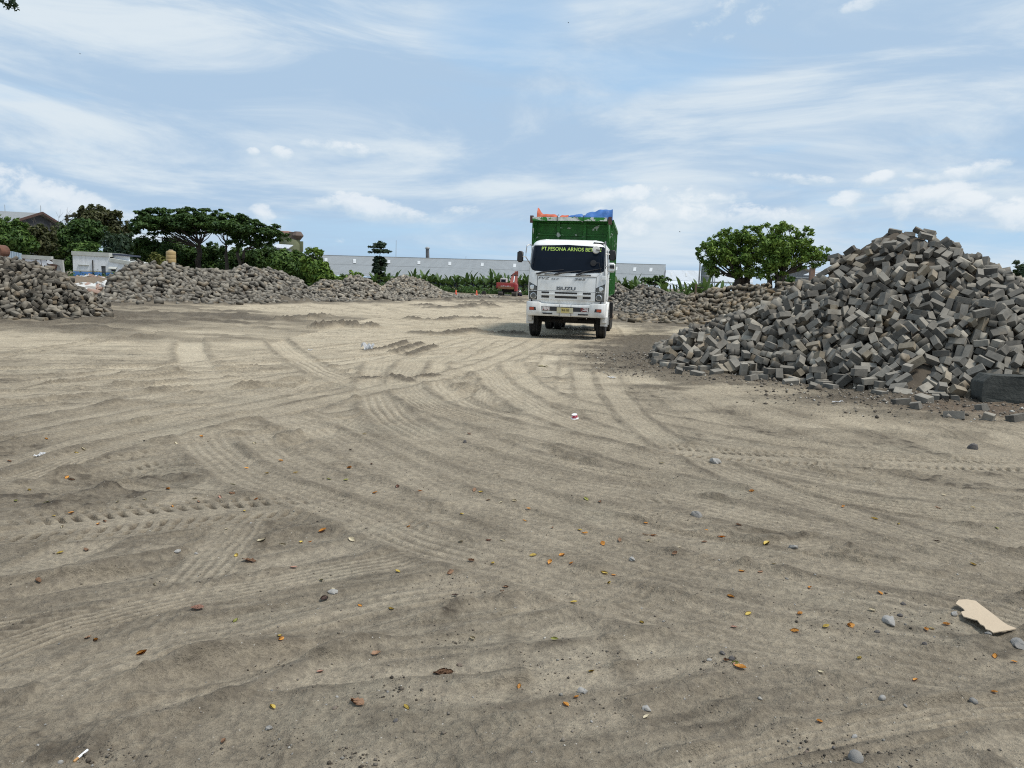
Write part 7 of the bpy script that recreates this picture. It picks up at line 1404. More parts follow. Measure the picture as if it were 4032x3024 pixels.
wpoly([(224, 1044), (236, 1047), (244, 1062), (246, 1084), (224, 1084)], .04, M_PLG, 'plaster_panel'); wpoly([(91, 1024), (97, 1030), (97, 1040), (88, 1042)], -.08, M_PLS, 'plaster_panel')
MB().bar(D(88, 1010, WD)-wo_, D(206, 1017, WD)-wo_, .28, .30).build('roof_beam', M_CONC, bw); wpoly([(88, 1040), (200, 1060), (255, 1080), (255, 1110), (80, 1110)], .1, M_BRK, 'wall_footing', .2)
tag(bw, 'cracked remnant of a white plastered wall under a loose beam', 'wall')
bs = D(55, 1003, 64); b2_ = empty('blue_sheet_fence', (bs.x, 64, 0)); MB().prism([D(px, py, 64)-Vector((bs.x, 64, 0)) for px, py in ((31, 988), (45, 990), (82, 998), (84, 1040), (34, 1040))], (0, .1, 0)).build('sheet', corr('pale_blue_sheet', (.40, .50, .58), 0, .2), b2_); MB().bar(D(40, 1023, 63.8)-Vector((bs.x, 64, 0)), D(90, 1028, 63.8)-Vector((bs.x, 64, 0)), .1, .3).build('rail', M_CONC, b2_); tag(b2_, 'pale blue metal sheet fence left of the broken white wall', 'fence')
rd = D(2, 990, 60); ru = empty('rusty_drum', (rd.x, 60, rd.z)); MB().lathe([(.42, -.5), (.50, -.4), (.50, .4), (.42, .5)], n=20, axis='Y').build('shell', pmat('rust_brown', (.15, .07, .045), .85, var=.4), ru); MB().box((0, 0, -1.1), (.6, .6, 1.3)).build('stand', pmat('rust_dark', (.10, .055, .04), .9, var=.3), ru); tag(ru, 'rusty brown drum at the left picture edge behind the heap', 'drum')
# water tank on a steel stand
td = 64.0; t0, t1 = D(674, 1036, td), D(674, 985, td); wt = empty('water_tank', (t0.x, td, t0.z)); H_ = t1.z-t0.z
M_TANK = pmat('ochre_plastic', (.42, .30, .13), .55, var=.15, dirt=(.26, .19, .10), dscale=2, damt=.5)
MB().lathe([(.37, 0), (.385, .03), (.385, H_*.30), (.375, H_*.32), (.385, H_*.34), (.385, H_*.60), (.375, H_*.62), (.385, H_*.64), (.385, H_*.84), (.36, H_*.90), (.18, H_*.96), (.17, H_*.98)], n=24).build('tank', M_TANK, wt, auto=35); MB().lathe([(.19, H_*.975), (.19, H_+.0), (.12, H_+.03)], n=16).build('lid', pmat('pale_lid', (.50, .40, .28), .5), wt)
sm = MB(); [sm.bar((sx_*.3, sy_*.3, -t0.z), (sx_*.3, sy_*.3, -.04), .06) for sx_ in (-1, 1) for sy_ in (-1, 1)]; sm.box((0, 0, -.03), (.85, .85, .05)); sm.build('stand', M_DARK, wt); MB().box((-.12, -.40, .10), (.12, .08, .22)).build('valve', M_RIM, wt)
tag(wt, 'ochre plastic water tank on a stand above the long left heap', 'water tank')
# white board by the cones, wooden post
v = D(1676, 1114, 100); bo = empty('white_board', (v.x, 100, gz(v.x, 100))); hz = v.z-bo.location.z; MB().box((0, 0, hz), (.55, .05, .34)).build('panel', M_FASC, bo); MB().bar((0, .04, 0), (0, .04, hz), .06).build('post', M_DARK, bo); tag(bo, 'small white board at the foot of the banana row behind the pale heap', 'sign')
v = D(2741, 1122, 45); wp = empty('wooden_post', (v.x, 45, 0)); MB().bar((0, 0, 0), (0, 0, v.z+.05), .10).build('post', pmat('weathered_wood', (.16, .11, .07), .9, var=.3), wp); MB().bar((.05, 0, v.z-.13), (.45, .02, v.z-.15), .05, .07).build('crosspiece', M_DARK, wp); tag(wp, 'wooden post with short crosspiece standing behind the brown heap', 'post')
# shed and small house behind the crest of the right heap
sd_ = 70.0; a, b, c = D(3060, 1086, sd_), D(3150, 1052, sd_), D(3196, 1074, sd_); so2 = Vector((b.x, sd_, 0)); sh = empty('grey_shed', so2)
MB().prism([(a.x-b.x, 0, 0), (c.x-b.x, 0, 0), (c.x-b.x, 0, c.z-.05), (0, 0, b.z-.05), (a.x-b.x, 0, a.z-.05)], (0, .2, 0)).build('gable_wall', M_WALLG, sh); MB().prism([(a.x-b.x-.3, -.3, a.z-.08), (0, -.3, b.z+.02), (0, -.3, b.z+.12), (a.x-b.x-.3, -.3, a.z+.02)], (0, 5, 0)).build('roof', M_ROOF3, sh); MB().prism([(0.01, -.3, b.z+.02), (c.x-b.x+.3, -.3, c.z-.08), (c.x-b.x+.3, -.3, c.z+.02), (0.01, -.3, b.z+.12)], (0, 5, 0)).build('rear_roof', M_ROOF3, sh)
MB().box((.2, -.03, D(3150, 1092, sd_).z), (c.x-a.x-.4, .05, .06)).build('band', M_ROOF2, sh); tag(sh, 'grey gabled shed under the right bushy tree', 'shed')
v0, v1 = D(3199, 1056, 60), D(3199, 1105, 60); pt = empty('brick_pillar', (v0.x, 60, 0)); MB().box((0, 0, v0.z/2), (.34, .34, v0.z)).build('shaft', M_BRK, pt); MB().box((0, 0, v0.z+.05), (.42, .42, .10)).build('cap', M_CONC, pt); tag(pt, 'brick pillar with flat cap between shed and block crest', 'pillar')
v = D(3222, 1080, 66); si = empty('blue_lean_to', (v.x, 66, 0)); MB().box((.1, .2, v.z/2-.1), (.9, .3, v.z-.1)).build('wall', M_NAVY, si); MB().prism([(-.5, -.2, v.z-.15), (.25, -.2, v.z+.2), (.8, -.2, v.z+.05), (.8, 2, v.z+.1), (.25, 2, v.z+.25), (-.5, 2, v.z-.1)], (0, 0, .06)).build('roof', M_ROOF2, si); tag(si, 'small dark blue lean-to between brick pillar and block crest', 'shed')
q0, q1 = D(3930, 1080, 57), D(4120, 1163, 57); si = empty('green_walled_shed', (q0.x, 57, 0)); sl_ = (q1.z-q0.z)/(q1.x-q0.x); xe = q1.x-q0.x+1.0; zs = lambda x, d: q0.z+sl_*x+d
MB().prism([(-.3, -.35, zs(-.3, -.12)), (xe+.3, -.35, zs(xe+.3, -.12)), (xe+.3, -.35, zs(xe+.3, 0)), (-.3, -.35, zs(-.3, 0))], (0, 6, 0)).build('roof', M_ROOF2, si)
MB().prism([(0, 0, 0), (xe, 0, 0), (xe, 0, zs(xe, -.13)), (0, 0, zs(0, -.13))], (0, 5.2, 0)).build('wall', pmat('dark_green_wall', (.04, .09, .06), .8, var=.3), si); tag(si, 'green-walled shed with sloping white roof edge at the right picture edge', 'shed')
r = np.random.default_rng(99); cl = []
for k in range(420):
    x = r.uniform(75, 420) if k % 2 else r.uniform(-420, -120); y = r.uniform(255, 330); s = r.uniform(1.2, 2.2); cl.append(((x, y, s*.9), (s*2, s*1.5, s*.9), 60, r.uniform(.1, .6)))
o = link('far_tree_belt', leaves_mesh(cl, .75, r, M_L1)); tag(o, 'low dark belt of trees far out on the plain', 'tree belt', kind='stuff')

# ------------------------------------------------------------------ excavator, worker, cones
EX = G(1998, 1168); ez = gz(*EX); ex = empty('excavator', (EX[0], EX[1]+.8, ez), -.06); K = EX[1]/F     # metres per photo pixel there
M_RED = pmat('excavator_red', (.34, .028, .03), .55, var=.2, dirt=(.20, .09, .06), damt=.45); M_REDB = pmat('boom_red', (.27, .05, .035), .6, var=.25, dirt=(.16, .08, .06), damt=.5); M_TRK = pmat('track_steel', (.12, .115, .105), .8, var=.3, dirt=(.2, .17, .13), damt=.5)
def ep(zx, zy): return ((zx-734)/11.06*K, (1405-zy)/11.06*K)      # zoom coordinates -> local x,z
for xa, xb in ((338, 535), (925, 1135)):
    x0, x1 = ep(xa, 0)[0], ep(xb, 0)[0]; h = ep(0, 1195)[1]; mb = MB(); P_ = [(0, 0)]; 
    prof = [(y, z) for y, z in ((-.6, h*.5), (-.5, h*.15), (-.3, 0), (2.3, 0), (2.55, h*.2), (2.65, h*.5), (2.5, h*.85), (2.3, h), (-.3, h), (-.52, h*.85))]
    mb.prism([(x0, y, z) for y, z in prof], (x1-x0, 0, 0)); tk = mb.build('track', M_TRK, ex)
    gm = MB(); [gm.box(((x0+x1)/2, -.62+.0*k, h*(.12+.19*k)), (x1-x0+.02, .05, .05)) for k in range(5)]; gm.build('grouser', M_DARK, tk)
z0 = ep(0, 1195)[1]; MB().box((0, 1.0, z0+.1), (1.4, 1.6, .5)).build('undercarriage', M_DARK, ex)
xa, xb = ep(600, 0)[0], ep(845, 0)[0]; zb = ep(0, 1310)[1]; MB().prism([(xa, -.3, .02), (xb, -.3, .02), (xb, -.3, zb), (xa, -.3, zb)], (0, .06, 0)).build('cross_plate', pmat('dusty_plate', (.42, .37, .30), .9, var=.2), ex)
x0, zt_ = ep(240, 825); x1, _ = ep(1120, 0); zl = ep(0, 1060)[1]
MB().prism([(x0, -.35, zl), (x1, -.35, zl), (x1, -.35, zt_-.15), (x1-.1, -.35, zt_), (x0, -.35, zt_)], (0, 2.6, 0)).bevel(.03).build('house', M_RED, ex)
cw = MB(); x2, x3 = ep(300, 0)[0], ep(1010, 0)[0]; zc0 = ep(0, 1100)[1]; zc1 = ep(0, 985)[1]; cw.box(((x2+x3)/2, -.42, (zc0+zc1)/2), (x3-x2, .25, zc1-zc0)).bevel(.04, 2); cw.build('counterweight', pmat('rusty_counterweight', (.24, .12, .05), .8, var=.4, dirt=(.20, .05, .04), dscale=2, damt=.5), ex)
sx0 = ep(1020, 0)[0]; MB().box(((sx0+x1+.06)/2, .5, (ep(0, 1180)[1]+ep(0, 870)[1])/2), (x1+.06-sx0, 1.9, ep(0, 870)[1]-ep(0, 1180)[1])).bevel(.03).build('side_tank', M_RED, ex)
ta, tz0 = ep(415, 995); tb_, tz1 = ep(860, 935); text_mesh('sindo', .1, ta, tb_, tz0, tz1, M_FASC, 'rear_lettering', ex, None, .015, .35, 0, lambda a, b: (a, -.362, b))
c0x, cz1 = ep(395, 620); c1x, cz0 = ep(672, 810)
cb = MB(); cb.box(((c0x+c1x)/2, .9, (cz0+cz1)/2), (c1x-c0x, 1.5, cz1-cz0)).bevel(.05, 2); cb_ = cb.build('cab', pmat('cab_white', (.66, .66, .64), .5, var=.1), ex); wx0, wz1 = ep(430, 680); wx1, wz0 = ep(630, 800); MB().box(((wx0+wx1)/2, .145, (wz0+wz1)/2), (wx1-wx0, .02, wz1-wz0)).build('window', M_WIND, cb_)
bl = [ep(785, 850), ep(790, 700), ep(830, 480), ep(1080, 300), ep(1110, 330), ep(1100, 500), ep(1060, 850)]
for xa, xb in ((785, 930), (985, 1095)):
    q0, q1 = ep(xa, 840), ep(xb, 840); t0_, t1_ = ep(xa+55 if xa < 900 else xa+15, 470), ep(xb+10 if xa < 900 else xb+5, 440)
    MB().prism([(q0[0], .9, q0[1]), (q1[0], .9, q1[1]), (t1_[0], 2.0, t1_[1]), (t0_[0], 2.0, t0_[1])], (0, .5, 0)).build('boom_plate', M_REDB, ex)
tp = [ep(830, 500), ep(860, 430), ep(1060, 300), ep(1105, 285), ep(1118, 400), ep(1105, 520)]; MB().prism([(x, 2.02, z) for x, z in tp], (0, .6, 0)).build('boom_head', M_REDB, ex)
MB().bar((ep(960, 0)[0], 1.2, ep(0, 800)[1]), (ep(970, 0)[0], 1.9, ep(0, 530)[1]), .11).build('hydraulic_ram', M_FASC, ex)
MB().bar((ep(1010, 0)[0], 2.3, ep(0, 360)[1]), (ep(1040, 0)[0], 4.6, .9), .3, .4).build('stick', M_REDB, ex); MB().prism([(ep(800, 0)[0]+.3, 4.5, .05), (ep(1120, 0)[0]+.1, 4.5, .05), (ep(1120, 0)[0]+.1, 4.7, .9), (ep(800, 0)[0]+.3, 4.7, .9)], (0, .5, 0)).build('bucket', M_TRK, ex)
MB().cyl((ep(795, 0)[0], 1.95, ep(0, 500)[1]), (ep(1125, 0)[0], 1.95, ep(0, 485)[1]), .09).build('pin', M_DARK, ex)
tag(ex, 'small red excavator with white cab seen from behind by the banana row', 'excavator')
# crouching worker, right of the excavator
def worker():
    px, py = 2046, 1168; g = G(px, py); z = gz(*g); root = empty('person', (g[0], g[1]-.2, z))
    me = bpy.data.meshes.new('body'); S_ = 1.0
    J = {'pel': (.10, 0, .26, .15), 'wst': (.07, 0, .42, .145), 'chs': (-.02, 0, .62, .16), 'nek': (-.12, 0, .76, .06), 'hed': (-.19, 0, .86, .10), 'hd2': (-.22, 0, .92, .085), 'shl': (-.04, -.17, .68, .07), 'ell': (-.22, -.20, .50, .05), 'hnl': (-.40, -.13, .42, .04), 'shr': (-.04, .17, .68, .07), 'elr': (-.22, .20, .50, .05), 'hnr': (-.40, .13, .42, .04),
         'hpl': (.08, -.12, .24, .10), 'knl': (-.28, -.15, .40, .08), 'anl': (-.08, -.13, .08, .055), 'tol': (-.26, -.14, .05, .05), 'hpr': (.08, .12, .24, .10), 'knr': (-.26, .15, .38, .08), 'anr': (-.06, .13, .08, .055), 'tor': (-.24, .14, .05, .05)}
    E_ = [('pel', 'wst'), ('wst', 'chs'), ('chs', 'nek'), ('nek', 'hed'), ('hed', 'hd2'), ('chs', 'shl'), ('shl', 'ell'), ('ell', 'hnl'), ('chs', 'shr'), ('shr', 'elr'), ('elr', 'hnr'), ('pel', 'hpl'), ('hpl', 'knl'), ('knl', 'anl'), ('anl', 'tol'), ('pel', 'hpr'), ('hpr', 'knr'), ('knr', 'anr'), ('anr', 'tor')]
    def skin(name, keys, grow, mat, parent):
        ks = [k for k in J if k in keys]; me = bpy.data.meshes.new(name); me.from_pydata([J[k][:3] for k in ks], [(ks.index(a), ks.index(b)) for a, b in E_ if a in ks and b in ks], [])
        o = link(name, me, parent); sk = o.modifiers.new('skin', 'SKIN'); sv_ = me.skin_vertices[0].data
        for i, k in enumerate(ks): sv_[i].radius = (J[k][3]*grow,)*2; sv_[i].use_root = (i == 0)
        o.modifiers.new('sub', 'SUBSURF').levels = 1; o.modifiers['sub'].render_levels = 1
        bpy.context.view_layer.update(); dm = bpy.data.meshes.new_from_object(o.evaluated_get(bpy.context.evaluated_depsgraph_get())); o.modifiers.clear(); o.data = dm; dm.name = name; dm.materials.clear(); dm.materials.append(mat); dm.polygons.foreach_set('use_smooth', np.ones(len(dm.polygons), bool)); return o
    b = skin('body', set(J), .92, pmat('skin', (.22, .12, .08), .6), root)
    skin('shirt', {'wst', 'chs', 'shl', 'ell', 'shr', 'elr'}, 1.12, pmat('white_shirt', (.72, .73, .80), .8), root)
    skin('trousers', {'pel', 'hpl', 'knl', 'anl', 'hpr', 'knr', 'anr'}, 1.12, pmat('navy_trousers', (.02, .022, .05), .85), root)
    MB().lathe([(.10, 0), (.105, .05), (.06, .11), (.02, .125)], n=12).build('hair', M_BLACK, root, loc=(-.185, 0, .885), smooth=True)
    root.rotation_euler = (0, 0, .5); root.scale = (1.02,)*3
    tag(root, 'person in white shirt and dark trousers crouching beside the red excavator', 'person')
worker()
M_CONE = pmat('cone_orange', (.78, .11, .04), .5, var=.1)
cproto = None
for px, py, lab in ((1795, 1165, 'orange traffic cone left of the pair before the banana row'), (1876, 1168, 'orange traffic cone nearer to the red excavator')):
    g = G(px, py); z = gz(*g)
    if cproto is None:
        cproto = empty('traffic_cone'); MB().lathe([(.16, .04), (.13, .06), (.05, .56), (.03, .58)], n=16).build('cone', M_CONE, cproto, auto=40); MB().box((0, 0, .02), (.38, .38, .04)).build('base', M_CONE, cproto); MB().lathe([(.104, .24), (.107, .25), (.086, .35), (.083, .36)], n=16).build('band', pmat('cone_band', (.62, .20, .14), .5), cproto); o = cproto
    else: o = copy_tree(cproto)
    o.location = (g[0], g[1], z-.02); o.scale = (1, 1, 1.05); tag(o, lab, 'traffic cone', 'orange cones before the banana row')
g = G(1905, 1163); wr = MB(); wr.lathe([(.10, -.14), (.26, -.12), (.28, 0), (.26, .12), (.10, .14)], (0, 0, .26), 16, 'Y'); t = wr.build('old_tyre', M_RUB, None, loc=(g[0], g[1], gz(*g))); tag(t, 'dark old tyre standing right of the nearer orange cone', 'tyre')
# birds
for px, py, dp, lab in ((2238, 90, 60, 'small dark bird high over the tipper body'), (2677, 913, 80, 'small bird between lorry and bushy trees'), (316, 212, 90, 'tiny bird in the cloud at upper left')):
    p = D(px, py, dp); mb = MB(); bd = empty('bird', p); s = dp/60*.065
    MB().lathe([(.01*s, -.9*s), (.22*s, -.5*s), (.28*s, .1*s), (.16*s, .6*s), (.03*s, .9*s)], n=8, axis='X').build('body', M_DARK, bd, smooth=True)
    for sg in (-1, 1): MB().prism([(.35*s, .1*sg*s, .1*s), (-.3*s, .1*sg*s, .1*s), (-.7*s, 1.3*sg*s, .6*s), (-.1*s, .9*sg*s, .55*s)], (0, 0, .06*s)).build('wing', M_DARK, bd)
    tag(bd, lab, 'bird')
# ------------------------------------------------------------------ small things on the ground
def ground_frame(x, y, e=.04):
    h = ground(np.array([x, x+e, x-e, x, x]), np.array([y, y, y, y+e, y-e]))[0]
    n = Vector((-(h[1]-h[2])/(2*e), -(h[3]-h[4])/(2*e), 1)).normalized(); return Vector((x, y, h[0])), n
def place_on(o, px, py, lift, rz, tilt=(0, 0)):
    x, y = G(px, py); z0 = gz(x, y); x, y = G(px, py, z0); p, n = ground_frame(x, y)
    o.location = p+Vector((0, 0, lift)); q = n.to_track_quat('Z', 'Y').to_matrix()@Matrix.Rotation(rz, 3, 'Z')@Euler((tilt[0], tilt[1], 0)).to_matrix(); o.rotation_euler = q.to_euler()
# concrete barrier
a = G(3862, 1596); bx0 = Vector((a[0], a[1], 0)); cb = MB(); L_ = 1.9
cb.prism([(0.02, 0, 0), (L_, 0, 0), (L_, 0, .42), (.10, 0, .42), (-.01, 0, .30), (-.02, 0, .06)], (0, .42, 0)); bmesh.ops.subdivide_edges(cb.bm, edges=[e for e in cb.bm.edges if e.calc_length() > .3], cuts=7, use_grid_fill=True)
rr = np.random.default_rng(8)
for v in cb.bm.verts: v.co += Vector(rr.normal(0, .008, 3))
cb.bevel(.012)
M_BAR = pmat('mossy_concrete', (.040, .043, .038), .9, var=.4, vscale=4, bump=.7, bscale=18, dirt=(.12, .12, .108), dscale=2.6, damt=.4)
br_ = cb.build('concrete_barrier', M_BAR, None, loc=bx0+Vector((0, 0, gz(*a)+.02))); br_.rotation_euler = (-.05, .015, -.14)
tag(br_, 'dark weathered concrete barrier block at the foot of the heap, right picture edge', 'barrier')
# cardboard
M_CARD = pmat('cardboard', (.50, .40, .285), .85, var=.10, vscale=6, bump=.2, dirt=(.36, .28, .20), dscale=5, damt=.3)
CP = [(1545, 335), (1562, 322), (1625, 324), (1695, 338), (1740, 372), (1785, 402), (1850, 448), (1905, 492), (1950, 522), (2018, 549), (1985, 556), (1940, 560), (1885, 563), (1835, 567), (1812, 550), (1778, 538), (1765, 515), (1735, 500), (1710, 470), (1680, 462), (1640, 448), (1602, 436), (1586, 415), (1582, 404), (1612, 398), (1598, 384), (1575, 368), (1540, 348)]
W_ = [Vector((*G(3000+x*.4966, 2200+y*.4966, .03), 0)) for x, y in CP]; c = sum(W_, Vector())/len(W_); zc = gz(c.x, c.y)
mb = MB(); mb.prism([p-c for p in W_], (0, 0, .005)); bmesh.ops.triangulate(mb.bm, faces=list(mb.bm.faces)); bmesh.ops.subdivide_edges(mb.bm, edges=list(mb.bm.edges), cuts=2)
for v in mb.bm.verts: v.co.z += .018*math.sin(v.co.x*5+.4)+.03*max(0, v.co.y)
hmax = max(gz(p.x, p.y) for p in W_)
cd = mb.build('cardboard_piece', M_CARD, None, loc=Vector((c.x, c.y, max(zc+.02, hmax-.004)))); tag(cd, 'torn flat strip of tan cardboard lying at the lower right', 'cardboard')
# cup
cu = empty('paper_cup'); M_CW = pmat('cup_white', (.78, .78, .78), .4, var=.04); m_, nt_ = newmat('cup_red_label'); co_2 = nt_.n('ShaderNodeTexCoord').outputs['Object']; nt_.link(nt_.mix(nt_.ramp(nt_.noise(co_2, 55, 3), .54, .58), (.42, .02, .06), (.70, .45, .45)), nt_.bsdf.inputs['Base Color'])
MB().lathe([(.046, 0), (.046, .004), (.040, .02), (.036, .062), (.037, .066)], n=24).build('cup', M_CW, cu, auto=40); MB().lathe([(.0402, .021), (.0410, .023), (.0382, .056), (.0372, .058)], n=24).build('label', m_, cu, auto=40); MB().lathe([(.047, 0), (.052, .004), (.051, .014), (.044, .018)], n=24).build('rim', M_CW, cu, auto=40)
place_on(cu, 2263, 1650, -.002, .4, (.04, .03)); cu.scale = (.92,)*3; tag(cu, 'upturned white paper cup with red label on the sand', 'cup')
# cigarette end
ci = empty('cigarette_end'); MB().cyl((0, -.012, .004), (0, .028, .004), .004, n=10).build('paper', M_CW, ci); MB().cyl((0, -.030, .004), (0, -.012, .004), .0041, n=10).build('filter', pmat('cork', (.45, .25, .10), .7), ci); place_on(ci, 319, 2973, .002, -.5); tag(ci, 'white cigarette end with cork filter at the lower left', 'cigarette')
# white scraps
def scrap(px, py, s, lab, seed, cat='litter', mat=None, name='paper_scrap', h=.02):
    r_ = np.random.default_rng(seed); mb = MB(); n = 7; rows = [[((i/n-.5)*s, (j/4-.5)*s*.6, h*(r_.random()+.4*math.sin(i*1.3))) for j in range(5)] for i in range(n+1)]
    mb.grid(rows); ex_ = bmesh.ops.solidify(mb.bm, geom=list(mb.bm.faces), thickness=.002); o = mb.build(name, mat or M_CW); place_on(o, px, py, .006, r_.uniform(0, 3)); tag(o, lab, cat)
scrap(1450, 1378, .34, 'white plastic bag against the clod ridge in mid yard', 1, 'bag', name='plastic_bag', h=.14); scrap(3299, 1590, .14, 'white paper scrap on the dark soil before the right heap', 2); scrap(2408, 1490, .13, 'white scrap on the pale wheel path right of the lorry', 3)
scrap(2140, 1444, .2, 'pale yellowish scrap lying before the lorry', 4, mat=pmat('pale_scrap', (.45, .40, .25), .8)); scrap(1222, 1380, .1, 'tiny white scrap far left of the plastic bag', 5); scrap(2730, 1470+3, .1, 'small pale scrap near the middle heap foot', 6); scrap(160, 1796, .10, 'pale splinter on the left wheel ridge', 7)
# stones
def stone_mesh(seed, rough_=.25):
    r_ = np.random.default_rng(seed); mb = MB(); bmesh.ops.create_icosphere(mb.bm, subdivisions=3, radius=1); P = np.array([v.co[:] for v in mb.bm.verts]); off = r_.uniform(0, 50)
    k = 1+rough_*2*fbm(P[:, 0]*1.4+off, P[:, 1]*1.4+P[:, 2]*1.1, 3, seed); pl_ = [(Vector(r_.normal(0, 1, 3)).normalized(), r_.uniform(.55, .85)) for _ in range(7)]
    for v, kk in zip(mb.bm.verts, k):
        v.co *= kk
        for n_, d_ in pl_:
            e = v.co.dot(n_)-d_
            if e > 0 and rough_ > .15: v.co -= n_*e*.85
    me = bpy.data.meshes.new('stone'); mb.bm.to_mesh(me); mb.bm.free(); me.polygons.foreach_set('use_smooth', np.ones(len(me.polygons), bool)); me.set_sharp_from_angle(angle=math.radians(35)); return me
def stone_mat(name, c): return pmat(name, c, .85, var=.3, vscale=1.2, bump=.4, bscale=8, dirt=(.22, .19, .155), dscale=1.0, damt=.5)
SM = {'pale grey': stone_mat('pale_stone', (.36, .35, .33)), 'grey': stone_mat('grey_stone', (.22, .215, .205)), 'dark': stone_mat('dark_stone', (.075, .07, .072)), 'brown': stone_mat('brown_stone', (.17, .13, .10))}
SMESH = {}
for cname, mm_ in SM.items():
    for k in range(3):
        me = stone_mesh(200+k*7+len(cname), .30 if k < 2 else .1); me.materials.append(mm_); SMESH[(cname, k)] = me
STN = [(2298, 2725, 48, 'pale grey', 0, 'jagged pale stone in the near middle, right of centre'), (2545, 2795, 44, 'pale grey', 1, 'pointed pale stone with a yellow leaf at its foot'), (3368, 2990, 66, 'grey', 2, 'biggest rounded grey stone at the bottom right'), (1055, 2872, 34, 'pale grey', 0, 'pale chipped stone near the bottom left of centre'),
 (3474, 2755, 32, 'pale grey', 2, 'smooth pale pebble in the right foreground'), (3834, 2764, 36, 'grey', 2, 'smooth two-tone pebble at far right foreground'), (3501, 2450, 62, 'pale grey', 1, 'flat crumbling pale chunk left of the cardboard'), (3543, 2427, 26, 'dark', 2, 'dark round stone left of the cardboard'), (3556, 2380, 26, 'dark', 1, 'dark angular stone up-left of the cardboard'), (3453, 2488, 26, 'dark', 2, 'dark rounded stone near the orange leaf'),
 (3757, 2415, 32, 'pale grey', 0, 'pale stone touching the lower edge of the cardboard'), (3365, 2902, 30, 'pale grey', 1, 'pale stone above the biggest rounded stone'), (3178, 2958, 26, 'brown', 2, 'brown stone left of the biggest rounded stone'), (3280, 2950, 22, 'dark', 1, 'small dark stone just left of the biggest rounded stone'), (3120, 2158, 44, 'pale grey', 1, 'pale flat chip in the right middle distance'), (2486, 2204, 34, 'pale grey', 0, 'pale stone in the centre right of the rib track'),
 (4010, 2540, 70, 'grey', 0, 'grey rock cut by the right picture edge under the cardboard'), (2793, 2600, 20, 'pale grey', 2, 'round pale pebble by the leaf-filled hollow'), (2880, 2595, 34, 'dark', 1, 'dark stone at the rim of the leaf-filled hollow'), (2845, 2573, 30, 'dark', 0, 'dark stone above the leaf-filled hollow'), (3565, 2779, 16, 'grey', 2, 'tiny pebble beside the smooth pale pebble'), (2330, 2842, 18, 'pale grey', 1, 'small pale chip below the jagged pale stone'), (1312, 2342, 40, 'pale grey', 1, 'pale chunk next to dark red leaves'), (1808, 2621, 26, 'brown', 1, 'brown clod-like stone in the lower centre'), (1318, 2790, 22, 'brown', 2, 'brown stone near the biggest brown leaf'), (1558, 2835, 20, 'dark', 2, 'dark pebble under the yellow leaf'), (238, 3003, 24, 'pale grey', 2, 'pale pebble at the bottom left corner'), (2817, 1822, 55, 'pale grey', 1, 'pale chunk beside the lug track in the right middle'), (2745, 2030, 60, 'grey', 1, 'grey clod in the centre right'), (3834, 1768, 50, 'dark', 1, 'dark stone alone at far right below the brown soil'), (1830, 1742, 22, 'dark', 1, 'dark pebble by the curved track'), (3640, 2540, 24, 'dark', 1, 'dark stone under the cardboard tip'), (3890, 2505, 26, 'grey', 0, 'grey stone just below the cardboard'), (700, 2178, 30, 'pale grey', 1, 'pale twig-like chunk at left'), (775, 2183, 18, 'pale grey', 0, 'second pale chip beside the twig-like chunk'), (3100, 2250+10, 14, 'grey', 2, 'small pebble on the right rib track')]
rr = np.random.default_rng(17); seen = {}
def put_stone(px, py, dpx, cname, k, label, grp=None):
    x, y = G(px, py); s = dpx/F*math.hypot(y, CH)*.44
    if (cname, k) in seen: o = seen[(cname, k)].copy(); COL.objects.link(o)
    else: o = link('stone', SMESH[(cname, k)]); seen[(cname, k)] = o
    place_on(o, px, py, s*.22, rr.uniform(0, 6.28), (rr.uniform(-.4, .4), rr.uniform(-.4, .4))); o.scale = (s*rr.uniform(.9, 1.2), s*rr.uniform(.7, 1), s*rr.uniform(.5, .8)); tag(o, label, 'stone', grp)
for a in STN: put_stone(*a)
def zonename(px, py):
    dz = 'near foreground' if py > 2550 else 'foreground' if py > 2150 else 'middle yard' if py > 1800 else 'far yard'
    return ('left ' if px < 1340 else 'right ' if px > 2680 else 'centre ')+dz
for k in range(45):
    py = 1950+1070*rr.random()**.7; px = rr.uniform(0, 4032); cname = ('pale grey', 'grey', 'dark', 'brown')[rr.choice(4, p=[.34, .36, .12, .18])]
    put_stone(px, py, rr.uniform(7, 14), cname, int(rr.integers(0, 3)), f'small {cname} pebble on the soil of the {zonename(px, py)}', 'small pebbles strewn over the soil')
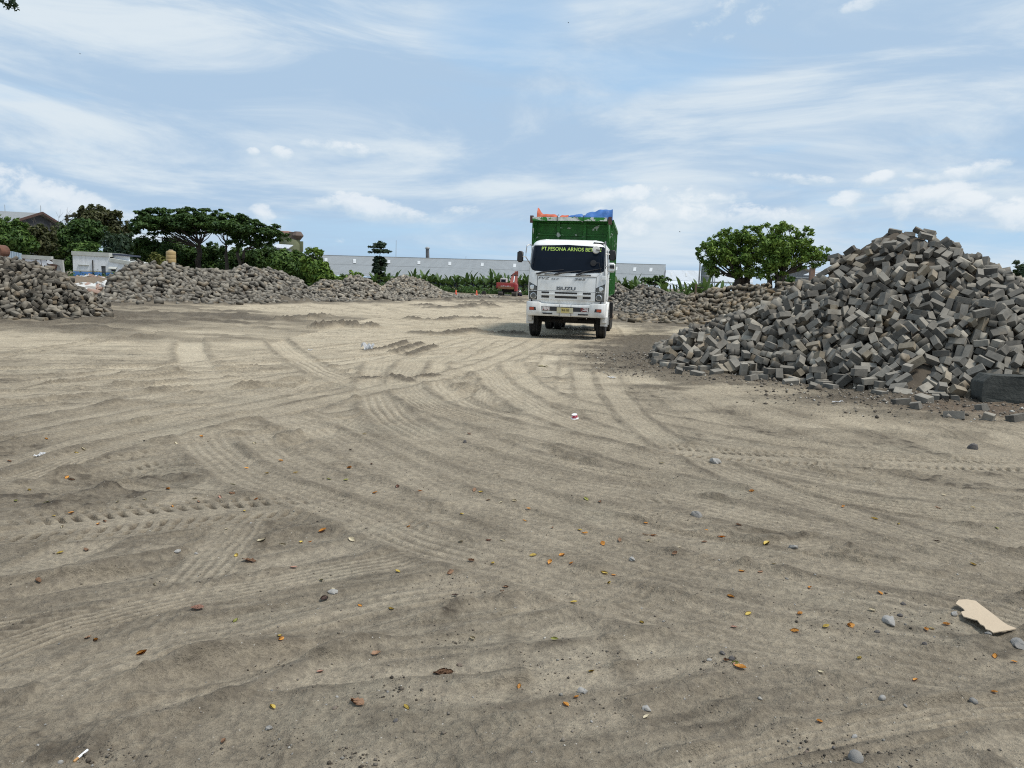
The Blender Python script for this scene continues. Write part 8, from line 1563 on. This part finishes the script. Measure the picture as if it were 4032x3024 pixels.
# gravel and crumbs too many to count
Vs, Fs, Cs = [], [], []; N = 7000
yy = 2.0*(1+rr.random(N)**1.5*2.6); xx = rr.uniform(-.78, .78, N)*yy
dens = fbm(xx*.8, yy*.8, 3, 301)+.6*np.abs(fbm(xx*3, yy*3, 2, 303)); keep = (dens > .0+.1*rr.random(N)); xx, yy = xx[keep], yy[keep]
n0 = len(xx); xs_ = rr.uniform(1.6, 8.5, 16000); ys_ = rr.uniform(8.5, 19, 16000); hp_r = poly_inside(xs_, ys_, FOOT_R1); kp = (hp_r < .5) & (hp_r+1.0*fbm(xs_*.7, ys_*1.3, 3, 109) > -2.6*rr.random(16000)**1.3); xx = np.concatenate([xx, xs_[kp]]); yy = np.concatenate([yy, ys_[kp]])
nclod = len(xx)
for cx_, cy_, cr2, cn_ in ((400, 2992, .13, 160), (470, 2975, .08, 60), (1105, 2915, .11, 130), (1390, 3002, .14, 190), (1800, 2295, .16, 110), (1790, 2520, .13, 90), (1580, 2725, .14, 120), (2870, 2600, .12, 90), (3400, 2985, .18, 200), (3500, 2950, .15, 110), (3150, 2950, .16, 120), (2350, 2570, .15, 90), (3320, 2465, .16, 90), (2300, 2740, .10, 60), (3560, 2430, .2, 80), (2120, 2600, .14, 70), (1250, 2010, .3, 80), (1060, 2590, .12, 50), (950, 1645, .2, 60), (700, 1740, .3, 90), (2600, 2040, .25, 70), (3180, 1725, .25, 60), (860, 2270, .13, 60)):
    c_ = G(cx_, cy_); xx = np.concatenate([xx, c_[0]+rr.normal(0, cr2*.6, cn_//2)]); yy = np.concatenate([yy, c_[1]+rr.normal(0, cr2*.5, cn_//2)])
zz, dks, _, _ = ground(xx, yy)
OCT = np.array([(1, 0, 0), (-1, 0, 0), (0, 1, 0), (0, -1, 0), (0, 0, 1), (0, 0, -1)], float); OF = np.array([(0, 2, 4), (2, 1, 4), (1, 3, 4), (3, 0, 4), (2, 0, 5), (1, 2, 5), (3, 1, 5), (0, 3, 5)])
n = len(xx); sz = rr.lognormal(math.log(.0024), .5, n)*np.where(np.arange(n) >= nclod, 1.25, np.where(np.arange(n) >= n0, 5.5, 1)); P = OCT[None]*sz[:, None, None]*rr.uniform(.6, 1.3, (n, 6, 1)); ang = rr.uniform(0, 6.28, n); ca, sa = np.cos(ang)[:, None], np.sin(ang)[:, None]
P = np.stack([P[..., 0]*ca-P[..., 1]*sa+xx[:, None], P[..., 0]*sa+P[..., 1]*ca+yy[:, None], P[..., 2]*.75+zz[:, None]+sz[:, None]*.3], -1)
tone = rr.choice(4, n, p=[.46, .36, .08, .10]); TC = np.array([(.14, .118, .094), (.20, .175, .145), (.075, .065, .055), (.38, .36, .32)])[tone]*rr.uniform(.8, 1.2, (n, 1)); TC = np.where((np.arange(n) >= nclod)[:, None], TC*.62, TC); TC = np.concatenate([TC, np.ones((n, 1))], 1)
m_, nt_ = newmat('gravel_grain'); nt_.link(nt_.n('ShaderNodeAttribute', attribute_name='tint').outputs['Color'], nt_.bsdf.inputs['Base Color']); nt_.bsdf.inputs['Roughness'].default_value = .95; nt_.bsdf.inputs['Specular IOR Level'].default_value = .15
o = link('gravel', np_mesh('gravel', P.reshape(-1, 3), (OF[None]+np.arange(n)[:, None, None]*6).reshape(-1, 3), m_, None, False, {'tint': ('POINT', np.repeat(TC, 6, 0))})); tag(o, 'fine gravel and soil crumbs strewn over the yard', 'gravel', kind='stuff')
# fallen leaves
LC_ = {'orange': (.62, .28, .045), 'yellow': (.64, .47, .10), 'brown': (.30, .165, .09), 'pale': (.58, .50, .34), 'green-yellow': (.36, .36, .09), 'pinkish': (.50, .28, .20), 'dark': (.09, .05, .035)}
LMAT = {k: pmat('leaf_'+k.replace('-', '_'), c, .6, var=.25, vscale=30, dirt=tuple(v*.5 for v in c), dscale=25, damt=.4) for k, c in LC_.items()}
def leaf_mesh(kind, seed):
    r_ = np.random.default_rng(seed); mb = MB(); n = 8; cur = r_.uniform(.2, 1.0); tw_ = r_.uniform(-.5, .5); rows = []
    for i in range(n+1):
        t = i/n; w_ = .30*math.sin(math.pi*min(1, .04+.94*t))**.8*(1+.12*r_.normal()*(kind == 'brown')); row = []
        for j in range(5):
            v = (j-2)/2; row.append((t-.5, v*w_, .10*cur*(2*t-1)**2+abs(v)**1.5*w_*.55*cur+tw_*v*w_*(t-.5)+.02*r_.normal()*(kind in ('brown', 'dark'))))
        rows.append(row)
    mb.grid(rows); mb.tube([(-.5, 0, .1*cur), (-.62, .02, .1*cur+.03)], [.012, .008], 4); bmesh.ops.solidify(mb.bm, geom=[f for f in mb.bm.faces], thickness=.008)
    bmesh.ops.recalc_face_normals(mb.bm, faces=list(mb.bm.faces)); me = bpy.data.meshes.new('fallen_leaf'); mb.bm.to_mesh(me); mb.bm.free(); me.polygons.foreach_set('use_smooth', np.ones(len(me.polygons), bool)); me.materials.append(LMAT[kind]); return me
LMESH = {(k, i): leaf_mesh(k, 400+i*13+len(k)) for k in LC_ for i in range(3)}; lseen = {}
A6 = [(55,480),(200,463),(330,525),(360,518),(40,568),(310,656),(68,735),(127,695),(203,758),(232,805),(308,795),(453,828),(425,840),(268,853),(508,743),(625,732),(727,688),(745,765),(843,730),(858,745),(950,725),(965,755),(1003,703),(1003,665),(1057,790),(1107,752),(1098,490),(760,480),(870,462),(1213,567),(1277,618),(1152,623),(1515,518),(1510,597),(1495,652),(1605,583),(1575,450),(1717,678),(1815,700),(1620,707),(2050,690),(2108,737),(2078,700),(2165,748),(2027,450),(1765,850),(1300,913),(1340,912),(1520,900),(1990,918),(2110,910),(2172,910),(978,860),(1420,645),(1065,600),(1995,797)]
A8 = [(372,75),(260,88),(670,225),(165,183),(378,458),(413,463),(1017,376),(1440,245),(1215,508),(1208,487),(1178,755),(965,905),(1268,155),(1388,207),(1718,168),(1945,168),(2035,123),(2130,132),(1690,335),(1555,315),(1965,273),(2183,233),(2170,270),(1020,98),(1220,40)]
A9 = [(90,98),(163,133),(257,135),(215,97),(393,50),(420,217),(440,182),(400,178),(267,300),(703,75),(722,63),(830,40),(1100,28),(905,15),(1075,147),(1130,133),(992,163),(1287,238),(1590,260),(1555,337),(1243,352),(1357,400),(945,277),(1020,353),(957,407),(560,386),(182,462),(343,602),(965,565),(1335,606),(1742,633),(1500,543),(1327,829),(1790,422),(1815,413),(1876,398),(2140,415),(2083,690),(1993,140),(1835,35),(2085,535),(2170,558),(30,665),(233,742),(580,795),(278,715)]
A7 = [(10,740),(70,782),(57,822),(175,855),(293,866),(315,880),(320,733),(380,742),(648,577),(580,820),(577,884),(610,887),(840,865),(905,893),(1100,907),(1035,687),(1670,843),(2095,856),(1865,715),(1990,775),(1430,768),(1840,775),(1565,815),(465,912),(980,845),(590,912)]
LV = [(x*.9114, 1300+y*.9114) for x, y in A6]+[(x*.9114, 2100+y*.9114) for x, y in A8]+[(2016+x*.9114, 2100+y*.9114) for x, y in A9]+[(2016+x*.9114, 1300+y*.9114) for x, y in A7]
rr = np.random.default_rng(23)
def put_leaf(px, py, lpx, kind, k, label, rz=None, grp=None):
    x, y = G(px, py); s = lpx/F*math.hypot(y, CH)
    if (kind, k) in lseen: o = lseen[(kind, k)].copy(); COL.objects.link(o)
    else: o = link('fallen_leaf', LMESH[(kind, k)]); lseen[(kind, k)] = o
    place_on(o, px, py, .004+s*.03, rr.uniform(0, 6.28) if rz is None else rz, (rr.uniform(-.3, .3), rr.uniform(-.2, .2))); o.scale = (s,)*3; tag(o, label, 'leaf', grp)
for px, py in LV:
    kind = list(LC_)[rr.choice(7, p=[.30, .24, .12, .14, .10, .07, .03])]
    put_leaf(px, py, rr.uniform(16, 26) if py < 2100 else rr.uniform(20, 32), kind, int(rr.integers(0, 3)), f'small {kind} fallen leaf on the soil of the {zonename(px, py)}', None, 'small fallen leaves strewn over the soil')
for px, py, l, kind, k, lab, rz in ((264, 1891, 24, 'orange', 0, 'bright orange leaf on the left wheel ridge', .3), (1271, 2102, 36, 'orange', 1, 'yellow-orange curled leaf in the centre left', .2), (558, 2574, 40, 'orange', 0, 'bright orange leaf by the left tread ribs', .3), (980, 2212, 52, 'brown', 1, 'big curled brown leaf, upper of two left of centre', 2.6), (1030, 2132, 46, 'pale', 0, 'big folded pale brown leaf, highest of the large ones', .4), (777, 2398, 48, 'pinkish', 1, 'big pinkish brown leaf at left', 2.2), (1276, 2360, 44, 'dark', 2, 'dark red shrivelled leaf beside a pale chunk', .6), (1260, 2648, 26, 'pinkish', 0, 'small salmon leaf near the bottom centre left', 2.8), (1481, 2577, 34, 'brown', 0, 'rounded tan leaf in the lower centre', .2), (1859, 2516, 34, 'pale', 1, 'pale yellow leaf in the lower centre', 1.2), (1745, 2652, 74, 'brown', 2, 'long torn brown leaf in the lower centre', .1), (1408, 2770, 66, 'brown', 1, 'largest ragged brown leaf near the bottom', .3), (1600, 2790, 32, 'yellow', 0, 'yellow leaf near the bottom centre', .0),
     (3130, 2486, 34, 'orange', 0, 'orange leaf on the right rib track', .2), (3351, 2467, 44, 'orange', 2, 'curled orange leaf up-right on the rib track', 2.6), (2914, 2633, 44, 'orange', 1, 'orange leaf inside the hollow', 2.4), (2895, 2618, 26, 'pinkish', 0, 'pinkish leaf inside the hollow', .8), (2860, 2604, 24, 'brown', 0, 'brown leaf at the rim of the hollow', .2)):
    put_leaf(px, py, l, kind, k, lab, rz)
# rubble before the white house: slabs and lumps
M_RUBW = pmat('white_rubble', (.58, .58, .56), .85, var=.2, vscale=3, dirt=(.34, .30, .25), damt=.5); M_RUBB = pmat('pink_rubble', (.36, .25, .20), .9, var=.3)
rr = np.random.default_rng(31); rs = None
for k in range(56):
    if k < 30: px, py, dp = rr.uniform(320, 470), rr.uniform(1084, 1104), 66.0
    else: px, py, dp = rr.uniform(270, 420), rr.uniform(1118, 1150), 47.0
    p = D(px, py, dp); z = gz(p.x, dp)
    if k % 4 == 0 or rs is None:
        mb = MB(); w_, d_, h_ = rr.uniform(.25, .6), rr.uniform(.25, .5), rr.uniform(.06, .25); mb.box((0, 0, 0), (w_, d_, h_))
        for v in mb.bm.verts: v.co += Vector(rr.normal(0, .05, 3))
        mb.bevel(.02); o = mb.build('rubble_slab', M_RUBB if k % 12 == 4 else M_RUBW); rs = o
    else: o = rs.copy(); COL.objects.link(o)
    o.location = (p.x, dp+rr.uniform(-1, 1), max(z, p.z-.05 if k >= 30 else z)+.05); o.rotation_euler = (rr.uniform(-.4, .4), rr.uniform(-.4, .4), rr.uniform(0, 3)); s = rr.uniform(.6, 1.3); o.scale = (s, s, s)
    tag(o, 'pale rubble slab on the dirt bank below the white house' if k < 30 else 'pale rubble lump in the dip between the two left heaps', 'rubble', 'pale rubble from the demolished wall')
print('objects', len(scene.objects))
